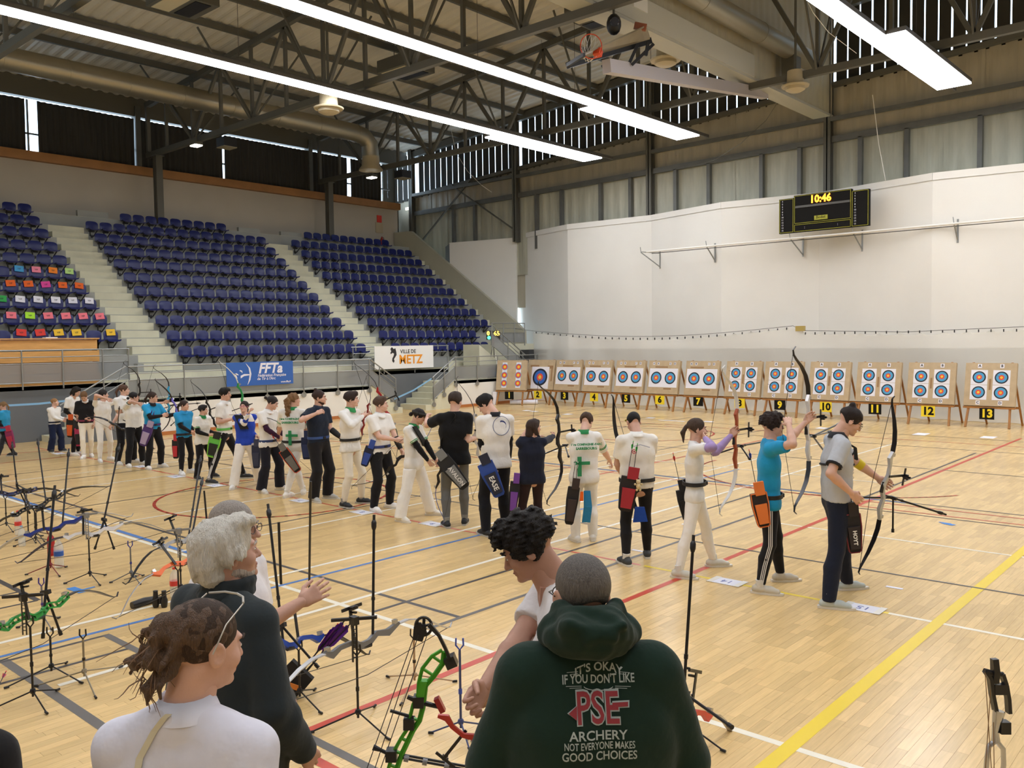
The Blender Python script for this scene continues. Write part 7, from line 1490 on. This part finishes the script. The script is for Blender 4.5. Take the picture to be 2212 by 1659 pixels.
# seams and zip of the jacket
bvh = None
def surf(o): me = o.data; return BVHTree.FromPolygons([v.co+Vector(wl(o)) for v in me.vertices], [p.vertices[:] for p in me.polygons])
def drape(bv, P, d, off=.003):
    h = bv.ray_cast(Vector([float(x) for x in P]), Vector([float(x) for x in d])); return None if h[0] is None else np.array(h[0])-unit(d)*off
# young man with curly hair
i = fore('young man with dark curly hair in white v-neck looking down', 1192, 1100, 3.4, 228, H=1.82, wR=('p', 1022, 1520, -.3), wL=('p', 1060, 1500, .1), eR=(.3, -.5, -1), headpitch=-30, headyaw=12, top=dict(c='e6e4e6', slv='short', hem=-.03, e=.012), bottom=('22242c', 'reg'), hair='curly', hc='1d1816', skin='c', headsize=1.02, curl=.9)
nk = i['neck']; v_ = i['Ft']; MB().poly([(-.06, .02), (.06, .02), (.0, -.12)], .02, (i['Rt'], i['up'], i['Ft'], nk+v_*.066-i['up']*.02)).build('bare_chest', skinmat('skin_c', SK['c']), i['t'])
MB().tube([nk+i['Rt']*.1+i['up']*.0-v_*.02, i['sR']+v_*.09-i['up']*.1, i['pel']+i['Rt']*.15+v_*.1+i['up']*.1], .012, 6).build('shoulder_strap', M_black, i['t'])
P0 = at(1000, 1560, 2.9); d_ = unit(at(1010, 1575, 2.85)-at(950, 1528, 3.0))
bow('red bow riser without limbs held low by the curly haired young man', at(1030, 1600, 3.1), unit(-R_*.75+U_*.6), unit(-U_*.8-R_*.5), riser='b8322c', limb=None, draw=0, stab=0, L=1.15, sc=.75, sight=True)
# man in green hoodie
H6 = 1.84
i = fore('large man in dark green hoodie with printed back', 1268, 1168, 2.62, 134, H=H6, wR=(.07, .2, -.5), wL=(-.07, .2, -.5), eR=(.5, -.4, -.5), eL=(-.5, -.4, -.5), headyaw=-14, headpitch=-8, top=dict(c='1a2f26', slv='long', hem=-.06, e=.045, fold=.006, ff=11), bottom=('23252c', 'reg'), hair='fade', hc='6a6560', build=1.36, headsize=1.0, skin='b', headkw=dict(glasses='1c1b1d', ear=.95), res=.009, hres=.0048)
nk, up, Rt, Ft = i['neck']+i['up']*.082, i['up'], i['Rt'], i['Ft']; g = SDF(nk-.34, nk+.3, .0075); Mh = cloth('182c23')
for a in np.linspace(math.pi*.92, math.pi*2.08, 13)[:-1]:
    d = Rt*math.cos(a)+Ft*math.sin(a); b2 = a+math.pi*1.16/12; d2 = Rt*math.cos(b2)+Ft*math.sin(b2)
    g.cap(nk+d*.105-up*.015, nk+d2*.105-up*.015, .04, .04, .03); g.cap(nk+d*.082+up*.05, nk+d2*.082+up*.05, .024, .024, .02)
for x in (-1, 1): g.cap(nk+Rt*x*.105-up*.015, nk+Rt*x*.08+Ft*.08-up*.03, .038, .03, .03); g.cap(nk+Rt*x*.08+up*.045, nk+Rt*x*.065+Ft*.08+up*.01, .022, .018, .02)
g.cap(nk-Ft*.12+up*.03-Rt*.06, nk-Ft*.13+up*.0+Rt*.01, .045, .034, .04, Ft, .8); g.cap(nk-Ft*.12+up*.03+Rt*.06, nk-Ft*.13-up*.0+Rt*.02, .045, .034, .04, Ft, .8)
g.cap(nk-Ft*.155+up*.055-Rt*.07, nk-Ft*.17+up*.02+Rt*.05, .009, .009, .02); g.cap(nk-Ft*.16+up*.05+Rt*.08, nk-Ft*.165+up*.01-Rt*.02, .009, .009, .02); g.noise(.005, 26, 3); g.mesh('hood', Mh, i['t'])
bv = surf(i['shirt']); Mt = mat('print_white', 'a8b4b4', .8); Mr = mat('print_red', '8e3038', .8); cdir = -Ft
def printed(s_, px, py, size, m, off=.0, sx=1.0, warp=None, name='back_print', bold=0):
    P = np.array(bv.ray_cast(Vector((0, 0, CH)), Vector(unit(ray(px, py))))[0]); o = text(name, s_, size, P, Rt, up, m, None, 0.0, bold, sx=sx, warp=warp, res=3)
    me = o.data; co = np.array([v.co[:] for v in me.vertices]); out = []
    for c in co:
        h = bv.ray_cast(Vector(c-Ft*.4), Vector(Ft.tolist())); out.append(np.array(h[0])-Ft*(.004+off) if h[0] is not None else c)
    out = np.array(out)-wl(i['t']); me.vertices.foreach_set('co', out.ravel()); me.update(); o.parent = i['t']; return o
arc = lambda k: (lambda x, y: (x, y-k*x*x))
printed("IT'S OKAY", 1293, 1439, .033, Mt, warp=arc(4), sx=.95, bold=.0006); printed("IF YOU DON'T LIKE", 1292, 1466, .034, Mt, sx=.72, bold=.0006)
printed('PSE', 1290, 1530, .115, Mt, sx=.75, bold=.006); printed('PSE', 1290, 1530, .115, Mr, off=.0022, sx=.75, bold=.0015)
printed('ARCHERY', 1292, 1588, .036, Mt, sx=1.05, bold=.0006); printed('NOT EVERYONE MAKES', 1295, 1610, .029, Mt, sx=.66, bold=.0004); printed('GOOD CHOICES', 1295, 1632, .035, Mt, sx=.82, bold=.0006)
def pshape(pts, m, off=.001):
    out = []
    for x, y in pts:
        h = bv.ray_cast(Vector((0, 0, CH)), Vector(unit(ray(x, y)))); P = at(x, y, i['D']-.25); out.append(np.array(h[0])-Ft*(.004+off) if h[0] is not None else P)
    b = MB(); b.add(out, [tuple(range(len(out)))]); o = b.build('back_print', m, i['t'])
for m, g_, o_ in ((Mt, 3, 0), (Mr, 0, .0022)):
    pshape([(1228-g_, 1540), (1246+g_, 1523-g_), (1246+g_, 1555+g_)], m, o_); pshape([(1322, 1516-g_), (1356+g_, 1514-g_), (1356+g_, 1524+g_), (1322, 1526+g_)], m, o_)
for k in (0, 1): 
    for sx in (-1, 1): pshape([(1292+sx*44, 1449+4*k), (1292+sx*(68-8*k), 1451+4*k), (1292+sx*(68-8*k), 1452.2+4*k), (1292+sx*44, 1450.2+4*k)], Mt); pshape([(1292+sx*36, 1480+4*k), (1292+sx*(70-8*k), 1481+4*k), (1292+sx*(70-8*k), 1482.2+4*k), (1292+sx*36, 1481.2+4*k)], Mt)
for sgn, yc in ((1, 1481),):
    pa = [(1292+32*math.cos(a), yc+sgn*10*math.sin(a)) for a in np.linspace(.2, math.pi-.2, 10)]; pshape(pa+[(x, y+2*sgn*-1) for x, y in pa[::-1]], Mt)
# woman with hair bun
i = fore('woman with loose brown hair bun in white polo, back turned', 400, 1290, 2.35, 128, H=1.785, shdrop=.022, wR=('p', 560, 1900, .1), wL=('p', 130, 1900, .1), headyaw=34, headpitch=-10, top=dict(c='dcdce8', slv='elbow', hem=-.03, e=.02, fold=.005, ff=12, collar='dfdfe9'), bottom=('2a2c33', 'reg'), hair='crop', hc='3f2d20', build=1.05, headsize=1.06, skin='a', res=.0085, hres=.0048)
P = i['P']; s_ = i['H']/1.75*1.03; A = i['A']; g = SDF(i['skull']-.26, i['skull']+.2, .0052); E = lambda c, rr, kk=.012, op='add': g.ell(P(*c), A, tuple(q*s_ for q in rr), kk*s_, op)
E((0, -.016, .036), (.08, .1, .086)); E((0, .112, -.02), (.098, .062, .095), .006, 'sub'); E((0, .045, -.05), (.1, .055, .05), .01, 'sub'); E((0, -.03, -.12), (.09, .09, .05), .01, 'sub')
E((-.01, -.1, .05), (.046, .035, .044), .012); E((-.02, -.115, .01), (.03, .026, .03), .012)
for j in range(16):
    a = rng.random()*6.28; x0 = -.05+.09*rng.random(); z0 = -.05+.1*rng.random(); p0 = P(x0, -.095, z0); p1 = P(x0-.03+.04*math.cos(a), -.125-.02*rng.random(), z0-.04+.03*math.sin(a)); g.cap(p0, p1, .011, .008, .02); p2 = p1+(P(0, 0, -.015-.012*rng.random())-P(0, 0, 0))+A[0]*.015*math.sin(a*2); g.cap(p1, p2, .007, .004, .006)
g.noise(.0028, 70, 6, (1, 1, .4)); g.noise(.002, 190, 9, (1, 1, .5)); g.mesh('hair_bun', mat('hair_brown', '5f4632', .5, bump=.9, bscale=60, var=.4, vscale=30, stretch=(6, 6, 1)), i['t'])
b = MB()
for j in range(46):      # loose curls
    a = rng.random()*6.28; c0 = P(-.03+.07*rng.random()-.04, -.11-.02*rng.random(), -.09+.13*rng.random()); pts = [c0]; v = rng.normal(size=3)*.008-A[1]*.001-A[2]*.004
    for q in range(5): pts.append(pts[-1]+v); v = v*.75+rng.normal(size=3)*.007-A[2]*.002
    b.tube(pts, [.0022, .002, .0018, .0014, .001, .0006], 4)
b.build('loose_curls', mat('hair_light', '75573c', .5), i['t'], kind='stuff')
mg = mat('glasses_frame', 'b9b4aa', .3, .4); b = MB(); b.tube([P(-.075, .05, .118), P(-.04, .075, .125), P(0, .085, .126), P(.04, .075, .125), P(.078, .05, .118)], .0032, 6); b.tube([P(.08, .048, .116), P(.088, .0, .07), P(.09, -.03, .0)], .0022, 5); b.tube([P(-.08, .048, .116), P(-.09, .0, .07)], .0022, 5); b.build('glasses_on_head', mg, i['t'], smooth=True)
nk = i['neck']; bv2 = surf(i['shirt']); pts = []
for x, y in ((300, 1530), (285, 1560), (262, 1610), (245, 1660), (235, 1720)):
    Pq = at(x, y, i['D']-.2); h = bv2.find_nearest(Vector(Pq)); pts.append(np.array(h[0])-F_*.006+V(0, 0, .004))
MB().ribbon(pts, .018, .003, R_).build('bag_strap', mat('strap_beige', 'cfc8ae', .7), i['t'])
# dark clad person cut by the left edge
i = fore('person in black jacket cut off by the left picture edge', -165, 1300, 2.25, 120, H=1.78, top=dict(c='191819', slv='long', hem=-.05, e=.035), bottom=(BLK, 'reg'), hair='short', hc='241c18', build=1.2, res=.012)
